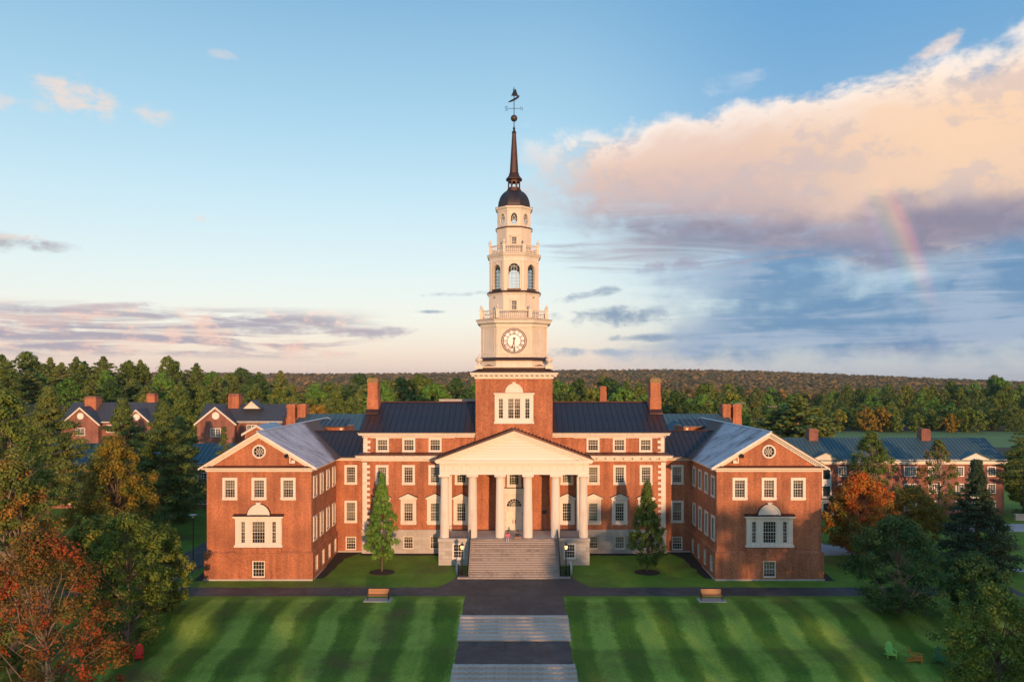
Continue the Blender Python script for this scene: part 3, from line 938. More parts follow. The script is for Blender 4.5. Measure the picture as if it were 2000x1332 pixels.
    # low dormer on the inner slope
    i0, i1 = sorted((cx - sx * .8, cx - sx * 4.3))
    MB().box(i0, i1, 105.2, 111.5, 13.4, 15.15).build('dormer_wall', 'brick', lib)
    MB().box(i0 + .25, i0 + .60, 105.12, 105.19, 14.25, 15.05).box(i1 - .6, i1 - .25, 105.12, 105.19, 14.25, 15.05).build('dormer_trim', 'trim', lib)
    d = MB().hexa([(i0 - .2, 104.7, 15.16), (i1 + .3, 104.7, 15.16), (i1 + .3, 108.2, 16.0), (i0 - .2, 108.2, 16.0), (i0 - .2, 104.7, 15.28), (i1 + .3, 104.7, 15.28), (i1 + .3, 108.2, 16.1), (i0 - .2, 108.2, 16.1)]).build('dormer_roof', 'roof', lib)
    for q in range(6):
        x = lerp(i0, i1, q / 5)
        MB().hexa([(x - .02, 104.7, 15.28), (x + .02, 104.7, 15.28), (x + .02, 108.2, 16.1), (x - .02, 108.2, 16.1), (x - .02, 104.7, 15.34), (x + .02, 104.7, 15.34), (x + .02, 108.2, 16.16), (x - .02, 108.2, 16.16)]).build('seam', 'seam_dark', d)
    # three-part window
    palladian(cx, YW, 3.58, sx)
    # flood lamp on a bracket by the rake
    fx = cx - sx * 3.35
    fl = MB().box(fx - .06, fx + .06, YW - .10, YW - .002, 12.62, 13.35).box(min(fx, fx - sx * .5), max(fx, fx - sx * .5), YW - .22, YW - .101, 12.62, 12.72).box(min(fx - sx * .25, fx - sx * .62), max(fx - sx * .25, fx - sx * .62), YW - .40, YW - .23, 12.64, 12.95).build('lamp_bracket', 'trim', lib)
    MB().lathe([(.05, 0), (.20, .03), (.26, .16), (.24, .20)], 12).build('flood_lamp', 'black_iron', lib, loc=(fx + sx * .25, YW - .32, 13.36), rot=(R_(60), 0, R_(25 * sx)))

def holed(m, outer, hole, c, y0, y1):
    """ring of faces between an outer convex polygon and a star-shaped hole, both faces and the reveal; x,z plane"""
    cx, cz = c
    an = lambda p: math.atan2(p[1] - cz, p[0] - cx)
    angs = sorted(set([round(an(p), 6) for p in outer] + [round(an(p), 6) for p in hole]))
    def hit(poly, a):
        d = (math.cos(a), math.sin(a)); best = None
        for (px, pz), (qx, qz) in zip(poly, poly[1:] + poly[:1]):
            ex, ez = qx - px, qz - pz
            den = d[0] * ez - d[1] * ex
            if abs(den) < 1e-9: continue
            t = ((px - cx) * ez - (pz - cz) * ex) / den
            u = ((px - cx) * d[1] - (pz - cz) * d[0]) / den
            if t > 1e-6 and -1e-6 <= u <= 1 + 1e-6 and (best is None or t < best): best = t
        return (cx + d[0] * best, cz + d[1] * best)
    O = [hit(outer, a) for a in angs]; H = [hit(hole, a) for a in angs]
    rings = [[(x, y1, z) for x, z in O], [(x, y0, z) for x, z in O], [(x, y0, z) for x, z in H], [(x, y1, z) for x, z in H], [(x, y1, z) for x, z in O]]
    m.loft(rings, False, False)
    return m

def oculus(cx, y, cz):
    n = 40
    ring = MB()
    pr = [(.57, .10), (.57, -.09), (.74, -.07), (.76, 0), (.76, .10)]
    ring.loft([[(cx + r * math.cos(2 * PI * k / n), y + d, cz + r * math.sin(2 * PI * k / n)) for k in range(n)] for r, d in pr + pr[:1]], False, False)
    o = ring.build('round_window', 'trim', lib)
    s = MB()
    for k in range(8):
        a = k * PI / 4
        d = Vector((math.cos(a), 0, math.sin(a))); t = Vector((-math.sin(a), 0, math.cos(a))) * .022
        p0 = Vector((cx, y + .09, cz)) + d * (.10 if k % 2 else .08); p1 = Vector((cx, y + .09, cz)) + d * .58
        s.hexa([p0 - t, p1 - t, p1 - t + Vector((0, .03, 0)), p0 - t + Vector((0, .03, 0)), p0 + t, p1 + t, p1 + t + Vector((0, .03, 0)), p0 + t + Vector((0, .03, 0))])
    for r0, r1 in ((.08, .12), (.31, .35)):
        q = [(r0, .085), (r1, .085), (r1, .125), (r0, .125)]
        s.loft([[(cx + r * math.cos(2 * PI * k / n), y + d, cz + r * math.sin(2 * PI * k / n)) for k in range(n)] for r, d in q + q[:1]], False, False)
    s.build('glazing_bars', 'trim', o)
    MB().face([(cx + .6 * math.cos(2 * PI * k / n), y + .11, cz + .6 * math.sin(2 * PI * k / n)) for k in range(n)]).build('pane', 'glass', o)

def palladian(cx, y, zb, sx):
    """three-part window with pilasters, entablature and a blind half-round head; stands proud of the wall"""
    f = MB()
    y1 = y - .003; y0 = y - .30
    H0, H1 = zb + .50, zb + 2.75
    # base, pilasters, piers
    f.box(cx - 2.60, cx + 2.60, y - .36, y1, zb, zb + .24)
    f.box(cx - 2.50, cx + 2.50, y0, y1, zb + .24, H0)
    for a, bb in ((-2.50, -1.88), (-1.46, -.68), (.68, 1.46), (1.88, 2.50)):
        f.box(cx + a, cx + bb, y0 + .06, y1, H0, H1)
    for c in (-2.22, -1.08, 1.08, 2.22):
        f.box(cx + c - .21, cx + c + .21, y0 - .03, y0 + .06, H0, H1 - .18).box(cx + c - .25, cx + c + .25, y0 - .06, y0 + .06, H1 - .18, H1)
    f.box(cx - 2.50, cx + 2.50, y0, y1, H1, H1 + .34)
    f.box(cx - 2.58, cx + 2.58, y0 - .10, y1, H1 + .34, H1 + .46).box(cx - 2.72, cx + 2.72, y0 - .26, y1, H1 + .46, H1 + .60)
    o = f.build('three_part_window', 'trim', lib)
    for a, bb, c in ((-1.88, -1.46, 2), (-.68, .68, 5), (1.46, 1.88, 2)):
        s = MB(); w = bb - a
        s.box(cx + a, cx + a + .035, y - .17, y - .11, H0, H1).box(cx + bb - .035, cx + bb, y - .17, y - .11, H0, H1)
        s.box(cx + a + .035, cx + bb - .035, y - .17, y - .11, (H0 + H1) / 2 - .03, (H0 + H1) / 2 + .03)
        for k in range(1, c):
            x = cx + lerp(a, bb, k / c)
            s.box(x - .014, x + .014, y - .16, y - .12, H0, H1)
        for k in (1, 2, 4, 5):
            z = lerp(H0, H1, k / 6)
            s.box(cx + a + .035, cx + bb - .035, y - .158, y - .122, z - .014, z + .014)
        s.build('sash', 'trim', o)
        MB().face([(cx + a, y - .13, H0), (cx + bb, y - .13, H0), (cx + bb, y - .13, H1), (cx + a, y - .13, H1)]).build('pane', 'glass', o)
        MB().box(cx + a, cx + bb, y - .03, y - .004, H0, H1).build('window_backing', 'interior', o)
        if a < 1 and sx < 0: MB().box(cx + a, cx + bb, y - .07, y - .06, (H0 + H1) / 2 + .1, H1).build('blind', 'blind', o)
    # copper cover and half-round head
    MB().hexa([(cx - 2.72, y0 - .26, H1 + .605), (cx + 2.72, y0 - .26, H1 + .605), (cx + 2.72, y1, H1 + .605), (cx - 2.72, y1, H1 + .605),
               (cx - 2.72, y0 - .26, H1 + .63), (cx + 2.72, y0 - .26, H1 + .63), (cx + 2.72, y1, H1 + .82), (cx - 2.72, y1, H1 + .82)]).build('copper_cover', 'roof_brown', o)
    z0 = H1 + .66; n = 20
    def half(r, ya, yb): return MB().prism_y([(cx + r * math.cos(PI * k / n), z0 + r * math.sin(PI * k / n)) for k in range(n + 1)], ya, yb)
    half(1.22, y - .22, y1).build('half_round_head', 'trim', o)
    MB().loft([[(cx + r * math.cos(PI * k / n), yy, z0 + r * math.sin(PI * k / n)) for r, yy in ((.98, y - .223), (.98, y - .28), (1.20, y - .28), (1.24, y - .2))] for k in range(n + 1)], True, True).build('archivolt', 'trim', o)
    MB().loft([[(cx + r * math.cos(PI * k / n), yy, z0 + r * math.sin(PI * k / n)) for r, yy in ((1.245, y - .27), (1.29, y - .27), (1.29, y1), (1.245, y1))] for k in range(n + 1)], True, True).build('copper_flashing', 'roof_brown', o)
    MB().hexa([(cx - .14, y - .36, z0 + .98), (cx + .14, y - .36, z0 + .98), (cx + .14, y1, z0 + .98), (cx - .14, y1, z0 + .98), (cx - .27, y - .36, z0 + 1.40), (cx + .27, y - .36, z0 + 1.40), (cx + .27, y1, z0 + 1.40), (cx - .27, y1, z0 + 1.40)]).build('keystone', 'trim', o)

for sx in (-1, 1):
    wing(sx)

# solid boxes behind the windows, dark-coloured to stand in for unlit rooms
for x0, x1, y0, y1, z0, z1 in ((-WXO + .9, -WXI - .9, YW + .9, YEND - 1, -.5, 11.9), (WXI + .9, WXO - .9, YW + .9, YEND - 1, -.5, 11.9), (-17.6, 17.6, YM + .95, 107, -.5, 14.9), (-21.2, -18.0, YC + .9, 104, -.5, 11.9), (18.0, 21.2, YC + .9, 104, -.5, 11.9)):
    MB().box(x0, x1, y0, y1, z0, z1).build('dark_room_core', 'interior', lib)

# --- links between wings and main block --------------------------------------
for sx in (-1, 1):
    a, c = sorted((sx * 18.5, sx * WXI))
    u = abs(sx * 20.1 - a)
    wall_windows(lib, 'brick', a, YC, 1, 0, c - a, -.5, 11.72, [(u, 8.72, 1.55, 2.42, .25, 'plain', 4, 6), (u, 4.0, 1.55, 2.76, .25, 'plain', 4, 6), (u, .66, 1.30, 1.66, .09, 'thin', 4, 4)])
    MB().box(a, c, YC - .12, YC - .003, -.3, .58).build('plinth', 'granite', lib)
    moulding(lib, 'cornice', 'trim', [(YC, 11.70), (YC - .10, 11.70), (YC - .12, 11.86), (YC - .34, 11.94), (YC - .36, 12.02), (YC - .62, 12.06), (YC - .66, 12.16), (YC, 12.16)], a + (0 if sx > 0 else -.0), c)
    # roof panels of the link, laid up the slope one by one
    rz = lambda y: 12.20 + (y - (YC - .7)) * .5
    r = MB().hexa([(min(sx * 18.5, sx * 27.4), YC - .7, 12.08), (max(sx * 18.5, sx * 27.4), YC - .7, 12.08), (max(sx * 18.5, sx * 27.4), 99.5, rz(99.5) - .1), (min(sx * 18.5, sx * 27.4), 99.5, rz(99.5) - .1),
               (min(sx * 18.5, sx * 27.4), YC - .7, 12.17), (max(sx * 18.5, sx * 27.4), YC - .7, 12.17), (max(sx * 18.5, sx * 27.4), 99.5, rz(99.5) - .03), (min(sx * 18.5, sx * 27.4), 99.5, rz(99.5) - .03)]).build('roof', 'roof', lib)
    pm = MB().hexa([(-.31, YC - .72, 12.17), (.31, YC - .72, 12.17), (.31, 99.5, rz(99.5) - .03), (-.31, 99.5, rz(99.5) - .03), (-.31, YC - .72, 12.20), (.31, YC - .72, 12.20), (.31, 99.5, rz(99.5)), (-.31, 99.5, rz(99.5))])
    pm.hexa([(.29, YC - .72, 12.20), (.335, YC - .72, 12.20), (.335, 99.5, rz(99.5)), (.29, 99.5, rz(99.5)), (.30, YC - .72, 12.27), (.325, YC - .72, 12.27), (.325, 99.5, rz(99.5) + .07), (.30, 99.5, rz(99.5) + .07)])
    pme = pm.mesh('roof_panel', 'roof')
    for k in range(13):
        obj('roof_panel', pme, r, (sx * (18.9 + k * .65), 0, 0))
    a, c = sorted((sx * 18.5, sx * 27.4))
    MB().hexa([(a, 99.5, rz(99.5) - .12), (c, 99.5, rz(99.5) - .12), (c, 106, 11.6), (a, 106, 11.6), (a, 99.5, rz(99.5) - .02), (c, 99.5, rz(99.5) - .02), (c, 106, 11.7), (a, 106, 11.7)]).build('roof', 'roof', lib)
    MB().tube([(a, 99.5, rz(99.5) + .02), (c, 99.5, rz(99.5) + .02)], .09, 6).build('ridge_cap', 'roof_brown', lib)

# --- main block ----------------------------------------------------------------
MX = 18.5
WCX = [9.69, 12.92, 16.15]
PX = [1.614, 4.84, 8.07]
YT = 93.45          # tower front
wins2 = [(sx * x + MX, 8.76, 1.57, 2.44, .265, 'plain', 4, 6) for sx in (-1, 1) for x in WCX + [6.46]]
wins1 = [(sx * x + MX, 3.9, 1.90, 3.05, .43, 'surround', 4, 6) for sx in (-1, 1) for x in WCX + [6.46]]
wall_windows(lib, 'brick', -MX, YM, 1, 0, 2 * MX, 3.3, 11.8, wins2 + wins1)
for sx in (-1, 1):
    for x in WCX + [6.46]:
        cx = sx * x
        p = MB()
        p.box(cx - .98, cx + .98, YM - .16, YM - .003, 6.955, 7.02)
        p.box(cx - 1.08, cx + 1.08, YM - .30, YM - .003, 7.021, 7.12)
        p.prism_y([(cx - 1.06, 7.121), (cx + 1.06, 7.121), (cx, 7.60)], YM - .14, YM - .003)
        for s2 in (-1, 1):
            p.hexa([(cx, YM - .32, 7.57), (cx + s2 * 1.12, YM - .32, 7.121), (cx + s2 * 1.12, YM - .141, 7.121), (cx, YM - .141, 7.57), (cx, YM - .32, 7.72), (cx + s2 * 1.14, YM - .32, 7.20), (cx + s2 * 1.14, YM - .141, 7.20), (cx, YM - .141, 7.72)])
        o = p.build('window_pediment', 'trim', lib)
        c = MB()
        for s2 in (-1, 1):
            c.hexa([(cx, YM - .34, 7.725), (cx + s2 * 1.17, YM - .34, 7.20), (cx + s2 * 1.17, YM - .003, 7.20), (cx, YM - .003, 7.725), (cx, YM - .34, 7.755), (cx + s2 * 1.17, YM - .34, 7.23), (cx + s2 * 1.17, YM - .003, 7.27), (cx, YM - .003, 7.80)])
        c.build('copper_cover', 'roof_brown', o)
# third storey, a little set back above the copper ledge
Y3 = YM + .30
wall_windows(lib, 'brick', -MX, Y3, 1, 0, 2 * MX, 12.4, 14.7, [(sx * x + MX, 12.74, 1.58, 1.72, .20, 'plain', 4, 4, random.choice([.3, .5, .5, .62])) for sx in (-1, 1) for x in WCX])
for sx in (-1, 1):
    if sx < 0: wall(lib, 'brick', -MX, 107.7, 0, -1, 107.7 - YM, -.5, 15.0)
    else: wall(lib, 'brick', MX, YM, 0, 1, 107.7 - YM, -.5, 15.0)
    # end gable
    MB().prism_x([(Y3, 14.9), (107.7, 14.9), (101, 18.55)], *sorted((sx * MX - .002 * sx, sx * (MX - .4)))).build('gable_wall', 'brick', lib)
wall(lib, 'brick', MX, 107.7, -1, 0, 2 * MX, -.5, 15.0)

# ashlar base of the main block, block by block
BLK = {}
def ashlar(parent, x0, x1, z0, z1, y, holes, courses, bw, d=.16, gap=.012, name='granite_block'):
    """granite blocks laid in courses round the openings, on a recessed joint wall"""
    zs = [z0]
    for h in holes: pass
    marks = sorted({z0, z1} | {h[2] for h in holes} | {h[3] for h in holes})
    out = []
    for a, bb in zip(marks, marks[1:]):
        n = max(1, round((bb - a) / courses))
        out += [(lerp(a, bb, k / n), lerp(a, bb, (k + 1) / n)) for k in range(n)]
    for ci, (a, bb) in enumerate(out):
        spans = [(x0, x1)]
        for h in holes:
            if h[2] < (a + bb) / 2 < h[3]:
                ns = []
                for s, e in spans:
                    if h[1] <= s or h[0] >= e: ns.append((s, e)); continue
                    if h[0] > s + .02: ns.append((s, h[0]))
                    if h[1] < e - .02: ns.append((h[1], e))
                spans = ns
        for s, e in spans:
            n = max(1, round((e - s) / bw))
            edges = [lerp(s, e, k / n) for k in range(n + 1)]
            if ci % 2 and n > 1:
                st = (e - s) / n
                edges = [s] + [s + st * (k + .5) for k in range(n)] + [e]
            for p, q in zip(edges, edges[1:]):
                key = (round(q - p, 3), round(bb - a, 3), d)
                if key not in BLK:
                    w2, hh = (q - p) / 2 - gap / 2, (bb - a) - gap
                    c = .012
                    BLK[key] = MB().loft([[(-w2, d, 0), (w2, d, 0), (w2, d, hh), (-w2, d, hh)], [(-w2, c, 0), (w2, c, 0), (w2, c, hh), (-w2, c, hh)], [(-w2 + c, 0, c), (w2 - c, 0, c), (w2 - c, 0, hh - c), (-w2 + c, 0, hh - c)]], True, True).mesh(name, 'granite')
                obj(name, BLK[key], parent, ((p + q) / 2, y + random.uniform(-.004, .004), a + gap / 2))

for sx in (-1, 1):
    a, c = sorted((sx * 8.8, sx * (MX + .12)))
    hol = [(sx * x - .62, sx * x + .62, .92, 2.52) for x in WCX]
    bw = wall(lib, 'granite_joint', a, YM - .12, 1, 0, c - a, -.4, 3.18, [(h[0] - a, h[1] - a, h[2], h[3]) for h in hol], .45, 'base_wall')
    ashlar(bw, a, c, -.1, 3.0, YM - .15, hol, .5, 1.25, .05)
    MB().box(a - .02, c + .02, YM - .20, YM - .002, 3.0, 3.30).build('water_table', 'granite', lib)
    for h in hol:
        put_window(lib, (h[0] + h[1]) / 2, YM - .12, 0, h[2], 1.24, 1.60, .07, 'thin', 4, 4)
        MB().box(h[0] - .1, h[1] + .1, YM - .22, YM - .151, h[2] - .14, h[2] - .01).build('sill', 'granite', lib)

# quoins
ql = MB().box(-.46, .46, -.06, .20, .006, .336).mesh('quoin', 'trim')
qs = MB().box(-.28, .28, -.06, .20, .006, .336).mesh('quoin', 'trim')
for sx in (-1, 1):
    k = 0; z = 3.32
    while z + .34 < 11.75:
        m_, hw = (ql, .46) if k % 2 == 0 else (qs, .28)
        obj('quoin', m_, lib, (sx * (MX + .05 - hw), YM, z)); z += .342; k += 1
    z = 12.46; k = 0
    while z + .34 < 14.65:
        m_, hw = (ql, .46) if k % 2 == 0 else (qs, .28)
        obj('quoin', m_, lib, (sx * (MX + .05 - hw), Y3, z)); z += .342; k += 1

# modillion cornice, copper ledge, top cornice
modm = MB().box(-.28, .28, -.62, -.13, 0, .15).mesh('modillion', 'trim')
for a, c in ((-MX - .1, -8.75), (8.75, MX + .1)):
    moulding(lib, 'cornice', 'trim', [(YM, 11.66), (YM - .08, 11.66), (YM - .12, 11.93), (YM - .12, 12.11), (YM - .66, 12.12), (YM - .68, 12.30), (YM - .78, 12.42), (YM, 12.42)], a, c, (1 if a < 0 else 0, 1 if c > 9 else 0))
    n = 9
    for k in range(n):
        obj('modillion', modm, lib, (lerp(a + .55, c - .55, k / (n - 1)), YM, 11.955))
    MB().hexa([(a - .5 * (a < 0), YM - .80, 12.425), (c + .5 * (c > 9), YM - .80, 12.425), (c + .3 * (c > 9), Y3 - .003, 12.425), (a - .3 * (a < 0), Y3 - .003, 12.425), (a - .5 * (a < 0), YM - .80, 12.45), (c + .5 * (c > 9), YM - .80, 12.45), (c + .3 * (c > 9), Y3 - .003, 12.73), (a - .3 * (a < 0), Y3 - .003, 12.73)]).build('copper_ledge', 'copper_ledge', lib)
    for k in range(10):
        x = lerp(a + .3, c - .3, k / 9)
        MB().hexa([(x - .02, YM - .80, 12.45), (x + .02, YM - .80, 12.45), (x + .02, Y3 - .005, 12.73), (x - .02, Y3 - .005, 12.73), (x - .02, YM - .80, 12.51), (x + .02, YM - .80, 12.51), (x + .02, Y3 - .005, 12.79), (x - .02, Y3 - .005, 12.79)]).build('seam', 'copper_ledge', lib)
for a, c in ((-MX - .05, -4.7), (4.7, MX + .05)):
    moulding(lib, 'cornice', 'trim', [(Y3, 14.56), (Y3 - .08, 14.56), (Y3 - .10, 14.74), (Y3 - .45, 14.82), (Y3 - .50, 15.0), (Y3 - .62, 15.14), (Y3, 15.14)], a, c, (1 if a < 0 else 0, 1 if c > 9 else 0))
    moulding(lib, 'string_course', 'trim', [(Y3, 14.46), (Y3 - .05, 14.46), (Y3 - .06, 14.52), (Y3, 14.52)], a + (.9 if a < 0 else 2.6), c - (.9 if c > 9 else 2.6))

# main roof laid in standing-seam panels
YE, ZE, YR, ZR = Y3 - .68, 15.16, 101.0, 18.68
sl = (ZR - ZE) / (YR - YE)
for a, c in ((-MX - .42, -4.66), (4.66, MX + .42)):
    r = MB().hexa([(a, YE, ZE - .02), (c, YE, ZE - .02), (c, YR, ZR - .12), (a, YR, ZR - .12), (a, YE, ZE), (c, YE, ZE), (c, YR, ZR - .03), (a, YR, ZR - .03)]).build('roof', 'roof', lib)
    n = 20; w = (c - a) / n
    pm = MB().hexa([(-w / 2, YE - .02, ZE), (w / 2, YE - .02, ZE), (w / 2, YR, ZR - .03), (-w / 2, YR, ZR - .03), (-w / 2, YE - .02, ZE + .03), (w / 2, YE - .02, ZE + .03), (w / 2, YR, ZR), (-w / 2, YR, ZR)])
    pm.hexa([(w / 2 - .045, YE - .02, ZE + .03), (w / 2 - .002, YE - .02, ZE + .03), (w / 2 - .002, YR, ZR), (w / 2 - .045, YR, ZR), (w / 2 - .035, YE - .02, ZE + .11), (w / 2 - .012, YE - .02, ZE + .11), (w / 2 - .012, YR, ZR + .08), (w / 2 - .035, YR, ZR + .08)])
    me = pm.mesh('roof_panel', 'roof'); mb2 = me.copy(); mb2.materials[0] = M['roof_brown']
    for k in range(n):
        ends = min(k, n - 1 - k)
        obj('roof_panel', mb2 if (ends < 2 and (a < 0) == (k < n / 2)) or (ends == 0) or (ends == 1 and a < 0) else me, r, (a + w * (k + .5), 0, 0))
MB().hexa([(-MX - .42, YR, ZR - .12), (MX + .42, YR, ZR - .12), (MX + .42, 108.4, ZE - .1), (-MX - .42, 108.4, ZE - .1), (-MX - .42, YR, ZR - .02), (MX + .42, YR, ZR - .02), (MX + .42, 108.4, ZE), (-MX - .42, 108.4, ZE)]).build('roof', 'roof', lib)
MB().tube([(-MX - .42, YR, ZR + .03), (-4.6, YR, ZR + .03)], .10, 6).build('ridge_cap', 'copper_ledge', lib)
MB().tube([(4.6, YR, ZR + .03), (MX + .42, YR, ZR + .03)], .10, 6).build('ridge_cap', 'copper_ledge', lib)

def chimney(parent, x, y, w, d, z0, zs, z1, arch=True, mat='brick', cap='chimney_cap', s=1):
    m = MB().box(x - w / 2, x + w / 2, y, y + d, z0, zs)
    m.hexa([(x - w / 2, y, zs), (x + w / 2, y, zs), (x + w / 2, y + d, zs), (x - w / 2, y + d, zs), (x - w / 2 + .09, y + .09, zs + .14), (x + w / 2 - .09, y + .09, zs + .14), (x + w / 2 - .09, y + d - .09, zs + .14), (x - w / 2 + .09, y + d - .09, zs + .14)])
    a = .09
    m.box(x - w / 2 + a, x + w / 2 - a, y + a, y + d - a, zs + .14, z1 - .62)
    o = m.build('chimney', mat, parent)
    if arch:      # raised strips leave an arched panel in the face
        p = MB(); zt = z1 - .62; hw = w / 2 - a
        n = 10
        prw = hw * .52
        top = zt - .62
        yy0, yy1 = y + a - .05, y + a - .002
        p.box(x - hw, x - prw, yy0, yy1, zs + .14, top).box(x + prw, x + hw, yy0, yy1, zs + .14, top)
        for k in range(n):
            a0, a1 = PI * k / n, PI * (k + 1) / n
            xs = [x + prw * math.cos(a0), x + prw * math.cos(a1)]
            zs_ = [top + prw * math.sin(a0), top + prw * math.sin(a1)]
            p.loft([[(xs[0], yy, zs_[0]), (xs[1], yy, zs_[1]), (xs[1], yy, zt), (xs[0], yy, zt)] for yy in (yy0, yy1)])
        p.box(x - hw, x - prw - .001, yy0, yy1, top, zt).box(x + prw + .001, x + hw, yy0, yy1, top, zt)
        p.build('arched_panel', mat, o)
    c = MB()
    for k, (e, h0, h1) in enumerate(((0.0, -.62, -.48), (.07, -.48, -.30), (.02, -.30, -.12), (-.06, -.12, 0))):
        c.box(x - w / 2 + a - e - .03, x + w / 2 - a + e + .03, y + a - e - .03, y + d - a + e + .03, z1 + h0, z1 + h1)
    c.build('chimney_cap', cap, o)
    return o
for sx in (-1, 1):
    ch = chimney(lib, sx * 18.15, 98.5, 1.46, 2.15, 15.5, 19.30, 21.85, s=sx)
    MB().hexa([(sx * 18.15 - .85, 97.9, 17.26), (sx * 18.15 + .85, 97.9, 17.26), (sx * 18.15 + .85, 98.497, 17.50), (sx * 18.15 - .85, 98.497, 17.50), (sx * 18.15 - .85, 97.9, 17.36), (sx * 18.15 + .85, 97.9, 17.36), (sx * 18.15 + .85, 98.497, 17.85), (sx * 18.15 - .85, 98.497, 17.85)]).build('flashing', 'roof_brown', ch)

# --- portico -------------------------------------------------------------------
YP = 89.6; ZF = 3.25
# floor, granite podium either side of the steps
MB().box(-8.78, 8.78, 88.95, 93.84, 2.9, ZF).build('portico_floor', 'granite', lib)
for sx in (-1, 1):
    a, c = sorted((sx * 4.95, sx * 8.75))
    hol = [(sx * 6.44 - .70, sx * 6.44 + .70, .87, 2.67)]
    pw = wall(lib, 'granite_joint', a, 88.96, 1, 0, c - a, -.3, 2.89, [(hol[0][0] - a, hol[0][1] - a, hol[0][2], hol[0][3])], .45, 'podium_wall')
    ashlar(pw, a, c, -.3, 2.86, 88.92, hol, .45, 1.05, .05)
    put_window(lib, sx * 6.44, 88.96, 0, .87, 1.40, 1.80, .12, 'plain', 4, 4, 'shade_white', blind=0)
    MB().box(a - .05, c + .05, 88.84, 88.948, 2.9, 3.20).build('podium_cornice', 'granite', lib)
    xs = sx * 8.78
    side = wall(lib, 'granite', *((-8.76, 93.8, 0, -1) if sx < 0 else (8.76, 88.97, 0, 1)), 4.83, -.3, 2.89, (), .3, 'podium_wall')
    # curved granite apron under each rail
    n = 14
    MB().loft([[(sx * 6.44 + 1.12 * math.cos(PI + PI * k / n), 88.80, 3.24 - .16 * math.sin(PI * k / n)), (sx * 6.44 + 1.12 * math.cos(PI + PI * k / n), 88.80, 3.245), (sx * 6.44 + 1.12 * math.cos(PI + PI * k / n), 88.838, 3.245), (sx * 6.44 + 1.12 * math.cos(PI + PI * k / n), 88.838, 3.24 - .16 * math.sin(PI * k / n))] for k in range(n + 1)], True, True).build('apron', 'granite', lib)
    MB().box(sx * 6.44 - .9, sx * 6.44 + .9, 89.6, 92.4, .2, 2.85).build('dark_room_core', 'interior', lib)  # dark box standing in for the unlit space behind the podium window
# columns
def column_mesh():
    m = MB()
    n = 40
    prof_ = []
    Hc = 7.38
    for k in range(9):
        t = k / 8
        r = lerp(.545, .465, t ** 1.4)
        prof_.append((r, .02 + t * (Hc - .56)))
    m.lathe(prof_, n, rmod=lambda k: 1.0 if k % 2 == 0 else .945)
    return m
colm = column_mesh().mesh('column', 'trim')
cape = MB().lathe([(.47, 6.845), (.50, 6.86), (.50, 6.91), (.48, 6.93), (.50, 6.97), (.60, 7.10), (.62, 7.13)], 32).mesh('capital', 'trim')
abam = MB().box(-.66, .66, -.66, .66, 7.13, 7.378).mesh('abacus', 'trim')
for x in [s * p for p in PX for s in (-1, 1)]:
    c = obj('column', colm, lib, (x, YP, ZF))
    obj('capital', cape, c); obj('abacus', abam, c)
# square pilasters on the wall behind the end columns
for sx in (-1, 1):
    MB().box(sx * 8.07 - .48, sx * 8.07 + .48, YM - .40, YM - .003, ZF, 10.62).build('pilaster', 'trim', lib)
# entablature on three sides
ent = MB()
ZA = ZF + 7.38
for (x0, x1, y0, y1) in ((-8.62, 8.62, 89.02, 90.18), (-8.62, -7.5, 90.18, YM - .003), (7.5, 8.62, 90.18, YM - .003)):
    ent.box(x0, x1, y0, y1, ZA, 11.95)
ent.build('entablature', 'trim', lib)
MB().box(-8.66, 8.66, 88.97, 89.017, ZA + .42, ZA + .50).box(-8.66, 8.66, 88.95, 89.017, 11.70, 11.95).build('taenia', 'trim', lib)
tri = MB().box(-.008, .008, -.012, 0, 0, .76).mesh('frieze_joint', 'granite_joint')
for k in range(17):
    obj('frieze_joint', tri, lib, (-8.07 + k * 1.009, 89.018, ZA + .50))
MB().box(-7.5, 7.5, 90.18, YM - .003, 11.0, 11.1).build('portico_ceiling', 'trim', lib)
PH, PA = 9.12, 15.72
YPF = 88.45
MB().box(-PH + .15, PH - .15, YPF + .12, YM - .8, 11.953, 12.02).box(-PH, PH, YPF, YM - .8, 12.12, 12.30).box(-PH + .1, PH - .1, YPF + .08, YM - .8, 12.02, 12.12).build('cornice', 'trim', lib)
mut = MB().box(-.27, .27, -.34, .20, -.10, 0).mesh('mutule', 'trim')
for k in range(17):
    obj('mutule', mut, lib, (-8.3 + k * 1.0375, YPF + .42, 11.95 + .07 - .02))
MB().prism_y([(-PH + .7, 12.303), (PH - .7, 12.303), (0, PA - .55)], 89.10, 89.5).build('tympanum', 'trim', lib)
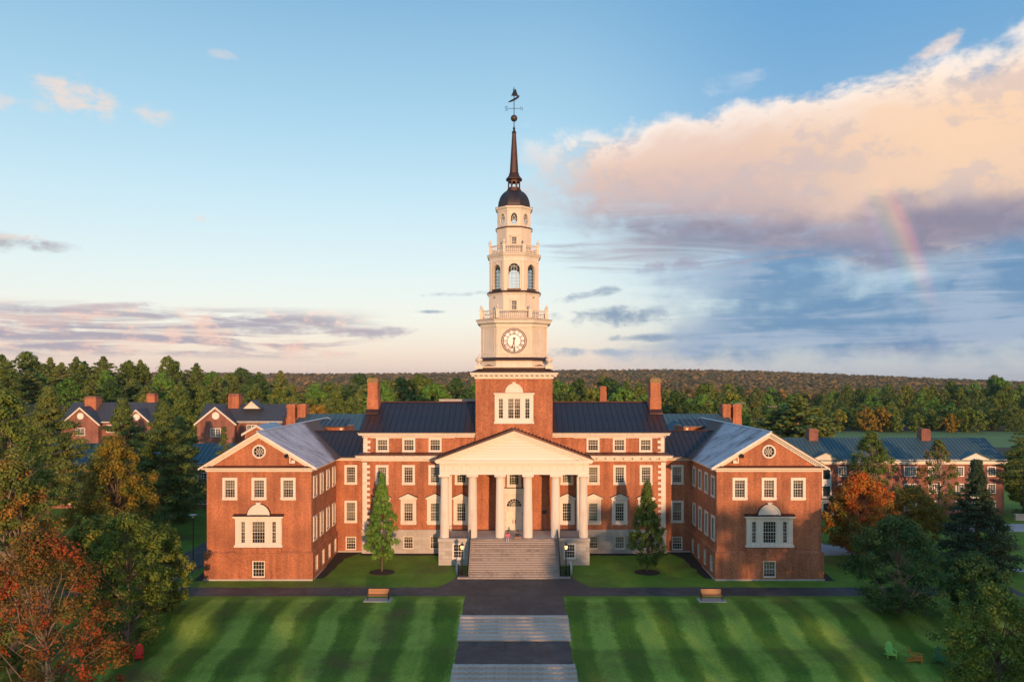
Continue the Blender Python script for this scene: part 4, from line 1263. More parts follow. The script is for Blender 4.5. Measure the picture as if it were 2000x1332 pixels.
# board joints in the tympanum
for k in range(1, 9):
    z = 12.3 + k * .33
    hw = (PA - .62 - z) / (PA - .55 - 12.3) * (PH - .8)
    if hw > .4: MB().box(-hw, hw, 89.092, 89.10, z - .008, z + .008).build('board_joint', 'granite_joint', lib)
prk = (PA - 12.35) / PH
for s2 in (-1, 1):
    tp = lambda x: PA - abs(x) * prk
    for ya, yb, a, c, xe in ((YPF - .02, 89.09, 0, .20, PH), (YPF + .12, 89.09, .20, .30, PH - .35), (88.86, 89.09, .30, .62, PH - .8)):
        x1 = s2 * xe
        MB().hexa([(0, ya, tp(0) - c), (x1, ya, tp(x1) - c), (x1, yb, tp(x1) - c), (0, yb, tp(0) - c), (0, ya, tp(0) - a), (x1, ya, tp(x1) - a), (x1, yb, tp(x1) - a), (0, yb, tp(0) - a)]).build('raking_cornice', 'trim', lib)
    me = MB().hexa([(-.30, -.02, -.11 + s2 * .30 * prk), (.30, -.02, -.11 - s2 * .30 * prk), (.30, .30, -.11 - s2 * .30 * prk), (-.30, .30, -.11 + s2 * .30 * prk), (-.30, -.02, s2 * .30 * prk), (.30, -.02, -s2 * .30 * prk), (.30, .30, -s2 * .30 * prk), (-.30, .30, s2 * .30 * prk)]).mesh('mutule', 'trim')
    for k in range(8):
        x = s2 * (.85 + k * 1.02)
        obj('mutule', me, lib, (x, YPF + .2, tp(x) - .302))
    # roof slope with ribs
    x1 = s2 * (PH + .12)
    zt = lambda x: PA + .06 - abs(x) * prk
    r = MB().hexa([(0, YPF - .1, zt(0) - .05), (x1, YPF - .1, zt(x1) - .05), (x1, 93.3, zt(x1) - .05), (0, 93.44, zt(0) - .05), (0, YPF - .1, zt(0)), (x1, YPF - .1, zt(x1)), (x1, 93.3, zt(x1) + .0), (0, 93.44, zt(0))]).build('portico_roof', 'roof_brown', lib)
    rib = MB().box(-.035, .035, YPF - .1, 93.4, 0, .14).mesh('roof_rib', 'roof_brown')
    for k in range(22):
        x = s2 * (.2 + k * .42)
        obj('roof_rib', rib, r, (x, 0, zt(x) - .01))
    e1 = s2 * (PH + .12)
    MB().hexa([(0, YPF - .16, zt(0) - .05), (e1, YPF - .16, zt(e1) - .05), (e1, YPF - .101, zt(e1) - .05), (0, YPF - .101, zt(0) - .05), (0, YPF - .16, zt(0) + .16), (e1, YPF - .16, zt(e1) + .12), (e1, YPF - .101, zt(e1) + .12), (0, YPF - .101, zt(0) + .16)]).build('roof_edge', 'copper_ledge' if s2 > 0 else 'roof_brown', lib)  # brighter copper on the right half imitates sunlight on that edge

# entrance: white door case with fanlight, double doors, upper window
yd = YM - .003
case = MB()
n = 24
fz, fr = 6.20, .88
case_m = MB()
holed(case_m, [(-1.75, 5.85), (1.75, 5.85), (1.75, 7.75), (-1.75, 7.75)], [(fr * math.cos(2 * PI * k / 48), fz + (fr * math.sin(2 * PI * k / 48) if k <= 24 else -.04)) for k in range(49)][:25] + [(-fr, fz - .02), (fr, fz - .02)], (0, fz + .3), YM - .20, yd)
case_m.box(-1.75, -1.02, YM - .20, yd, ZF, 5.85).box(1.02, 1.75, YM - .20, yd, ZF, 5.85).box(-1.02, 1.02, YM - .20, yd, 5.55, 5.85)
dc = case_m.build('door_case', 'trim', lib)
MB().box(-1.80, 1.80, YM - .26, yd, 7.752, 8.25).box(-1.95, 1.95, YM - .42, yd, 8.25, 8.40).build('door_entablature', 'trim', dc)
MB().box(-2.0, 2.0, YM - .47, yd, 8.401, 8.46).build('copper_cover', 'roof_brown', dc)
n = 12
vous = MB()
for k in range(9):
    a = PI * (k + .5) / 9
    vous.hexa([(math.cos(a - .165) * 1.0, YM - .235, fz + math.sin(a - .165) * 1.0), (math.cos(a + .165) * 1.0, YM - .235, fz + math.sin(a + .165) * 1.0), (math.cos(a + .165) * 1.0, YM - .2, fz + math.sin(a + .165) * 1.0), (math.cos(a - .165) * 1.0, YM - .2, fz + math.sin(a - .165) * 1.0),
               (math.cos(a - .165) * 1.42, YM - .235, fz + math.sin(a - .165) * 1.42), (math.cos(a + .165) * 1.42, YM - .235, fz + math.sin(a + .165) * 1.42), (math.cos(a + .165) * 1.42, YM - .2, fz + math.sin(a + .165) * 1.42), (math.cos(a - .165) * 1.42, YM - .2, fz + math.sin(a - .165) * 1.42)])
tag(vous.build('voussoirs', 'trim', dc), kind='stuff')
fan = MB()
for k in range(1, 7):
    a = PI * k / 7
    d = Vector((math.cos(a), 0, math.sin(a))); t = Vector((-math.sin(a), 0, math.cos(a))) * .02
    p0 = Vector((0, YM - .13, fz)) + d * .1; p1 = Vector((0, YM - .13, fz)) + d * .88
    dy = Vector((0, .03, 0))
    fan.hexa([p0 - t, p1 - t, p1 - t + dy, p0 - t + dy, p0 + t, p1 + t, p1 + t + dy, p0 + t + dy])
for r0 in (.32, .58):
    fan.loft([[((r) * math.cos(PI * k / 20), yy, fz + r * math.sin(PI * k / 20)) for r, yy in ((r0, YM - .135), (r0 + .04, YM - .135), (r0 + .04, YM - .1), (r0, YM - .1))] for k in range(21)])
fan.build('fanlight_bars', 'trim', dc)
MB().face([(.9 * math.cos(PI * k / 20), YM - .09, fz - .03 + .9 * math.sin(PI * k / 20)) for k in range(21)]).build('pane', 'glass', dc)
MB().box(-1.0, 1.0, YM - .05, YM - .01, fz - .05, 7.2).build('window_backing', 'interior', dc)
for sx in (-1, 1):
    a, c = sorted((sx * .012, sx * 1.0))
    dd = MB().box(a, c, YM - .12, YM - .02, ZF + .02, 5.54)
    for z0, z1 in ((ZF + .2, 4.2), (4.35, 5.35)):
        dd.box(a + .16, c - .16, YM - .135, YM - .12, z0, z1)
    d = dd.build('door', 'door_paint', lib)
    MB().box(sx * .14 - .03, sx * .14 + .03, YM - .20, YM - .136, 4.05, 4.55).build('handle', 'black_iron', d)
    for z in (3.6, 4.5, 5.3):
        MB().box(sx * .985 - .02, sx * .985 + .02, YM - .15, YM - .121, z - .09, z + .09).build('hinge', 'black_iron', d)
put_window(lib, 0, YM - .2, 0, 8.50, 1.75, 2.4, .30, 'plain', 4, 6, blind=0)
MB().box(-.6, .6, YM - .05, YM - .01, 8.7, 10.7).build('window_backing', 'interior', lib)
MB().box(-.57, .57, YM - .2, YM - .004, 8.5, 8.79).build('sill', 'trim', lib)
for sx in (-1, 1):
    f = MB().box(sx * 1.45 - .33, sx * 1.45 - .24, YM - .14, yd, 8.5, 10.62).box(sx * 1.45 + .24, sx * 1.45 + .33, YM - .14, yd, 8.5, 10.62).box(sx * 1.45 - .24, sx * 1.45 + .24, YM - .14, yd, 8.5, 8.85).build('side_light', 'trim', lib)
    MB().box(sx * 1.45 - .24, sx * 1.45 + .24, YM - .06, yd, 8.85, 10.6).build('pane', 'reflection_glow', f)
MB().box(3.36, 3.98, YM - .05, YM - .003, 5.25, 5.68).build('plaque', 'dark_metal', lib)

def railing(parent, p0, p1, h, n, name='railing'):
    p0, p1 = Vector(p0), Vector(p1)
    m = MB()
    up = Vector((0, 0, h))
    m.tube([p0 + up, p1 + up], .035, 6)
    m.tube([p0 + up * .12, p1 + up * .12], .02, 4)
    for k in range(n + 1):
        q = p0.lerp(p1, k / n)
        m.tube([q, q + up], .028 if k in (0, n) else .013, 4)
    return m.build(name, 'black_iron', parent)
for sx in (-1, 1):
    railing(lib, (sx * 5.40, 89.2, ZF), (sx * 7.50, 89.2, ZF), 1.0, 16)

# --- entrance steps --------------------------------------------------------------
NST = 18
st = tag(MB().box(-4.9, 4.9, 88.5, 88.94, -.4, 2.9).build('stair_core', 'step_stone', lib))
rise = (ZF - .02) / NST
tread = (88.95 - 83.3) / NST
for k in range(NST):
    hw = 6.15 if k == 0 else 4.93
    y0 = 83.3 + k * tread
    z1 = .02 + rise * (k + 1)
    MB().box(-hw, hw, y0 - .03, y0 + tread + .35 if k < NST - 1 else 88.95, z1 - .07, z1).box(-hw + .02, hw - .02, y0, y0 + tread + .3 if k < NST - 1 else 88.94, z1 - rise - .02, z1 - .07).build('step', 'step_stone', st)
for sx in (-1, 1):
    a, c = sorted((sx * 4.94, sx * 5.12))
    # cheek wall sloping with the flight and the handrail above it
    MB().prism_x([(83.9, -.2), (88.8, -.2), (88.8, 3.2), (88.5, 3.2), (83.9, .45)], a, c).build('cheek_wall', 'granite', st)
    m = MB(); n = 26
    A, B_ = Vector((sx * 5.03, 83.75, .25)), Vector((sx * 5.03, 88.85, ZF))
    up = Vector((0, 0, 1.02))
    m.tube([A + up, B_ + up], .06, 6); m.tube([A + up * .2, B_ + up * .2], .035, 4)
    for k in range(n + 1):
        q = A.lerp(B_, k / n); m.tube([q, q + up], .05 if k in (0, n) else .022, 4)
    m.build('stair_railing', 'black_iron', st)
    # iron fence round the lamp at the foot
    m = MB()
    for p, q, n in (((sx * 5.1, 83.75, .2), (sx * 6.1, 83.75, .2), 9), ((sx * 6.1, 83.75, .2), (sx * 6.1, 85.2, .2), 10)):
        p, q = Vector(p), Vector(q); up = Vector((0, 0, 1.05))
        m.tube([p + up * .93, q + up * .93], .03, 5); m.tube([p + up * .1, q + up * .1], .03, 5)
        for k in range(n + 1):
            w = p.lerp(q, k / n); m.tube([w, w + up], [.034, .03], 4)
    m.build('iron_fence', 'black_iron', st)
    # small scrolled granite curb behind the fence
    pts = [(sx * (6.28 + .12 * math.sin(t * 3.0)), 85.0 + t * 1.6, .15 + .75 * t) for t in [k / 8 for k in range(9)]]
    MB().loft([[(x - .12, y, -.2), (x + .12, y, -.2), (x + .12, y, z + .25), (x - .12, y, z + .25)] for x, y, z in pts]).build('curb', 'granite', st)

# --- rear block of the library with teal metal roof ------------------------------
for (x0, x1, y0, y1, ze, zr) in ((-34.5, 34.5, 119.0, 131.0, 13.5, 16.1),):
    MB().box(x0, x1, y0, y1, -.5, ze).build('wall', 'brick', lib)
    yc = (y0 + y1) / 2
    r = MB().prism_x([(y0 - .5, ze + .01), (y1 + .5, ze + .01), (yc, zr)], x0 - .2, x1 + .2).build('roof', 'roof_teal', lib)
    se = MB(); k = x0
    while k < x1:
        se.hexa([(k - .02, y0 - .5, ze + .01), (k + .02, y0 - .5, ze + .01), (k + .02, yc, zr), (k - .02, yc, zr), (k - .02, y0 - .5, ze + .07), (k + .02, y0 - .5, ze + .07), (k + .02, yc, zr + .06), (k - .02, yc, zr + .06)]); k += .8
    tag(se.build('roof_seams', 'roof_teal', r), kind='stuff')
    MB().box(x0 - .2, x1 + .2, y0 - .62, y0 - .003, ze - .5, ze).build('cornice', 'trim', lib)
for sx in (-1, 1):
    for dxx in (-.85, .85):
        chimney(lib, sx * 35.1 + dxx, 123.6, 1.45, 2.2, 8, 15.4, 17.7, False, cap='brick')
# low gabled annex showing behind the left wing
xm = -39.1
MB().prism_y([(xm - 1.9, -.5), (xm + 1.9, -.5), (xm + 1.9, 13.5), (xm, 14.6), (xm - 1.9, 13.5)], 117, 126).build('annex_wall', 'brick', lib)
for s2 in (-1, 1):
    xe = xm + s2 * 2.3
    MB().hexa([(xm, 116.7, 14.62), (xe, 116.7, 13.29), (xe, 126, 13.29), (xm, 126, 14.62), (xm, 116.7, 14.75), (xe, 116.7, 13.42), (xe, 126, 13.42), (xm, 126, 14.75)]).build('roof', 'roof_pale' if s2 > 0 else 'roof', lib)
    MB().hexa([(xm, 116.55, 14.40), (xe, 116.55, 13.07), (xe, 116.698, 13.07), (xm, 116.698, 14.40), (xm, 116.55, 14.75), (xe, 116.55, 13.42), (xe, 116.698, 13.42), (xm, 116.698, 14.75)]).build('raking_cornice', 'trim', lib)
chimney(lib, 12.9, 111, .95, .95, 12, 19.9, 20.7, False, cap='brick')
MB().box(-10.2, -4.7, 104.5, 104.8, 17.2, 19.0).build('parapet', 'concrete', lib)

# --- clock tower -------------------------------------------------------------------
TY = 98.15                                     # tower axis
def octo(a, bq, z, cy=TY):
    return [(-bq, cy - a, z), (bq, cy - a, z), (a, cy - bq, z), (a, cy + bq, z), (bq, cy + a, z), (-bq, cy + a, z), (-a, cy + bq, z), (-a, cy - bq, z)]
def oloft(name, mat, levels, parent=lib, cap0=True, cap1=True):
    """levels: (a, b, z) rings of a chamfered square"""
    return MB().loft([octo(*l) for l in levels], cap0, cap1).build(name, mat, parent)
def square(a, z): return [(-a, TY - a, z), (a, TY - a, z), (a, TY + a, z), (-a, TY + a, z)]
SH = 4.68
def tower_hole(): return (-1.45 + SH, 1.45 + SH, 16.95, 19.62)
wall(lib, 'brick', -SH, TY - SH, 1, 0, 2 * SH, 12.0, 21.8, [(-1.9 + SH, 1.9 + SH, 16.75, 19.45)], .4)
wall(lib, 'brick', SH, TY - SH, 0, 1, 2 * SH, 12.0, 21.8, (), .4)
wall(lib, 'brick', SH, TY + SH, -1, 0, 2 * SH, 12.0, 21.8, (), .4)
wall(lib, 'brick', -SH, TY + SH, 0, -1, 2 * SH, 12.0, 21.8, (), .4)
MB().box(-3.8, 3.8, TY - SH + .9, TY + 3.6, 12.5, 21.7).build('dark_room_core', 'interior', lib)  # dark box in place of the unlit tower room
# the big window in the shaft
yt = TY - SH
f = MB()
f.box(-2.45, 2.45, yt - .22, yt - .003, 16.28, 16.52).box(-2.35, 2.35, yt - .12, yt - .003, 16.52, 16.75)
for a, c in ((-2.35, -1.9), (1.9, 2.35)):
    f.box(a, c, yt - .12, yt + .15, 16.75, 19.45)
f.box(-1.9, -1.88, yt - .1, yt + .15, 16.75, 19.45).box(1.88, 1.9, yt - .1, yt + .15, 16.75, 19.45)
for a, c in ((-1.34, -.74), (.74, 1.34)):
    f.box(a, c, yt - .12, yt + .15, 16.75, 19.45)
f.box(-2.35, 2.35, yt - .12, yt - .003, 19.451, 19.85).box(-2.50, 2.50, yt - .30, yt - .003, 19.85, 20.02)
tw = f.build('three_part_window', 'trim', lib)
MB().box(-2.52, 2.52, yt - .32, yt - .003, 20.021, 20.06).build('copper_cover', 'roof_brown', tw)
for a, c, n in ((-1.88, -1.34, 2), (-.74, -.03, 3), (.03, .74, 3), (1.34, 1.88, 2)):
    s = MB()
    zA, zB = 16.95, 19.3
    s.box(a, a + .045, yt + .02, yt + .09, zA, zB).box(c - .045, c, yt + .02, yt + .09, zA, zB).box(a + .045, c - .045, yt + .02, yt + .09, 18.06, 18.13)
    s.box(a, c, yt - .05, yt + .1, 16.75, zA).box(a, c, yt - .05, yt + .1, zB, 19.45)
    for k in range(1, n):
        x = lerp(a, c, k / n); s.box(x - .015, x + .015, yt + .03, yt + .08, zA, zB)
    for k in range(1, 6):
        if k == 3: continue
        z = lerp(zA, zB, k / 6); s.box(a + .045, c - .045, yt + .032, yt + .078, z - .014, z + .014)
    s.build('sash', 'trim', tw)
    MB().face([(a, yt + .06, zA), (c, yt + .06, zA), (c, yt + .06, zB), (a, yt + .06, zB)]).build('pane', 'glass', tw)
MB().box(-.03, .03, yt - .02, yt + .12, 16.75, 19.45).build('mullion', 'trim', tw)
n = 20
MB().prism_y([(1.10 * math.cos(PI * k / n), 20.06 + 1.10 * math.sin(PI * k / n)) for k in range(n + 1)], yt - .16, yt - .003).build('half_round_head', 'trim', tw)
MB().loft([[(r * math.cos(PI * k / n), yy, 20.06 + r * math.sin(PI * k / n)) for r, yy in ((.90, yt - .161), (.90, yt - .22), (1.08, yt - .22), (1.12, yt - .14))] for k in range(n + 1)]).build('archivolt', 'trim', tw)
MB().hexa([(-.12, yt - .28, 20.98), (.12, yt - .28, 20.98), (.12, yt - .003, 20.98), (-.12, yt - .003, 20.98), (-.22, yt - .28, 21.32), (.22, yt - .28, 21.32), (.22, yt - .003, 21.32), (-.22, yt - .003, 21.32)]).build('keystone', 'trim', tw)

# brick shaft cornice with modillions, copper skirt, square base with pedestals
MB().loft([square(SH + d, z) for d, z in ((.02, 21.72), (.12, 21.74), (.14, 21.98), (.60, 22.22), (.62, 22.36), (.70, 22.50), (.4, 22.51))]).build('cornice', 'trim', lib)
mo = MB().box(-.12, .12, -.50, -.13, 0, .20).mesh('modillion', 'trim')
for side in range(4):
    ang = side * PI / 2
    for k in range(17):
        u = -SH - .25 + k * (2 * SH + .5) / 16
        p = Matrix.Rotation(ang, 3, 'Z') @ Vector((u, -SH, 0))
        obj('modillion', mo, lib, (p.x, TY + p.y, 22.0), ang)
MB().loft([square(SH + .72, 22.515), square(4.3, 22.95)], False, True).build('copper_skirt', 'roof_brown', lib)
MB().loft([square(4.25, 22.9), square(4.25, 23.12)]).build('base_course', 'roof_brown', lib)
MB().loft([square(4.42, 23.12), square(4.42, 23.26)]).build('base_course', 'ashlar', lib)
ped = MB().box(-.46, .46, -.46, .46, 0, .42).mesh('pedestal', 'ashlar')
urn = MB().lathe([(.24, 0), (.24, .08), (.12, .16), (.11, .26), (.30, .42), (.44, .62), (.46, .74), (.40, .80), (.36, .83), (.22, .92), (.16, 1.0), (.18, 1.06), (.10, 1.16), (.09, 1.26), (.03, 1.36)], 16).mesh('urn', 'ashlar', True)
for sx in (-1, 1):
    for sy in (-1, 1):
        obj('pedestal', ped, lib, (sx * 4.28, TY + sy * 4.28, 22.95))
        obj('urn', urn, lib, (sx * 4.28, TY + sy * 4.28, 23.37))
for a in range(4):
    g = MB().prism_y([(-.75, 0), (.75, 0), (0, .24)], -.25, .0)
    p = Matrix.Rotation(a * PI / 2, 3, 'Z')
for sx in (-1, 1):
    MB().prism_y([(sx * 3.1 - .75, 23.262), (sx * 3.1 + .75, 23.262), (sx * 3.1, 23.50)], TY - 4.35, TY - 3.2).build('cricket', 'roof_brown', lib)

# clock stage
A1, B1 = 4.20, 2.20
oloft('clock_stage_plinth', 'ashlar', [(A1 - .02, B1, 23.2), (A1 - .02, B1, 23.95)])
oloft('copper_band', 'roof_brown', [(A1 + .0, B1 + .0, 23.952), (A1 + .22, B1 + .10, 23.96), (A1 + .22, B1 + .10, 24.05), (A1 - .05, B1 - .02, 24.38)])
oloft('clock_stage', 'ashlar', [(A1 - .06, B1 - .02, 24.36), (A1 - .06, B1 - .02, 24.62), (A1 - .13, B1 - .05, 24.66), (A1 - .13, B1 - .05, 28.3)])
oloft('cornice', 'trim', [(A1 - .12, B1 - .04, 28.12), (A1 - .02, B1, 28.14), (A1 + .02, B1 + .02, 28.42), (A1 + .40, B1 + .18, 28.62), (A1 + .42, B1 + .19, 28.80), (A1 + .55, B1 + .24, 28.96), (A1 + .55, B1 + .24, 29.02)])
oloft('copper_cover', 'roof_brown', [(A1 + .58, B1 + .25, 29.02), (A1 + .58, B1 + .25, 29.05), (A1 - .1, B1 - .04, 29.17)])
yf = TY - A1 + .13
def raised_frame(parent, hw, z0, z1, w, mat='ashlar', d=.05, name='panel_frame', loc=(0, 0, 0), rotz=0):
    return MB().box(-hw, -hw + w, -d, 0.02, z0 + w, z1 - w).box(hw - w, hw, -d, 0.02, z0 + w, z1 - w).box(-hw, hw, -d, .02, z1 - w, z1).box(-hw, hw, -d, .02, z0, z0 + w).build(name, mat, parent, loc=loc, rotz=rotz)
for k in range(4):
    ang = k * PI / 2
    p = Matrix.Rotation(ang, 3, 'Z') @ Vector((0, -(A1 - .13), 0))
    raised_frame(lib, 2.02, 24.75, 28.1, .10, loc=(p.x, TY + p.y, 0), rotz=ang, d=.10)
    raised_frame(lib, 1.66, 24.92, 27.95, .05, loc=(p.x, TY + p.y, 0), rotz=ang)
    q = Matrix.Rotation(ang + PI / 4, 3, 'Z') @ Vector((0, -((A1 - .13 + B1 - .05) / math.sqrt(2)), 0))
    raised_frame(lib, 1.05, 24.85, 27.95, .07, loc=(q.x, TY + q.y, 0), rotz=ang + PI / 4)

def flat_ring(r0, r1, y0, y1, n=48):
    q = [(r0, y0), (r1, y0), (r1, y1), (r0, y1)]
    return MB().loft([[(r * math.cos(2 * PI * k / n), d, r * math.sin(2 * PI * k / n)) for k in range(n)] for r, d in q + q[:1]], False, False)
CR = 1.52
face_m = MB().loft([[(CR * math.cos(2 * PI * k / 48), yy, CR * math.sin(2 * PI * k / 48)) for k in range(48)] for yy in (0, -.07)]).mesh('clock', 'clock_white')
rim_m = flat_ring(1.28, 1.56, -.10, .0).mesh('minute_ring', 'clock_dark')
inn_m = flat_ring(.80, .86, -.09, -.06).mesh('inner_ring', 'clock_dark')
tk = MB()
for k in range(60):
    a = 2 * PI * k / 60
    d = Vector((math.sin(a), 0, math.cos(a))); t = Vector((math.cos(a), 0, -math.sin(a))) * .035
    p0, p1 = d * 1.37 + Vector((0, -.105, 0)), d * 1.46 + Vector((0, -.105, 0)); dy = Vector((0, .01, 0))
    tk.hexa([p0 - t, p1 - t, p1 - t + dy, p0 - t + dy, p0 + t, p1 + t, p1 + t + dy, p0 + t + dy])
tick_m = tk.mesh('minute_marks', 'clock_white')
ROM = ['XII', 'I', 'II', 'III', 'IIII', 'V', 'VI', 'VII', 'VIII', 'IX', 'X', 'XI']
def numeral_mesh(s):
    m = MB(); adv = {'I': .105, 'V': .19, 'X': .20}
    wtot = sum(adv[c] for c in s)
    x = -wtot / 2; h = .40
    def stroke(xa, xb, w):
        m.hexa([(xa - w, -.092, -h / 2), (xa + w, -.092, -h / 2), (xa + w, -.072, -h / 2), (xa - w, -.072, -h / 2), (xb - w, -.092, h / 2), (xb + w, -.092, h / 2), (xb + w, -.072, h / 2), (xb - w, -.072, h / 2)])
    for c in s:
        w = adv[c]; m_ = x + w / 2
        if c == 'I': stroke(m_, m_, .028)
        elif c == 'V': stroke(m_ + .0, x + .03, .026); stroke(m_ + .0, x + w - .03, .014)
        else: stroke(x + w - .03, x + .03, .026); stroke(x + .03, x + w - .03, .014)
        x += w
    for zz in (-h / 2, h / 2):
        m.box(-wtot / 2 + .01, wtot / 2 - .01, -.0915, -.0725, zz - .012, zz + .012)
    return m.mesh('numeral', 'clock_dark')
num_m = [numeral_mesh(s) for s in ROM]
def hand_mesh(L, w, name, y):
    m = MB()
    m.loft([[(-w * .5, y, -.34), (w * .5, y, -.34), (w * .5, y + .02, -.34), (-w * .5, y + .02, -.34)], [(-w * .55, y, L * .62), (w * .55, y, L * .62), (w * .55, y + .02, L * .62), (-w * .55, y + .02, L * .62)]])
    m.loft([[(-w * .55, y, L * .62), (w * .55, y, L * .62), (w * .55, y + .02, L * .62), (-w * .55, y + .02, L * .62)], [(-w * 1.5, y, L * .72), (w * 1.5, y, L * .72), (w * 1.5, y + .02, L * .72), (-w * 1.5, y + .02, L * .72)], [(-w * .3, y, L), (w * .3, y, L), (w * .3, y + .02, L), (-w * .3, y + .02, L)]])
    m.loft([[(.12 * math.cos(2 * PI * k / 12) + 0, yy, -.30 + .12 * math.sin(2 * PI * k / 12)) for k in range(12)] for yy in (y, y + .02)])
    return m.mesh(name, 'black_iron')
hh_m, mh_m = hand_mesh(.98, .085, 'hour_hand', -.135), hand_mesh(1.42, .065, 'minute_hand', -.165)
hub_m = MB().loft([[(.09 * math.cos(2 * PI * k / 12), yy, .09 * math.sin(2 * PI * k / 12)) for k in range(12)] for yy in (-.07, -.19)]).mesh('hub', 'black_iron')
for side in (0, 1, 3):
    ang = side * PI / 2
    p = Matrix.Rotation(ang, 3, 'Z') @ Vector((0, -(A1 - .13) - .002, 0))
    ck = obj('clock', face_m, lib, (p.x, TY + p.y, 26.38), ang)
    obj('minute_ring', rim_m, ck); obj('inner_ring', inn_m, ck)
    tag(obj('minute_marks', tick_m, ck), kind='stuff')
    for k in range(12):
        a = k * PI / 6
        obj('numeral', num_m[k], ck, (math.sin(a) * 1.07, 0, math.cos(a) * 1.07), rot=(0, a, 0))
    obj('hour_hand', hh_m, ck, rot=(0, R_(180 + 15.5), 0))
    obj('minute_hand', mh_m, ck, rot=(0, R_(176), 0))
    obj('hub', hub_m, ck)

# balustrades
def balustrade(a, bq, z0, h, nf, nd, post=.20):
    root = oloft('balustrade', 'ashlar', [(a + .13, bq + .05, z0), (a + .13, bq + .05, z0 + .10)], cap1=True)
    pts = octo(a, bq, 0)
    bal = MB().lathe([(.05, 0), (.05, .04), (.035, .07), (.075, h * .28), (.03, h * .62), (.05, h - .30), (.05, h - .24)], 6)
    for i in range(8):
        p, q = Vector(pts[i]), Vector(pts[(i + 1) % 8])
        d = (q - p); L = d.length; d.normalize(); nn = Vector((d.y, -d.x, 0))
        n = nf if i % 2 == 0 else nd
        m = MB()
        for k in range(1, n + 1):
            c = p.lerp(q, k / (n + 1))
            m.lathe([(.05, z0 + .1), (.05, z0 + .15), (.035, z0 + .18), (.07, z0 + .1 + h * .28), (.03, z0 + .1 + h * .62), (.05, z0 + h - .16), (.05, z0 + h - .12)], 6, c.x, c.y)
        tag(m.build('balusters', 'ashlar', root), kind='stuff')
        r = MB(); w = nn * .10; e = d * .0
        for za, zb, ww in ((z0 + .101, z0 + .16, .09), (z0 + h - .12, z0 + h, .11)):
            w = nn * ww
            r.hexa([p - w + Vector((0, 0, za)), q - w + Vector((0, 0, za)), q + w + Vector((0, 0, za)), p + w + Vector((0, 0, za)), p - w + Vector((0, 0, zb)), q - w + Vector((0, 0, zb)), q + w + Vector((0, 0, zb)), p + w + Vector((0, 0, zb))])
        r.build('rail', 'ashlar', root)
    pm = MB().box(-post, post, -post, post, z0 + .102, z0 + h + .02).box(-post - .05, post + .05, -post - .05, post + .05, z0 + h + .02, z0 + h + .10).mesh('post', 'ashlar')
    fm = MB().lathe([(.07, 0), (.06, .10), (.15, .20), (.19, .30), (.17, .40), (.08, .50), (.05, .54), (.08, .60), (.03, .66)], 10).mesh('finial', 'ashlar', True)
    for i, p in enumerate(pts):
        obj('post', pm, root, (p[0], p[1], 0), R_(45 if i % 2 else 0) * 0 + R_(22.5 if i in (1, 2, 5, 6) else -22.5) * .0)
        obj('finial', fm, root, (p[0], p[1], z0 + h + .10))
balustrade(4.10, 2.02, 29.08, 1.12, 15, 9)

# stage with small window above the clock
oloft('lower_drum', 'ashlar', [(3.17, 1.31, 29.1), (3.17, 1.31, 32.22)])
oloft('cornice', 'trim', [(3.18, 1.32, 32.1), (3.22, 1.34, 32.22), (3.34, 1.39, 32.42)])
oloft('copper_cover', 'roof_brown', [(3.40, 1.41, 32.421), (3.40, 1.41, 32.50), (3.08, 1.28, 32.74)])
yy = TY - 3.17
put_window(lib, 0, yy - .16, 0, 30.1, .95, 1.45, .16, 'plain', 3, 4, 'ashlar', blind=0)
MB().box(-.34, .34, yy - .03, yy - .004, 30.2, 31.45).build('window_backing', 'interior', lib)
MB().box(-.56, .56, yy - .24, yy - .004, 31.552, 31.66).prism_y([(-.2, 31.66), (.2, 31.66), (.14, 31.82), (-.14, 31.82)], yy - .22, yy - .004).build('window_hood', 'ashlar', lib)
for sx in (-1, 1):
    MB().lathe([(.05, 0), (.05, .3)], 8).build('drain_spout', 'black_iron', lib, loc=(sx * 2.35, TY - 2.12, 31.9), rot=(R_(90), 0, R_(40 * sx)))
# ashlar joints cut as thin recessed strips on the drum front
jm = MB().box(-1.25, 1.25, -.006, 0, -.006, .006).mesh('board_joint', 'granite_joint')
for k in range(5):
    obj('board_joint', jm, lib, (0, yy + .001, 30.0 + k * .45)) if k in (4,) else None

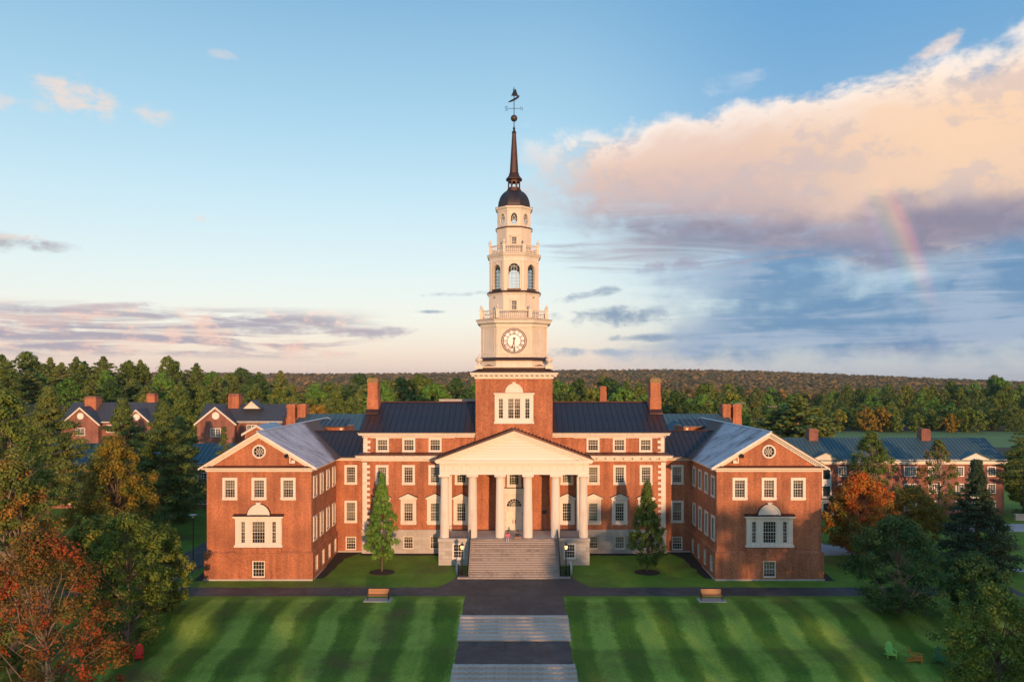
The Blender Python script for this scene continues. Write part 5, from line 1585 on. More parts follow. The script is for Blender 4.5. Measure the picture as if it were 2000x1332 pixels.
# open arched stage
AS, BS = 3.02, 1.25
Z0, Z1 = 32.72, 36.42
pts = octo(AS, BS, 0)
for i in range(8):
    p, q = Vector(pts[i]), Vector(pts[(i + 1) % 8])
    c = (p + q) / 2; d = (q - p).normalized(); L = (q - p).length
    rot = math.atan2(-d.x, d.y) + PI / 2
    rw = .69 if i % 2 == 0 else .62
    n = 20; zs = 35.35; zb = Z0 + .22
    m = MB()
    hole = [(rw * math.cos(PI * k / n), zs + rw * math.sin(PI * k / n)) for k in range(n + 1)] + [(-rw, zb), (rw, zb)]
    holed(m, [(-L / 2, Z0), (L / 2, Z0), (L / 2, Z1), (-L / 2, Z1)], hole, (0, 34.2), 0, .30)
    w = m.build('arch_wall', 'ashlar', lib, loc=(c.x, c.y, 0), rotz=rot)
    tr = MB()
    tr.loft([[(r * math.cos(PI * k / n), y, zs + r * math.sin(PI * k / n)) for r, y in ((rw + .01, 0), (rw + .01, -.05), (rw + .16, -.05), (rw + .16, 0))] for k in range(n + 1)])
    tr.box(-rw - .16, -rw - .01, -.05, 0, zb, zs).box(rw + .01, rw + .16, -.05, 0, zb, zs)
    tr.hexa([(-.08, -.10, zs + rw), (.08, -.10, zs + rw), (.08, 0, zs + rw), (-.08, 0, zs + rw), (-.13, -.10, zs + rw + .30), (.13, -.10, zs + rw + .30), (.13, 0, zs + rw + .30), (-.13, 0, zs + rw + .30)])
    tr.build('archivolt', 'ashlar', w)
    pl = MB()
    for s2 in (-1, 1):
        x = s2 * (L / 2 - .17)
        pl.box(x - .15, x + .15, -.09, -.002, Z0 + .1, Z1 - .16).box(x - .18, x + .18, -.13, -.002, Z1 - .16, Z1 - .02).box(x - .18, x + .18, -.12, -.002, Z0 - .02, Z0 + .1)
    pl.build('pilaster', 'ashlar', w)
    mu = MB(); t = .018
    for k in (-1, 0, 1):
        x = k * rw / 2
        top = zs + math.sqrt(max(0, (rw * .99) ** 2 - x * x)) if k else zs + rw
        mu.box(x - t, x + t, .13, .17, zb, top if k == 0 else zs + .1)
    for k in range(1, 6):
        z = lerp(zb, zs, k / 6); mu.box(-rw, rw, .132, .168, z - t, z + t)
    for r0 in (rw * .55,):
        mu.loft([[(r * math.cos(PI * k / n), y, zs + r * math.sin(PI * k / n)) for r, y in ((r0 - .02, .13), (r0 + .02, .13), (r0 + .02, .17), (r0 - .02, .17))] for k in range(n + 1)])
    for a in (PI / 4, 3 * PI / 4):
        d0 = Vector((math.cos(a), 0, math.sin(a)))
        mu.tube([Vector((0, .15, zs)) + d0 * rw * .5, Vector((0, .15, zs)) + d0 * rw], .02, 4)
    mu.box(-rw, rw, .10, .2, zb - .02, zb + .05)
    mu.build('glazing_bars', 'dark_metal' if i % 2 else 'shade_white', w)
    MB().face([(x, .15, z) for x, z in hole]).build('pane', 'glass_clear', w)
    MB().box(-rw - .12, rw + .12, -.14, -.002, zb - .16, zb - .03).build('sill', 'roof_brown', w)
oloft('entablature', 'trim', [(AS + .02, BS + .01, 36.40), (AS + .06, BS + .02, 36.42), (AS + .06, BS + .02, 36.72), (AS + .12, BS + .05, 36.76), (AS + .14, BS + .06, 36.9), (AS + .32, BS + .13, 37.06), (AS + .36, BS + .15, 37.2)])
oloft('copper_cover', 'roof_brown', [(AS + .38, BS + .16, 37.201), (AS + .38, BS + .16, 37.24), (AS - .3, BS - .12, 37.34)])
balustrade(3.02, 1.25, 37.26, 1.14, 9, 9, .16)

# upper stages with small window, oval windows
oloft('upper_drum', 'ashlar', [(2.17, .90, 37.3), (2.17, .90, 40.52)])
oloft('cornice', 'trim', [(2.18, .905, 40.4), (2.22, .92, 40.5), (2.28, .945, 40.62)])
oloft('copper_cover', 'roof_brown', [(2.34, .97, 40.621), (2.34, .97, 40.68), (2.08, .86, 40.86)])
yy = TY - 2.17
put_window(lib, 0, yy - .16, 0, 38.15, .92, 1.45, .15, 'plain', 3, 4, 'ashlar', blind=0)
MB().box(-.33, .33, yy - .03, yy - .004, 38.25, 39.5).build('window_backing', 'interior', lib)
MB().box(-.56, .56, yy - .24, yy - .004, 39.602, 39.70).build('window_hood', 'ashlar', lib)
AO, BO = 2.04, .845
pts = octo(AO, BO, 0)
for i in range(8):
    p, q = Vector(pts[i]), Vector(pts[(i + 1) % 8])
    c = (p + q) / 2; d = (q - p).normalized(); L = (q - p).length
    rot = math.atan2(-d.x, d.y) + PI / 2
    n = 28; ra, rb, zc = .40, .72, 41.78
    hole = [(ra * math.cos(2 * PI * k / n), zc + rb * math.sin(2 * PI * k / n)) for k in range(n)]
    m = holed(MB(), [(-L / 2, 40.8), (L / 2, 40.8), (L / 2, 42.85), (-L / 2, 42.85)], hole, (0, zc), 0, .22)
    w = m.build('oval_wall', 'ashlar', lib, loc=(c.x, c.y, 0), rotz=rot)
    tr = MB()
    pr = [(.0, 0), (.0, -.05), (.12, -.05), (.12, 0)]
    tr.loft([[((ra + .005 + e) * math.cos(2 * PI * k / n), y, zc + (rb + .005 + e) * math.sin(2 * PI * k / n)) for k in range(n)] for e, y in pr + pr[:1]], False, False)
    for x, z in ((0, rb + .12), (0, -rb - .12), (ra + .12, 0), (-ra - .12, 0)):
        tr.box(x - .06, x + .06, -.08, 0, zc + z - .08, zc + z + .08)
    tr.build('oval_frame', 'ashlar', w)
    mu = MB()
    mu.box(-.015, .015, .09, .12, zc - rb, zc + rb).box(-ra, ra, .092, .118, zc - .015, zc + .015)
    mu.loft([[(e * ra * math.cos(2 * PI * k / n), y, zc + e * rb * math.sin(2 * PI * k / n)) for k in range(n)] for e, y in ((.52, .09), (.59, .09), (.59, .12), (.52, .12), (.52, .09))], False, False)
    mu.build('glazing_bars', 'shade_white', w)
    MB().face([(x, .105, z) for x, z in hole]).build('pane', 'glass_clear', w)
oloft('cornice', 'trim', [(AO + .0, BO, 42.80), (AO + .05, BO + .02, 42.84), (AO + .08, BO + .03, 43.0), (AO + .26, BO + .11, 43.16), (AO + .30, BO + .12, 43.34)])
oloft('copper_cover', 'roof_brown', [(AO + .33, BO + .14, 43.341), (AO + .33, BO + .14, 43.38), (AO - .06, BO - .02, 43.5)])
# faceted dome, lantern, spire
T22 = math.tan(PI / 8)
dome = []
for k in range(10):
    t = k / 9 * R_(74)
    r = 1.98 * math.cos(t) ** .92
    dome.append((r, r * T22, 43.48 + 2.35 * math.sin(t)))
oloft('dome', 'roof', dome)
rib = MB()
for i in range(8):
    rib.tube([octo(*l)[i] for l in dome], .045, 4)
tag(rib.build('dome_ribs', 'roof', lib), kind='stuff')
zd = dome[-1][2]
oloft('lantern_base', 'roof_brown', [(.92, .92 * T22, zd - .12), (.92, .92 * T22, zd + .02), (.80, .80 * T22, zd + .10), (.80, .80 * T22, zd + .26)])
pts = octo(.78, .78 * T22, 0)
for i in range(8):
    p, q = Vector(pts[i]), Vector(pts[(i + 1) % 8])
    c = (p + q) / 2; d = (q - p).normalized(); L = (q - p).length
    rot = math.atan2(-d.x, d.y) + PI / 2
    n = 12; rw = .19; z0 = zd + .26; zs = z0 + .62
    hole = [(rw * math.cos(PI * k / n), zs + rw * math.sin(PI * k / n)) for k in range(n + 1)] + [(-rw, z0 + .08), (rw, z0 + .08)]
    m = holed(MB(), [(-L / 2, z0), (L / 2, z0), (L / 2, z0 + 1.0), (-L / 2, z0 + 1.0)], hole, (0, z0 + .45), 0, .10)
    m.build('lantern_wall', 'roof_brown', lib, loc=(c.x, c.y, 0), rotz=rot)
zl = zd + 1.26
oloft('lantern_roof', 'roof_brown', [(.82, .82 * T22, zl - .02), (.90, .90 * T22, zl + .02), (1.02, 1.02 * T22, zl + .10), (1.02, 1.02 * T22, zl + .18), (.80, .80 * T22, zl + .42), (.64, .64 * T22, zl + .70), (.60, .60 * T22, zl + .82), (.64, .64 * T22, zl + .86), (.58, .58 * T22, zl + .94)])
oloft('spire', 'roof_brown', [(.56, .56 * T22, zl + .94), (.25, .25 * T22, 53.0), (.25, .25 * T22, 53.05)])
MB().lathe([(.25, 53.05), (.30, 53.10), (.28, 53.22), (.14, 53.45), (.10, 53.55), (.16, 53.65), (.16, 53.75), (.07, 53.9), (.055, 54.0), (.05, 54.6)], 12, 0, TY).build('spire_finial', 'black_iron', lib)
ball = MB().lathe([(.43 * math.sin(PI * k / 12) + .001, 55.0 - .43 * math.cos(PI * k / 12)) for k in range(13)], 20, 0, TY).build('ball', 'dark_metal', lib, True)
vane = MB().tube([(0, TY, 54.5), (0, TY, 58.2)], .05, 8).build('weather_vane', 'black_iron', lib)
ar = MB().tube([(-.78, TY, 56.25), (.78, TY, 56.25)], .03, 5).tube([(0, TY - .78, 56.25), (0, TY + .78, 56.25)], .03, 5).build('direction_arm', 'black_iron', vane)
def letter(strokes, o, ax):
    m = MB()
    for s in strokes:
        m.tube([Vector(o) + Vector(ax) * u + Vector((0, 0, w)) for u, w in s], .035, 4)
    return m.build('letter', 'black_iron', vane)
hS = [(-.16, .16), (-.08, .24), (.08, .24), (.16, .13), (.08, .02), (-.08, -.02), (-.16, -.13), (-.08, -.24), (.08, -.24), (.16, -.16)]
letter([[(-u, w) for u, w in hS]][:1] and [[(-u, w) for u, w in [(p[0] * -1, p[1]) for p in hS]]], (-.98, TY, 56.25), (-1, 0, 0))   # seen from behind
letter([[(-.14, -.24), (-.14, .24), (.14, -.24), (.14, .24)]], (.96, TY, 56.25), (-1, 0, 0))
letter([[(.12, .22), (-.12, .22), (-.12, -.22), (.12, -.22)], [(-.12, 0), (.08, 0)]], (0, TY - .95, 56.25), (0, 1, 0))
letter([[(-.2, .22), (-.1, -.22), (0, .1), (.1, -.22), (.2, .22)]], (0, TY + .95, 56.25), (0, 1, 0))
# the little ship: built along its own length, turned and pointing away to the right
ship = MB()
ship.loft([[(u, -w, z0 + .62 * u), (u, w, z0 + .62 * u), (u, w * 1.3, z1 + .62 * u), (u, -w * 1.3, z1 + .62 * u)] for u, w, z0, z1 in ((-1.15, .01, 57.42, 57.50), (-.6, .10, 57.28, 57.52), (0, .13, 57.25, 57.52), (.6, .12, 57.28, 57.55), (1.0, .05, 57.36, 57.62))]).build('ship_hull', 'black_iron', vane, loc=(0, TY, 0), rot=(0, 0, 0))
for c in list(vane.children):
    if c.name.startswith('ship_hull'): hull = c
mast = MB().tube([(0, 0, 57.5), (0, 0, 59.0)], .03, 5).tube([(-.55, 0, 57.55), (-.55, 0, 58.0)], .02, 4).build('mast', 'black_iron', hull)
MB().prism_y([(.06, 57.85), (.80, 58.05), (.30, 58.85), (.06, 58.6)], -.02, .02).build('sail', 'black_iron', hull)
MB().prism_y([(-.06, 57.80), (-.50, 57.75), (-.06, 58.62)], -.02, .02).build('sail', 'black_iron', hull)
MB().prism_y([(-.04, 58.55), (-.22, 58.50), (0, 58.98)], -.02, .02).build('sail', 'black_iron', hull)
hull.rotation_euler = (0, 0, R_(50))

# ------------------------------------------------------------------ terrace steps on the lawn
def terrace_steps(label, y_top, y_bot, z_top, z_bot, n):
    root = thing('terrace_steps', label, 'steps', (0, y_bot, z_bot), 0, 'stone flights on the lawn')
    rise = (z_top - z_bot) / n; tr = (y_top - y_bot) / n
    me = MB().box(-5.0, 5.0, -.025, tr + .12, rise - .06, rise).box(-4.98, 4.98, .0, tr + .12, -.06, rise - .06).mesh('step', 'terrace_stone')
    for k in range(n):
        obj('step', me, root, (0, k * tr, k * rise))
    for sx in (-1, 1):
        MB().prism_x([(0, -.35), (y_top - y_bot, z_top - z_bot - .5), (y_top - y_bot, z_top - z_bot - .02), (-.02, .10), (-.1, -.1)], *sorted((sx * 5.0, sx * 5.06))).build('side_stone', 'granite', root)
    return root
terrace_steps('upper flight of wide granite steps between the two striped lawns', 71.72, 68.0, -.345, -1.51, 7)
terrace_steps('lower flight of wide granite steps nearest the viewer', 62.9, 57.4, -1.652, -3.2, 9)

# ------------------------------------------------------------------ small things
def street_lantern(label, x, y, z):
    r = thing('lamp_post', label, 'lamp', (x, y, z), 0, 'lit lanterns beside the entrance steps')
    MB().lathe([(.16, 0), (.16, .12), (.10, .22), (.09, .5), (.055, .6), (.05, 2.2), (.08, 2.24), (.05, 2.3), (.05, 2.72), (.09, 2.76)], 10).build('post', 'black_iron', r)
    MB().loft([[(s * a, t * a, h) for s, t in ((-1, -1), (1, -1), (1, 1), (-1, 1))] for a, h in ((.11, 2.78), (.19, 3.20))]).build('lantern', 'lamp_glow', r)
    m = MB().loft([[(s * a, t * a, h) for s, t in ((-1, -1), (1, -1), (1, 1), (-1, 1))] for a, h in ((.24, 3.201), (.22, 3.25), (.06, 3.42), (.05, 3.48))])
    m.lathe([(.03, 3.48), (.05, 3.53), (.01, 3.62)], 8).build('lantern_cap', 'black_iron', r)
    m = MB()
    for s, t in ((-1, -1), (1, -1), (1, 1), (-1, 1)):
        m.tube([(s * .115, t * .115, 2.76), (s * .195, t * .195, 3.2)], .014, 4)
    m.build('lantern_frame', 'black_iron', r)
street_lantern('lit black lantern post left of the entrance steps', -5.72, 84.5, .22)
street_lantern('lit black lantern post right of the entrance steps', 5.72, 84.5, .22)

def bench(label, x, y):
    z = gz(x, y)
    r = thing('park_bench', label, 'bench', (x, y, z + .05), 0, 'benches facing the lawn')
    sl = MB().box(-1.0, 1.0, -.05, .05, 0, .035).mesh('slat', 'wood_slat')
    for k in range(4): obj('slat', sl, r, (0, -.38 + k * .125, .44))
    bs = MB().box(-1.0, 1.0, 0, .035, -.055, .055).mesh('slat', 'wood_slat')
    for k in range(4): obj('slat', bs, r, (0, .10 + k * .035, .56 + k * .125), rot=(R_(-14), 0, 0))
    for s in (-1, 1):
        m = MB().box(s * 1.05 - .035, s * 1.05 + .035, -.44, -.36, 0, .66).box(s * 1.05 - .035, s * 1.05 + .035, .08, .16, 0, .46).box(s * 1.05 - .03, s * 1.05 + .03, -.46, .20, .66, .71).box(s * 1.05 - .03, s * 1.05 + .03, -.38, .1, .38, .43)
        m.hexa([(s * 1.05 - .035, .08, .46), (s * 1.05 + .035, .08, .46), (s * 1.05 + .035, .16, .46), (s * 1.05 - .035, .16, .46), (s * 1.05 - .035, .26, 1.02), (s * 1.05 + .035, .26, 1.02), (s * 1.05 + .035, .32, 1.02), (s * 1.05 - .035, .32, 1.02)])
        m.build('leg', 'black_iron', r)
    pad = MB().box(-1.35, 1.35, -.75, .55, -.12, .0).build('bench_pad', 'concrete')
    pad.location = (x, y, z + .045)
    tag(pad, 'concrete pad under the bench ' + ('left' if x < 0 else 'right') + ' of the central path', 'pad', 'concrete bench pads')
bench('wooden slat bench on the lawn left of the central path', -13.5, 76.4)
bench('wooden slat bench on the lawn right of the central path', 19.6, 76.3)

def lawn_chair(label, x, y, rot, mat):
    r = thing('lawn_chair', label, 'chair', (x, y, gz(x, y)), rot, 'coloured slat chairs on the grass')
    for k in range(5):
        u = (k - 2) * .115
        h = .92 - .045 * (k - 2) ** 2
        m = MB().loft([[(u - .05, .28, .30), (u + .05, .28, .30), (u + .05, .305, .30), (u - .05, .305, .30)], [(u - .052, .60, .30 + h * .9), (u + .052, .60, .30 + h * .9), (u + .052, .625, .30 + h * .9), (u - .052, .625, .30 + h * .9)], [(u - .02, .635, .30 + h), (u + .02, .635, .30 + h), (u + .02, .66, .30 + h), (u - .02, .66, .30 + h)]])
        m.build('back_slat', mat, r)
    for k in range(5):
        y0 = -.34 + k * .125
        MB().box(-.29, .29, y0, y0 + .108, .375 - k * .022, .40 - k * .022).build('seat_slat', mat, r)
    MB().box(-.29, .29, -.365, -.342, .26, .40).build('front_rail', mat, r)
    MB().box(-.32, .32, .44, .465, .62, .70).build('back_rail', mat, r)
    for s in (-1, 1):
        MB().loft([[(s * .36 - .07, -.42, .585), (s * .36 + .07, -.42, .585), (s * .36 + .07, -.42, .61), (s * .36 - .07, -.42, .61)], [(s * .36 - .085, -.2, .595), (s * .36 + .085, -.2, .595), (s * .36 + .085, -.2, .62), (s * .36 - .085, -.2, .62)], [(s * .36 - .04, .48, .60), (s * .36 + .04, .48, .60), (s * .36 + .04, .48, .625), (s * .36 - .04, .48, .625)]]).build('arm', mat, r)
        MB().box(s * .33 - .022, s * .33 + .022, -.38, -.28, 0, .584).build('leg', mat, r)
        MB().hexa([(s * .305 - .02, -.36, .26), (s * .305 + .02, -.36, .26), (s * .305 + .02, .75, .0), (s * .305 - .02, .75, .0), (s * .305 - .02, -.36, .38), (s * .305 + .02, -.36, .38), (s * .305 + .02, .80, .08), (s * .305 - .02, .80, .08)]).build('leg', mat, r)
    r.scale = (.98,) * 3
    return r
lawn_chair('red slat lawn chair on the grass below the red maple', -31.2, 63.8, R_(18), 'lawn_chair_red')
lawn_chair('lime green slat lawn chair under the dark trees', 31.6, 64.4, R_(-10), 'lawn_chair_green')
lawn_chair('orange slat lawn chair turned sideways under the dark trees', 33.3, 63.4, R_(62), 'lawn_chair_orange')
lawn_chair('dark green slat lawn chair half hidden by branches', 35.0, 63.2, R_(-25), 'lawn_chair_dark')

def path_lamp(label, x, y, h, foot=True):
    z = gz(x, y)
    r = thing('path_lamp', label, 'lamp', (x, y, z), 0)
    MB().lathe([(.06, .0), (.055, h - .5), (.05, h - .35)], 10).build('pole', 'dark_metal', r)
    MB().lathe([(.05, h - .36), (.14, h - .28), (.16, h - .02), (.10, h)], 12).build('lamp_globe', 'shade_white', r)
    MB().lathe([(.42, h), (.44, h + .04), (.10, h + .09)], 16).build('lamp_hood', 'frost_ridge', r)
    if foot: MB().lathe([(.27, -.3), (.27, .42), (.25, .44)], 16).build('footing', 'concrete', r)
path_lamp('slender path lamp with flat hood beside the left wing', -36.6, 87.6, 6.1)
path_lamp('slender path lamp with flat hood right of the right wing', 43.9, 106, 5.2, False)

# hand rail by the left path
r = thing('path_railing', 'low black pipe railing beside the path left of the wing', 'railing', (-43, 97, gz(-43, 97)))
for k in range(3):
    MB().tube([(-.55 * k, 2.6 * k - 2.6, 0), (-.55 * k, 2.6 * k - 2.6, 1.0)], .04, 6).build('post', 'black_iron', r)
for h in (.5, .98):
    MB().tube([(0, -2.6, h), (-1.1, 2.6, h)], .035, 6).build('rail', 'black_iron', r)

# two people sitting on the top step
def person(label, x, y, z, joints, radii, edges, mats, rotz, extra):
    me = bpy.data.meshes.new('person')
    me.from_pydata(joints, edges, [])
    o = bpy.data.objects.new('person', me)
    COL.objects.link(o)
    o.location = (x, y, z); o.rotation_euler = (0, 0, rotz)
    md = o.modifiers.new('skin', 'SKIN')
    for i, rr in enumerate(radii):
        sv = me.skin_vertices[0].data[i]
        sv.radius = (rr, rr) if not hasattr(rr, '__len__') else rr
        sv.use_root = (i == 0)
    o.modifiers.new('sub', 'SUBSURF').levels = 2
    o.modifiers['sub'].render_levels = 2
    # freeze the figure into one mesh and colour clothing by region
    dg = bpy.context.evaluated_depsgraph_get()
    m2 = bpy.data.meshes.new_from_object(o.evaluated_get(dg))
    o.modifiers.clear(); o.data = m2
    m2.materials.clear()
    for mname in mats[0]: m2.materials.append(M[mname])
    for p in m2.polygons:
        p.use_smooth = True
        p.material_index = mats[1](p.center)
    for nm, mb, mt in extra:
        mb.build(nm, mt, o, True)
    return tag(o, label, 'person')
J = [(0, 0, .12), (0, .0, .36), (0, .0, .56), (0, -.02, .66), (0, -.05, .80), (0, -.05, .88),
     (.10, -.04, .10), (.12, -.46, .12), (.13, -.62, -.34), (.13, -.76, -.38), (-.10, -.04, .10), (-.08, -.46, .10), (-.06, -.66, -.34), (-.06, -.80, -.38),
     (.20, 0, .54), (.26, -.10, .30), (.18, -.34, .20), (.14, -.44, .18), (-.20, 0, .54), (-.26, -.08, .30), (-.20, -.32, .20), (-.14, -.42, .18)]
Ed = [(0, 1), (1, 2), (2, 3), (3, 4), (4, 5), (0, 6), (6, 7), (7, 8), (8, 9), (0, 10), (10, 11), (11, 12), (12, 13), (2, 14), (14, 15), (15, 16), (16, 17), (2, 18), (18, 19), (19, 20), (20, 21)]
Rd = [.15, .13, .15, .055, .10, .085, .10, .075, .05, .045, .10, .075, .05, .045, .065, .05, .04, .045, .065, .05, .04, .045]
def col_pink(c):
    if c.z > .64: return 0
    if c.y < -.36 and c.z > .13 and c.z < .3 and abs(c.x) > .0 and c.y > -.5 and c.z > .155: return 0
    if c.z < -.33: return 3
    if c.z < .19 and (c.y < -.08): return 2
    if c.z < .06: return 2
    return 1
hair1 = MB().loft([[(.115 * math.cos(2 * PI * k / 12) * f, .0 + .115 * math.sin(2 * PI * k / 12) * f + .0, h) for k in range(12)] for f, h in ((.9, .56), (1.0, .74), (1.05, .86), (.8, .95), (.3, .985))])
person('seated person in a pink top and pale trousers on the top step', -.72, 88.75, ZF, J, Rd, Ed, (['skin', 'pink_cloth', 'pale_cloth', 'navy_cloth'], col_pink), R_(-8), [('hair', hair1, 'hair')])
J2 = [(0, 0, .12), (0, -.05, .34), (0, -.10, .52), (0, -.16, .60), (0, -.24, .70), (0, -.27, .77),
      (.10, -.04, .10), (.36, -.34, .16), (.02, -.42, .05), (-.06, -.46, .04), (-.10, -.04, .10), (-.36, -.34, .16), (-.02, -.50, .06), (.06, -.54, .05),
      (.20, -.10, .50), (.30, -.24, .30), (.20, -.40, .22), (.12, -.44, .20), (-.20, -.10, .50), (-.30, -.24, .30), (-.20, -.40, .22), (-.12, -.44, .20)]
def col_navy(c):
    if c.z > .60: return 0
    if c.z < .24 and c.y < -.14: return 0
    if c.z < .13: return 2
    return 1
hair2 = MB().loft([[(.105 * math.cos(2 * PI * k / 12) * f, -.22 + .115 * math.sin(2 * PI * k / 12) * f, h) for k in range(12)] for f, h in ((.8, .72), (1.05, .80), (.9, .88), (.4, .92))])
person('seated cross-legged person in a navy top leaning forward on the top step', .42, 89.15, ZF, J2, Rd, Ed, (['skin', 'navy_cloth', 'navy_cloth'], col_navy), R_(6), [('hair', hair2, 'hair')])

# ------------------------------------------------------------------ other buildings
def far_window(parent, x, y, zb, w, h, cols=2, arch=False):
    f = MB().box(x - w / 2, x + w / 2, y - .08, y - .003, zb, zb + h)
    o = f.build('window', 'shade_white', parent)
    n = 2 if w > 1.8 else 1
    for k in range(n):
        a, c = x - w / 2 + .16 + k * (w - .16) / n, x - w / 2 + (k + 1) * (w - .16) / n
        MB().box(a, c, y - .10, y - .081, zb + .16, zb + h - .16).build('pane', 'pane_dark', o)
        m = MB()
        for q in (1, 2): m.box(lerp(a, c, q / 3) - .025, lerp(a, c, q / 3) + .025, y - .115, y - .101, zb + .16, zb + h - .16)
        for q in (1, 2, 3): m.box(a, c, y - .116, y - .1, lerp(zb + .16, zb + h - .16, q / 4) - .025, lerp(zb + .16, zb + h - .16, q / 4) + .025)
        m.build('glazing_bars', 'shade_white', o)
    return o
M['pane_dark'] = simple('dark_pane', (.025, .035, .045), .08, .2, spec=.6)

def gable_roof_x(parent, x0, x1, y0, y1, ze, zr, mat, ov=.5, seams=None):
    yc = (y0 + y1) / 2
    s = (zr - ze) / (yc - y0)
    for sg, ye in ((-1, y0 - ov), (1, y1 + ov)):
        zo = ze - s * ov
        r = MB().hexa([(x0 - .3, ye, zo - .14), (x1 + .3, ye, zo - .14), (x1 + .3, yc, zr - .14), (x0 - .3, yc, zr - .14), (x0 - .3, ye, zo), (x1 + .3, ye, zo), (x1 + .3, yc, zr), (x0 - .3, yc, zr)]).build('roof', mat, parent)
        if seams and sg < 0:
            k = x0; pm = None
            pm = MB().hexa([(-.025, ye, zo), (.025, ye, zo), (.025, yc, zr), (-.025, yc, zr), (-.025, ye, zo + .07), (.025, ye, zo + .07), (.025, yc, zr + .07), (-.025, yc, zr + .07)]).mesh('seam', mat)
            while k < x1 + .3:
                obj('seam', pm, r, (k, 0, 0)); k += seams

# brick hall on the right with teal roof
h = thing('brick_hall', 'three storey brick hall with teal metal roof right of the library', 'building')
HX0, HX1, HY0, HY1 = 40, 77.2, 121, 132
MB().box(HX0, HX1, HY0, HY1, -.5, 8.6).build('wall', 'brick_far', h)
MB().prism_x([(HY0, 8.6), (HY1, 8.6), (126.5, 11.7)], HX1 - .4, HX1 - .002).build('gable_wall', 'brick_far', h)
MB().box(HX0 - .2, HX1 + .25, HY0 - .45, HY0 - .003, 8.62, 9.1).box(HX0 - .2, HX1 + .1, HY0 - .2, HY0 - .003, 8.35, 8.62).build('cornice', 'trim', h)
gable_roof_x(h, HX0, HX1, HY0, HY1, 9.25, 12.1, 'roof_teal', .5, .62)
for x in (49.0, 67.4):
    chimney(h, x, 125.6, 1.5, 1.5, 9, 13.0, 13.6, False, 'brick_far', 'brick_far')
for x, w in ((45.5, 1.1), (51.7, 1.35), (56.5, 1.35), (62.4, 2.0), (66.2, 2.0), (70.2, 1.35), (75.2, 1.35)):
    for zb in (6.95 - .55, 4.25 - .55, 1.55 - .55):
        far_window(h, x, HY0, zb, w, 1.6)
for x in (48.9, 72.4):
    MB().prism_y([(x - 2.2, 9.12), (x + 2.2, 9.12), (x, 10.1)], HY0 - .55, HY0 + 1.6).build('pediment', 'trim', h)
    m = MB()
    for s2 in (-1, 1):
        m.hexa([(x, HY0 - .7, 10.12), (x + s2 * 2.4, HY0 - .7, 9.05), (x + s2 * 2.4, HY0 + 2, 9.05), (x, HY0 + 2, 10.12), (x, HY0 - .7, 10.24), (x + s2 * 2.4, HY0 - .7, 9.17), (x + s2 * 2.4, HY0 + 2, 9.17), (x, HY0 + 2, 10.24)])
    m.build('pediment_roof', 'roof_teal', h)
    xx = x if x > 60 else 49.2
    f = MB().prism_y([(xx - .75, 3.0), (xx + .75, 3.0), (xx + .75, 7.1)] + [(xx + .75 * math.cos(PI * k / 10), 7.1 + .75 * math.sin(PI * k / 10)) for k in range(1, 10)] + [(xx - .75, 7.1)], HY0 - .12, HY0 - .003).build('stair_window', 'shade_white', h)
    for za, zb in ((3.3, 4.9), (6.0, 7.5)):
        MB().box(xx - .55, xx + .55, HY0 - .14, HY0 - .121, za, zb).build('pane', 'pane_dark', f)
    d = MB().box(xx - .95, xx + .95, HY0 - .35, HY0 - .003, .0, 2.55).box(xx - 1.1, xx + 1.1, HY0 - .5, HY0 - .003, 2.551, 2.75).build('door_case', 'shade_white', h)
    MB().box(xx - .6, xx + .6, HY0 - .37, HY0 - .351, .1, 2.2).build('door', 'pane_dark', d)

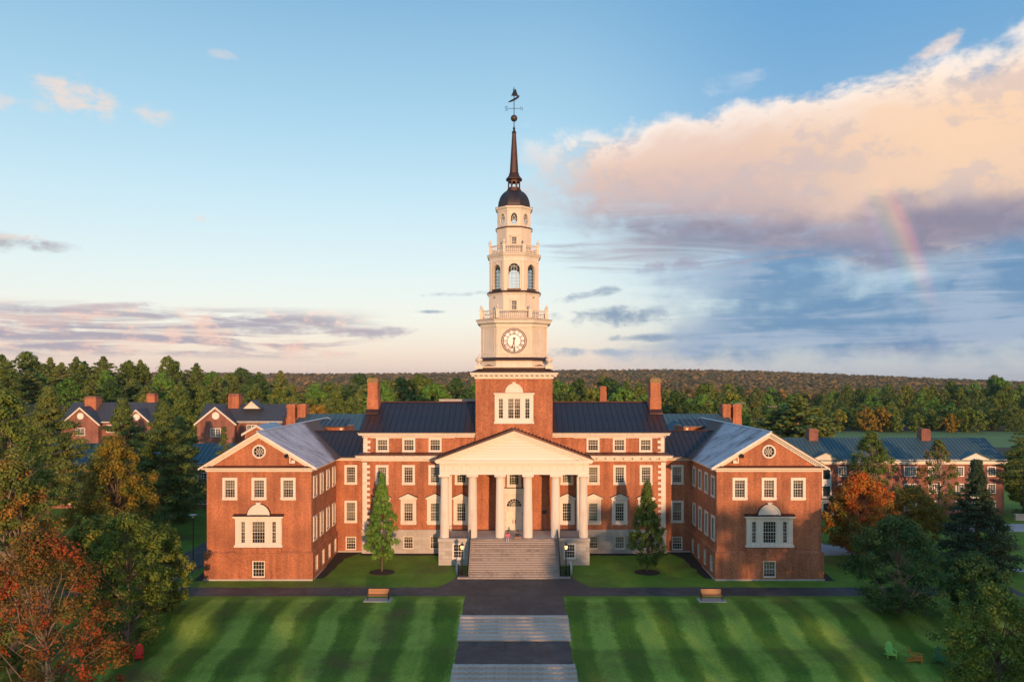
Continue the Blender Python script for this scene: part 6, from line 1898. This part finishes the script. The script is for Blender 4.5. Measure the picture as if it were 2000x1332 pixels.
# gabled brick houses on the left
def gabled_house(label, x0, x1, y0, d, ze, zr, gx, gw, gzr, chimneys, roundwin, roofmat, big=None):
    g = thing('brick_house', label, 'building')
    MB().box(x0, x1, y0, y0 + d, -.5 + gz(x0, y0), ze).build('wall', 'brick_far', g)
    gable_roof_x(g, x0, x1, y0, y0 + d, ze + .1, zr, roofmat, .5)
    for s2, xx in ((-1, x0), (1, x1)):
        MB().prism_x([(y0, ze), (y0 + d, ze), (y0 + d / 2, zr - .2)], *sorted((xx, xx - s2 * .4))).build('gable_wall', 'brick_far', g)
    MB().box(x0 - .3, x1 + .3, y0 - .5, y0 - .003, ze - .45, ze - .06).build('cornice', 'trim', g)
    for c, w, top in zip(gx, gw, gzr):
        yy = y0 - 1.6
        MB().prism_y([(c - w, 0), (c + w, 0), (c + w, ze - .2), (c, top), (c - w, ze - .2)], yy, y0 + d / 2).build('cross_gable', 'brick_far', g)
        for s2 in (-1, 1):
            xe = c + s2 * (w + .5); sl_ = (top - ze + .2) / w
            z1 = top - sl_ * (w + .5)
            MB().hexa([(c, yy - .45, top), (xe, yy - .45, z1), (xe, y0 + d / 2, z1), (c, y0 + d / 2, top), (c, yy - .45, top + .16), (xe, yy - .45, z1 + .16), (xe, y0 + d / 2, z1 + .16), (c, y0 + d / 2, top + .16)]).build('gable_roof', roofmat, g)
            MB().hexa([(c, yy - .5, top - .45), (xe, yy - .5, z1 - .45), (xe, yy - .003, z1 - .45), (c, yy - .003, top - .45), (c, yy - .5, top - .01), (xe, yy - .5, z1 - .01), (xe, yy - .003, z1 - .01), (c, yy - .003, top - .01)]).build('raking_cornice', 'trim', g)
        n = 20
        rz = lerp(ze, top, .38)
        o = MB().loft([[(c + .85 * math.cos(2 * PI * k / n), yv, rz + .85 * math.sin(2 * PI * k / n)) for k in range(n)] for yv in (yy - .09, yy - .003)]).build('round_window', 'shade_white', g)
        for xx in ((c - 1.0, c + 2.6) if w > 4 else (c,)):
            far_window(g, c if xx < c else c, yy, ze - 3.6, 2.4, 2.0) if xx <= c else None
            break
    for x in big or []:
        far_window(g, x, y0, ze - 2.9, 2.3, 2.0); far_window(g, x, y0, ze - 6.2, 2.3, 2.0)
    for (cx, cy, w, top) in chimneys:
        chimney(g, cx, cy, w, w, ze, top - .7, top, False, 'brick', 'brick_far')
    return g
gabled_house('brick house with slate roof and small pediment behind the left wing', -74, -54.5, 180, 11, 12.0, 15.8, [-69.3], [4.4], [15.4], [(-67.2, 184, 2.6, 18.3)], True, 'slate', [-61.5, -57.2])
MB_p = bpy.data.objects['brick_house']
pr = MB().prism_y([(-64.2, 14.8), (-60.2, 14.8), (-62.2, 16.6)], 182.0, 186).build('dormer_pediment', 'trim', MB_p)
for s2 in (-1, 1):
    MB().hexa([(-62.2, 181.7, 16.62), (-62.2 + s2 * 2.3, 181.7, 14.6), (-62.2 + s2 * 2.3, 186, 14.6), (-62.2, 186, 16.62), (-62.2, 181.7, 16.8), (-62.2 + s2 * 2.3, 181.7, 14.78), (-62.2 + s2 * 2.3, 186, 14.78), (-62.2, 186, 16.8)]).build('dormer_roof', 'slate', MB_p)
gabled_house('brick house with two chimneyed gables and slate roof among the left pines', -118, -95, 200, 12, 10.8, 15.6, [-112, -97.5], [4.6, 3.8], [14.6, 14.0], [(-112, 203, 3.0, 17.2), (-97.5, 206, 2.2, 18.0)], True, 'slate', [-105])

# low teal-roofed brick hall behind the pines on the left
g = thing('brick_hall', 'low brick hall with teal roof in shade behind the left pines', 'building')
MB().box(-84, -46, 128, 139, -.5, 7.6).build('wall', 'brick_far', g)
gable_roof_x(g, -84, -46, 128, 139, 7.9, 10.6, 'roof_teal', .5, .8)
MB().box(-84.2, -45.8, 127.6, 127.997, 7.2, 7.75).build('cornice', 'trim', g)
for k in range(9):
    for zb in (.9, 4.3):
        far_window(g, -82 + k * 4.3, 128, zb, 1.6, 1.9)

# garden wall and hedge far right
w = MB().box(76, 100, 116.2, 116.7, -.3, 1.15).box(75.9, 100, 116.1, 116.8, 1.15, 1.3).build('garden_wall', 'granite')
tag(w, 'low pinkish stone garden wall at the far right', 'wall')

def utility_pole(label, x, y, h):
    z = gz(x, y)
    r = thing('utility_pole', label, 'pole', (x, y, z), 0, 'utility poles before the wood')
    MB().lathe([(.22, 0), (.15, h)], 8).build('pole', 'utility_wood', r)
    for zz in (h - .6, h - 1.8):
        MB().box(-1.3, 1.3, -.07, .07, zz, zz + .14).build('cross_arm', 'utility_wood', r)
    for k in (-1.2, -.5, .5, 1.2):
        MB().lathe([(.06, h - .46), (.09, h - .36), (.04, h - .2)], 6, k, 0).build('insulator', 'frost_ridge', r)
utility_pole('left of two grey utility poles before the wood', 66.5, 225, 15.2)
utility_pole('right of two grey utility poles before the wood', 76, 226, 14.2)

# ------------------------------------------------------------------ trees
rng = np.random.default_rng(11)
def unit(v): return v / (np.linalg.norm(v, axis=1, keepdims=True) + 1e-9)
def leaf_mesh(name, mat, C, S, tint, Nn, ar=.62, along=None):
    """one quad per leaf: centres, sizes, tint, normals; long axis random or given"""
    n = len(C)
    Nn = unit(Nn)
    t = along if along is not None else rng.normal(size=(n, 3))
    t = unit(t - Nn * np.sum(t * Nn, axis=1, keepdims=True))
    b_ = np.cross(Nn, t)
    s = S[:, None] * .5
    V = np.empty((n, 4, 3), np.float32)
    V[:, 0] = C - t * s; V[:, 1] = C - b_ * s * ar; V[:, 2] = C + t * s; V[:, 3] = C + b_ * s * ar
    me = bpy.data.meshes.new(name)
    me.vertices.add(4 * n); me.vertices.foreach_set('co', V.ravel())
    me.loops.add(4 * n); me.loops.foreach_set('vertex_index', np.arange(4 * n, dtype=np.int32))
    me.polygons.add(n); me.polygons.foreach_set('loop_start', np.arange(0, 4 * n, 4, dtype=np.int32))
    at = me.attributes.new('tint', 'FLOAT', 'POINT')
    at.data.foreach_set('value', np.repeat(np.clip(tint, 0, 1), 4).astype(np.float32))
    me.materials.append(M[mat])
    me.update(calc_edges=True)
    return me

def clumps_to_leaves(cc, cr, per, flat, leaf, up=.5, ctint=None, jit=.35, shell=.55):
    n = len(cc)
    per = np.broadcast_to(per, n)
    idx = np.repeat(np.arange(n), per)
    d = unit(rng.normal(size=(len(idx), 3)))
    rad = rng.random(len(idx)) ** shell
    off = d * rad[:, None] * cr[idx][:, None]
    off[:, 2] *= flat
    C = cc[idx] + off
    Nn = d * 1.5 + rng.normal(size=d.shape) * .5 + np.array([0, 0, up])
    ct = rng.random(n) if ctint is None else ctint
    tint = ct[idx] * (1 - jit) + rng.random(len(idx)) * jit
    S = leaf * rng.uniform(.6, 1.4, len(idx))
    return C, S, tint, Nn

def broadleaf(name, H, R, base, ncl, per, leaf, mat, bark='bark', shape=(.8, .75), flat=.75, crs=.30, lean=0, gap=.0, tintf=None, limbs=14, trunk_r=None, lob=None):
    """crown of leaf clumps inside an egg-shaped, lobed envelope, on a trunk with curving limbs"""
    R = R * .84
    t = rng.random(ncl) ** .85
    th = rng.random(ncl) * 2 * PI
    env = np.sin(PI * np.clip(t, .02, .985) ** shape[0]) ** shape[1]
    ph = rng.random(3) * 6.28
    lobes = 1 + .16 * np.sin(2 * th + ph[0] + 3 * t) + .12 * np.sin(5 * th + ph[1] - 6 * t) + .06 * np.sin(9 * th + ph[2])
    rad = np.sqrt(rng.uniform(.18, 1.0, ncl))
    r = R * env * rad * lobes
    z = H * base + (H * (1 - base)) * t
    cc = np.stack([r * np.cos(th), r * np.sin(th), z * (1 - .0 * t)], 1)
    cr = R * crs * rng.uniform(.6, 1.25, ncl)
    keep = rng.random(ncl) > gap
    ct = rng.random(ncl)
    if tintf is not None: ct = tintf(cc, ct)
    C, S, ti, Nn = clumps_to_leaves(cc[keep], cr[keep], per, flat, leaf, ctint=ct[keep])
    # a few loose sprays break the outline
    crown = leaf_mesh(name + '_crown', mat, C, S, ti, Nn)
    tr = MB()
    r0 = trunk_r or H * .020
    top = H * (base + (1 - base) * .55)
    tr.tube([(0, 0, -.4), (0, 0, H * base * .5), (.02 * H, .01 * H, top * .7), (.0, .02 * H, top)], [r0 * 1.3, r0, r0 * .7, r0 * .3], 8)
    order = rng.permutation(ncl)[:limbs]
    for k in order:
        e = Vector(cc[k]); z0 = min(max(H * base * .75, e.z - math.hypot(e.x, e.y) * .9), top * .9)
        s = Vector((.015 * H * z0 / top, .008 * H, z0)); Lk = (e - s).length
        j = Vector(rng.normal(size=3)) * Lk * .05
        m1 = s.lerp(e, .33) + Vector((0, 0, -Lk * .04)) + j; m2 = s.lerp(e, .68) + Vector((0, 0, Lk * .05)) - j
        tr.tube([s, m1, m2, e], [r0 * .36, r0 * .24, r0 * .13, r0 * .04], 5)
        for q in range(2):
            tw = m2.lerp(e, .3 * q) ; te = tw + Vector(rng.normal(size=3)) * Lk * .13 + Vector((0, 0, Lk * .12))
            tr.tube([tw, te], [r0 * .09, r0 * .03], 4)
    return crown, tr.mesh(name + '_trunk', bark, True)

def pine(name, H, R, base, nbr, per, leaf, mat='needle', bark='bark', droop=.04, flat=.30, power=.75, ragged=.35, ar=.35, tip=.9, rise0=.0):
    """whorled boughs carrying flat plates of needles"""
    cc, cr, al, tz = [], [], [], []
    tr = MB()
    r0 = H * .014
    tr.tube([(0, 0, -.4), (0, 0, H * .5), (0, 0, H * .97)], [r0 * 1.2, r0 * .8, r0 * .12], 7)
    for k in range(nbr):
        t = (k + rng.random()) / nbr
        z = H * (base + (tip + .08 - base) * t)
        L = R * max(.10, (1 - t) ** power * (.55 + .45 * min(1, t * 4 + .3))) * rng.uniform(1 - ragged, 1 + ragged * .35)
        L *= min(1, (1 - t) * 3.2 + .12)
        a = k * 2.4 + rng.uniform(-.4, .4)
        d = np.array([math.cos(a), math.sin(a), 0])
        rise = rng.uniform(-.02, .20) + rise0 - droop * (1 - t)
        end = np.array([0, 0, z]) + d * L + np.array([0, 0, L * rise])
        if L > R * .35 and k % 2 == 0:
            tr.tube([(0, 0, z), tuple(end * .97)], [r0 * .30, r0 * .06], 4)
        m = max(2, int(round(4 * L / R + 1)))
        for q in range(m):
            f = lerp(.35, 1.0, (q + rng.random() * .6) / m)
            side = np.array([-d[1], d[0], 0]) * rng.uniform(-.28, .28) * L * f
            cc.append(np.array([0, 0, z]) + (end - np.array([0, 0, z])) * f + side)
            cr.append(max(R * .12, L * rng.uniform(.20, .34)))
            tz.append(t)
    for zt_, rt_ in ((.86, .26), (.90, .22), (.94, .17), (.975, .12)):
        cc.append(np.array([0, 0, H * zt_])); cr.append(R * rt_); tz.append(1)
    cc, cr = np.array(cc), np.array(cr)
    C, S, ti, Nn = clumps_to_leaves(cc, cr, per, flat, leaf, up=.9, shell=.6)
    out = C.copy(); out[:, 2] = .25 * R
    crown = leaf_mesh(name + '_crown', mat, C, S, ti, Nn, ar, along=out + rng.normal(size=out.shape) * R * .3)
    return crown, tr.mesh(name + '_trunk', bark, True)

def plant(nm, label, meshes, x, y, rot=0.0, s=1.0, group=None, cat='tree', sink=0.0):
    r = thing(nm, label, cat, (x, y, gz(x, y) - sink), rot, group)
    r.scale = (s,) * 3 if not hasattr(s, '__len__') else s
    obj('crown', meshes[0], r)
    obj('trunk', meshes[1], r)
    return r

def PX_(px, y): return (px - 1004) * y / 1500

# two flame-shaped young trees before the facade, with mulch rings
for sx, px, lab in ((-1, 746, 'left'), (1, 1264, 'right')):
    m = broadleaf('flame_tree_' + lab, 10.9 if sx < 0 else 9.9, 2.05 if sx < 0 else 2.2, .13 if sx < 0 else .10, 250, 90, .19, 'leaf_bright' if sx < 0 else 'leaf_mid', shape=(.52, 1.0) if sx < 0 else (.50, .85), flat=1.5, crs=.19, limbs=40, trunk_r=.10)
    x, y = PX_(px, 86), 86.0
    plant('columnar_tree', 'narrow upright green tree in a mulch ring %s of the portico' % lab, m, x, y, group='narrow trees before the facade')
    n = 28
    mr = MB().lathe([(1.45, -.05), (1.42, .05), (1.1, .09), (.15, .13)], n)
    o = mr.build('mulch_ring', 'mulch'); o.location = (x, y, gz(x, y)); o.scale = (1, .85, 1)
    tag(o, 'dark round mulch ring under the narrow tree %s of the portico' % lab, 'mulch', 'mulch rings')

# left side, from the viewer backwards
def red_t(c, t): return np.clip(t * .72 + .10 + .16 * (c[:, 2] < 9.5) - .10 * (c[:, 2] > 12.5) + .22 * (np.sin(c[:, 0] * 1.1) * np.cos(c[:, 2] * .9 + c[:, 1])), 0, 1)
plant('maple_tree', 'sparse red and orange maple with bare limbs at the near left corner', broadleaf('red_maple', 15.4, 5.9, .05, 470, 66, .20, 'leaf_red', 'bark_pale', (.74, .62), .85, .17, gap=.22, tintf=red_t, limbs=80, trunk_r=.17), -32.3, 52.5)
plant('broadleaf_tree', 'rounded green tree between the red maple and the left path', broadleaf('green_round', 11.3, 4.6, .0, 290, 95, .21, 'leaf_green', 'bark_pale', (.72, .5), .8, .19, gap=.12, limbs=50), -33.6, 66.5)
plant('broadleaf_tree', 'small yellow-green tree at the left path corner', broadleaf('green_small', 8.2, 2.9, .0, 170, 95, .22, 'leaf_green', 'bark', (.75, .65), .85, .24, limbs=20), PX_(318, 73), 73)
plant('broadleaf_tree', 'golden olive tree lit by the sun left of the left wing', broadleaf('gold', 15.4, 5.2, .14, 280, 95, .27, 'leaf_gold', 'bark', (.66, .72), 1.0, .18, gap=.1, limbs=40, tintf=lambda c, t: np.clip(t * .7, 0, 1)), -41.9, 80.5)
plant('broadleaf_tree', 'tall mottled green tree at the left edge', broadleaf('tall_left', 21.8, 5.2, .10, 260, 100, .26, 'leaf_mid', 'bark_pale', (.75, .6), .85, .19, gap=.12, limbs=60), -44.0, 66)
plant('broadleaf_tree', 'grey-green turning tree behind the red maple', broadleaf('turn_left', 17.0, 5.0, .04, 260, 100, .25, 'leaf_mixed', 'bark_pale', (.75, .65), .85, .19, gap=.12, limbs=60), -40.5, 62)
plant('broadleaf_tree', 'bushy green tree below the golden olive tree', broadleaf('bush_left', 8.2, 4.2, .08, 220, 95, .25, 'leaf_green', 'bark', (.75, .65), .85, .22, limbs=24), -41.0, 76)
pA = pine('pine_a', 18.6, 7.0, .10, 84, 150, .38, flat=.48, power=.55, rise0=.12, ragged=.42)
pB = pine('pine_b', 18.8, 6.4, .10, 78, 150, .38, flat=.48, power=.55, rise0=.12, ragged=.42)
pC = pine('pine_c', 20.6, 7.6, .12, 84, 150, .40, flat=.48, power=.55, rise0=.12, ragged=.45)
plant('pine_tree', 'broad layered pine directly left of the left wing', pA, -47.0, 103)
plant('pine_tree', 'layered pine behind the golden olive tree', pB, -56.0, 110, 1.0)
plant('pine_tree', 'tall spreading pine before the chimneyed house', pC, -68.5, 113, 2.0)
plant('pine_tree', 'dark pine at the left edge above the mottled tree', pC, -77.5, 112, 4.0, .98)
plant('pine_tree', 'shaded pine in the gap beside the left wing', pA, -50.5, 116, 2.4, .85)
plant('pine_tree', 'small young pine before the slate-roofed house', pine('pine_small', 14.2, 2.9, .15, 44, 70, .30, power=.6), -44.9, 119)

# right side
def orange_t(c, t): return np.clip(t * .5 + .40 * (c[:, 2] > 5.0) * (c[:, 0] > -2.2) + .10, 0, 1)
plant('maple_tree', 'orange and red maple beside the right wing', broadleaf('orange_maple', 9.9, 5.0, .08, 260, 105, .25, 'leaf_orange', 'bark_pale', (.7, .7), .75, .21, tintf=orange_t, limbs=40), 41.4, 92)
plant('maple_tree', 'yellow-green maple between the orange maple and the dark spruce', broadleaf('yellow_maple', 7.6, 4.3, .10, 190, 105, .25, 'leaf_gold', 'bark', (.8, .6), .75, .23, tintf=lambda c, t: t * .7), 49.8, 96)
plant('spruce_tree', 'dark blue-green spruce with layered boughs near the right edge', pine('spruce', 12.6, 5.3, .03, 130, 110, .28, 'needle_blue', 'bark', .20, .40, .9, .25, .42), 52.4, 87)
plant('broadleaf_tree', 'large dark spreading tree behind the lime green chair', broadleaf('dark_spread', 8.8, 5.6, .04, 240, 105, .22, 'leaf_dark', 'bark_pale', (.80, .6), .7, .20, gap=.18, limbs=60), 36.2, 72.5)
plant('broadleaf_tree', 'dark tree filling the gap below the spruce', broadleaf('dark_fill', 5.8, 3.6, .05, 190, 105, .23, 'leaf_dark', 'bark', (.85, .55), .75, .20, limbs=34), 42.8, 71.5)
plant('broadleaf_tree', 'thin near tree with yellow tips at the lower right corner', broadleaf('near_right', 9.2, 4.9, .08, 290, 95, .21, 'leaf_green', 'bark', (.85, .55), .75, .18, gap=.15, limbs=36, tintf=lambda c, t: np.clip(t * .8 + .15 * (c[:, 2] > 6), 0, 1)), 36.2, 57.5)
plant('broadleaf_tree', 'reddish young tree at the right edge below the path', broadleaf('edge_right', 6.4, 2.6, .12, 120, 90, .22, 'leaf_red', 'bark', (.8, .6), .8, .22, limbs=30, tintf=lambda c, t: np.clip(t * .6 + .2 * (c[:, 2] > 5), 0, 1)), 42.4, 61.5)
plant('broadleaf_tree', 'tall feathery green tree before the brick hall', broadleaf('hall_tree', 13.4, 4.4, .10, 190, 70, .28, 'leaf_mid', 'bark_pale', (.72, .7), 1.1, .18, gap=.15, limbs=70), 53.6, 115)
plant('broadleaf_tree', 'thin green-brown tree before the brick hall beside the feathery one', broadleaf('hall_tree_b', 12.2, 3.7, .12, 120, 55, .28, 'leaf_mixed', 'bark_pale', (.75, .7), 1.0, .18, gap=.2, limbs=70), 63.0, 114)
plant('pine_tree', 'tall pine with bare trunk at the right edge', pine('edge_pine', 15.5, 4.6, .30, 46, 75, .34, 'needle'), 78.4, 118)
plant('broadleaf_tree', 'green tree beyond the gable of the brick hall', broadleaf('edge_tree', 11, 4.4, .12, 200, 80, .32, 'leaf_mid', 'bark', (.75, .65), .9, .22), 82.5, 124)
hd = leaf_mesh('hedge', 'leaf_dark', np.stack([rng.uniform(77, 96, 7000), rng.uniform(117.3, 118.9, 7000), rng.uniform(0.2, 1.7, 7000)], 1), np.full(7000, .25), rng.random(7000), rng.normal(size=(7000, 3)) + [0, 0, .5])
tag(obj('hedge', hd), 'clipped dark hedge behind the low garden wall', 'hedge')

# fallen leaves on the grass, thickest under the maples
nl = 5200
lx = np.concatenate([rng.normal(-30, 5, 1500), rng.normal(36, 5, 1100), rng.uniform(-44, -5.3, 1400), rng.uniform(5.3, 44, 1200)])
ly = np.concatenate([rng.normal(59, 4, 1500), rng.normal(64, 4, 1100), rng.uniform(57, 77, 2600)])
lz = np.array([gz(a, c) for a, c in zip(lx, ly)]) + .02
ok = (np.abs(lx) > 5.3) & (ly > 50) & (ly < 77.3)
lf = leaf_mesh('fallen_leaves', 'leaf_red', np.stack([lx, ly, lz], 1)[ok], rng.uniform(.06, .16, ok.sum()), rng.uniform(.2, 1, ok.sum()), rng.normal(size=(ok.sum(), 3)) * .25 + [0, 0, 1])
tag(obj('fallen_leaves', lf), 'fallen autumn leaves scattered over the lawn', 'leaves', kind='stuff')

# ------------------------------------------------------------------ the woods: individual trees
FB = [broadleaf('wood_broad_%d' % k, 20, 7.2, .03, 130, 40, .85, mt, 'bark', (.68, .5), .9, .24, limbs=8) for k, mt in enumerate(['leaf_mid', 'leaf_mid', 'leaf_dark', 'leaf_bright', 'leaf_green'])]
FP = [pine('wood_pine_%d' % k, 21, 6.2, .12, 60, 40, .95, 'needle', 'bark_pale', ragged=.5, ar=.55, power=.36, flat=.6, rise0=.15) for k in range(3)]
FS = [broadleaf('wood_shrub_%d' % k, 9, 4.2, .04, 60, 34, .7, mt, 'bark', (.8, .6), .9, .28, limbs=6) for k, mt in enumerate(['leaf_mid', 'leaf_green', 'leaf_gold'])]
WHERE = {'l': [(60, 'at the far left'), (140, 'left of the chimneyed house'), (215, 'above the chimneyed house'), (300, 'right of the chimneyed house'), (380, 'between the two slate roofed houses'), (460, 'above the pedimented house'), (999, 'right of the pedimented house')],
         'c': [(600, 'above the left twin chimneys'), (700, 'left of the left roof chimney'), (790, 'right of the left roof chimney'), (880, 'above the left half of the main roof'), (1004, 'just left of the clock tower'), (9999, 'straight behind the clock tower')],
         'r': [(1140, 'just right of the clock tower'), (1210, 'near the thin middle chimney'), (1270, 'left of the right roof chimney'), (1340, 'right of the right roof chimney'), (1430, 'above the right twin chimneys'), (1520, 'above the right wing'), (1620, 'above the right wing gable'), (1700, 'above the left chimney of the brick hall'), (1780, 'above the middle of the brick hall'), (1860, 'above the right chimney of the brick hall'), (1940, 'above the end of the brick hall'), (9999, 'at the far right edge')]}
ROWN = {0: 'rearmost', 1: 'rear', 2: 'middle', 3: 'forward', 4: 'foremost', 5: 'low edge'}
def wood_label(kind, side, px, row):
    w = next(t for lim, t in WHERE[side] if px < lim)
    return '%s in the %s wood row %s' % (kind, ROWN[row], w.replace('of the brick hall', 'of the hall').replace('of the clock tower', 'of the clock tower'))
GRP = {'l': 'wood on the left rise', 'c': 'wood behind the library', 'r': 'wood beyond the right field'}
FBN = ['rounded green tree', 'lobed green tree', 'dark green tree', 'fresh green tree', 'olive green tree']
rr = random.Random(5)
def wood_row(row, side, px0, px1, y, step, top_px, pprob, jitter=10, shrub=0.0):
    """a row of trees at depth y whose tops rise to about the photo height top_px(px)"""
    px = px0
    while px < px1:
        yy = y + rr.uniform(-jitter, jitter)
        q = px + rr.uniform(-.4, .4) * step
        x = PX_(q, yy)
        want = EYE - (top_px(q) + rr.uniform(-7, 9) - 742) * yy / 1500 - gz(x, yy)
        if rr.random() < shrub:
            m = rr.choice(FS); k = rr.uniform(.7, 1.15)
            plant('broadleaf_tree', wood_label('low bushy tree', side, q, row), m, x, yy, rr.uniform(0, 6.28), k, GRP[side])
        elif rr.random() < pprob:
            k = max(.5, want / 22)
            plant('pine_tree', wood_label('pine', side, q, row), rr.choice(FP), x, yy, rr.uniform(0, 6.28), (max(k, .7) * rr.uniform(1.0, 1.4), max(k, .7) * rr.uniform(1.0, 1.4), k), GRP[side])
        else:
            k = max(.45, (want - .5) / 20); kk = rr.randrange(len(FB))
            plant('broadleaf_tree', wood_label(FBN[kk], side, q, row), FB[kk], x, yy, rr.uniform(0, 6.28), (max(k, .62) * rr.uniform(.85, 1.25), max(k, .62) * rr.uniform(.85, 1.25), k), GRP[side])
        px += step
ltop = lambda q: 684 + 7 * math.sin(q / 60) + max(0, q - 60) * .072
wood_row(0, 'l', -60, 560, 300, 34, lambda q: ltop(q) + 2, .75)
wood_row(1, 'l', -60, 560, 274, 44, lambda q: ltop(q) + 16, .5)
wood_row(2, 'l', -60, 545, 250, 52, lambda q: ltop(q) + 36, .45)
wood_row(3, 'l', 0, 545, 230, 58, lambda q: ltop(q) + 54, .45)
wood_row(4, 'l', 300, 580, 214, 52, lambda q: ltop(q) + 70, .35)
ctop = lambda q: 742 + 5 * math.sin(q / 45) + 4 * math.sin(q / 17)
wood_row(0, 'c', 550, 1110, 292, 29, lambda q: ctop(q) - 2, .45)
wood_row(2, 'c', 540, 940, 268, 40, lambda q: ctop(q) + 14, .3)
wood_row(4, 'c', 540, 930, 246, 50, lambda q: ctop(q) + 34, .25)
rtop = lambda q: 739 + 6 * math.sin(q / 40) + 16 * sm(q, 1230, 1460) - 13 * sm(q, 1700, 1800)
wood_row(0, 'r', 1080, 1440, 285, 29, rtop, .45)
wood_row(2, 'r', 1080, 1440, 262, 38, lambda q: rtop(q) + 18, .25)
wood_row(4, 'r', 1270, 1480, 245, 42, lambda q: rtop(q) + 36, .1)
wood_row(0, 'r', 1420, 2060, 455, 27, lambda q: rtop(q) + 4, .12)
wood_row(1, 'r', 1420, 2060, 410, 31, lambda q: rtop(q) + 16, .1)
wood_row(2, 'r', 1420, 2060, 372, 36, lambda q: rtop(q) + 32, .1)
wood_row(3, 'r', 1440, 2060, 345, 38, lambda q: rtop(q) + 50, .05)
wood_row(4, 'r', 1600, 2060, 328, 36, lambda q: rtop(q) + 68, .05)
wood_row(5, 'r', 1600, 1960, 318, 40, lambda q: 815, 0, 4, 1.0)
plant('pine_tree', 'dark bushy pine at the near edge of the wood behind the right wing', FP[0], PX_(1558, 205), 205, 1.0, (1.5, 1.5, .86))
plant('pine_tree', 'second dark pine beside the bushy one behind the right wing', FP[1], PX_(1515, 212), 212, 2.0, (1.2, 1.2, .66))
plant('pine_tree', 'third dark pine on the field side of the bushy one', FP[2], PX_(1600, 207), 207, 3.0, (1.0, 1.0, .68))
plant('broadleaf_tree', 'golden broadleaf tree before the wood left of the left chimney', FS[2], PX_(620, 228), 228, 0, 1.5)

# ------------------------------------------------------------------ far woods, one mass
def far_wood(label, n, x0, x1, y0, y1, size, mat, hmin, hmax, dens=14, lk=.62):
    y = y0 + (y1 - y0) * rng.random(n) ** .8
    x = rng.uniform(x0, x1, n) * (y / y1)
    z = np.array([gz(a, c) for a, c in zip(x, y)])
    h = rng.uniform(hmin, hmax, n)
    idx = np.repeat(np.arange(n), dens)
    u = unit(rng.normal(size=(len(idx), 3)))
    w = size * rng.uniform(.35, .6, n)[idx]
    hh = h[idx]
    C = np.stack([x[idx] + u[:, 0] * w, y[idx] + u[:, 1] * w, z[idx] + hh * (.55 + .45 * u[:, 2] * rng.random(len(idx)) ** .4)], 1)
    tint = rng.random(n)[idx] * .75 + rng.random(len(idx)) * .25
    me = leaf_mesh('wood', mat, C, np.full(len(idx), size * lk), tint, u + [0, 0, .4], .8)
    return tag(obj('far_wood', me), label, 'wood', kind='stuff')
far_wood('hazy wooded ridge along the horizon', 15000, -2700, 3600, 1250, 3100, 15, 'leaf_far', 10, 19)
far_wood('level woods between the near trees and the ridge', 6500, -900, 1050, 470, 1240, 11, 'leaf_far', 13, 20, 36, .32)

# tall trees behind the viewer, whose shade falls over the lawn and the lower right of the facade
def shade_trees():
    Cs, Ss, Ts, Ns = [], [], [], []
    def one(x, y, top, R):
        g = gz(x, y); H = top - g
        n = 70
        t = rng.random(n); th = rng.random(n) * 6.28
        r = R * np.sin(PI * np.clip(t, .05, .96) ** .8) ** .6 * np.sqrt(rng.uniform(.2, 1, n))
        cc = np.stack([x + r * np.cos(th), y + r * np.sin(th), g + H * (.05 + .93 * t)], 1)
        C, S, ti, Nn = clumps_to_leaves(cc, np.full(n, R * .34), 22, .9, 1.15)
        Cs.append(C); Ss.append(S); Ts.append(ti); Ns.append(Nn)
    for x, top in SHADE:
        one(x, -62 + rng.uniform(-6, 6), top, rng.uniform(4.8, 6.2))
    me = leaf_mesh('shade_wood', 'leaf_mid', np.concatenate(Cs), np.concatenate(Ss), np.concatenate(Ts), np.concatenate(Ns))
    tag(obj('wood', me), 'tall trees behind the viewer shading the lawn', 'wood', kind='stuff')
# crown tops chosen so that the shade line climbs from the foot of the left wing to the middle of the right wing
SHADE = []
x = -40
while x < 125:
    fx = x - 146 * math.tan(R_(SUN_AZ))            # where this tree's shadow meets the facade
    line = -.9 if fx < -4 else lerp(-.6, 7.6, sm(fx, 0, 13))
    SHADE.append((x, line + 150 * math.tan(R_(SUN_EL)) + rng.uniform(-1.0, .5)))
    x += 4.2
shade_trees()

# ------------------------------------------------------------------ haze
hz = MB().box(-7200, 7200, -640, 9200, -32, 72)
hm = bpy.data.materials.new('haze')
hm.use_nodes = True
hm.node_tree.nodes.clear()
ho = hm.node_tree.nodes.new('ShaderNodeOutputMaterial')
hv = hm.node_tree.nodes.new('ShaderNodeVolumePrincipled')
hv.inputs['Color'].default_value = (.68, .84, 1.0, 1)
hv.inputs['Density'].default_value = .00005
hm.node_tree.links.new(hv.outputs[0], ho.inputs['Volume'])
tag(hz.build('haze', hm), kind='stuff')
scene.cycles.volume_bounces = 0
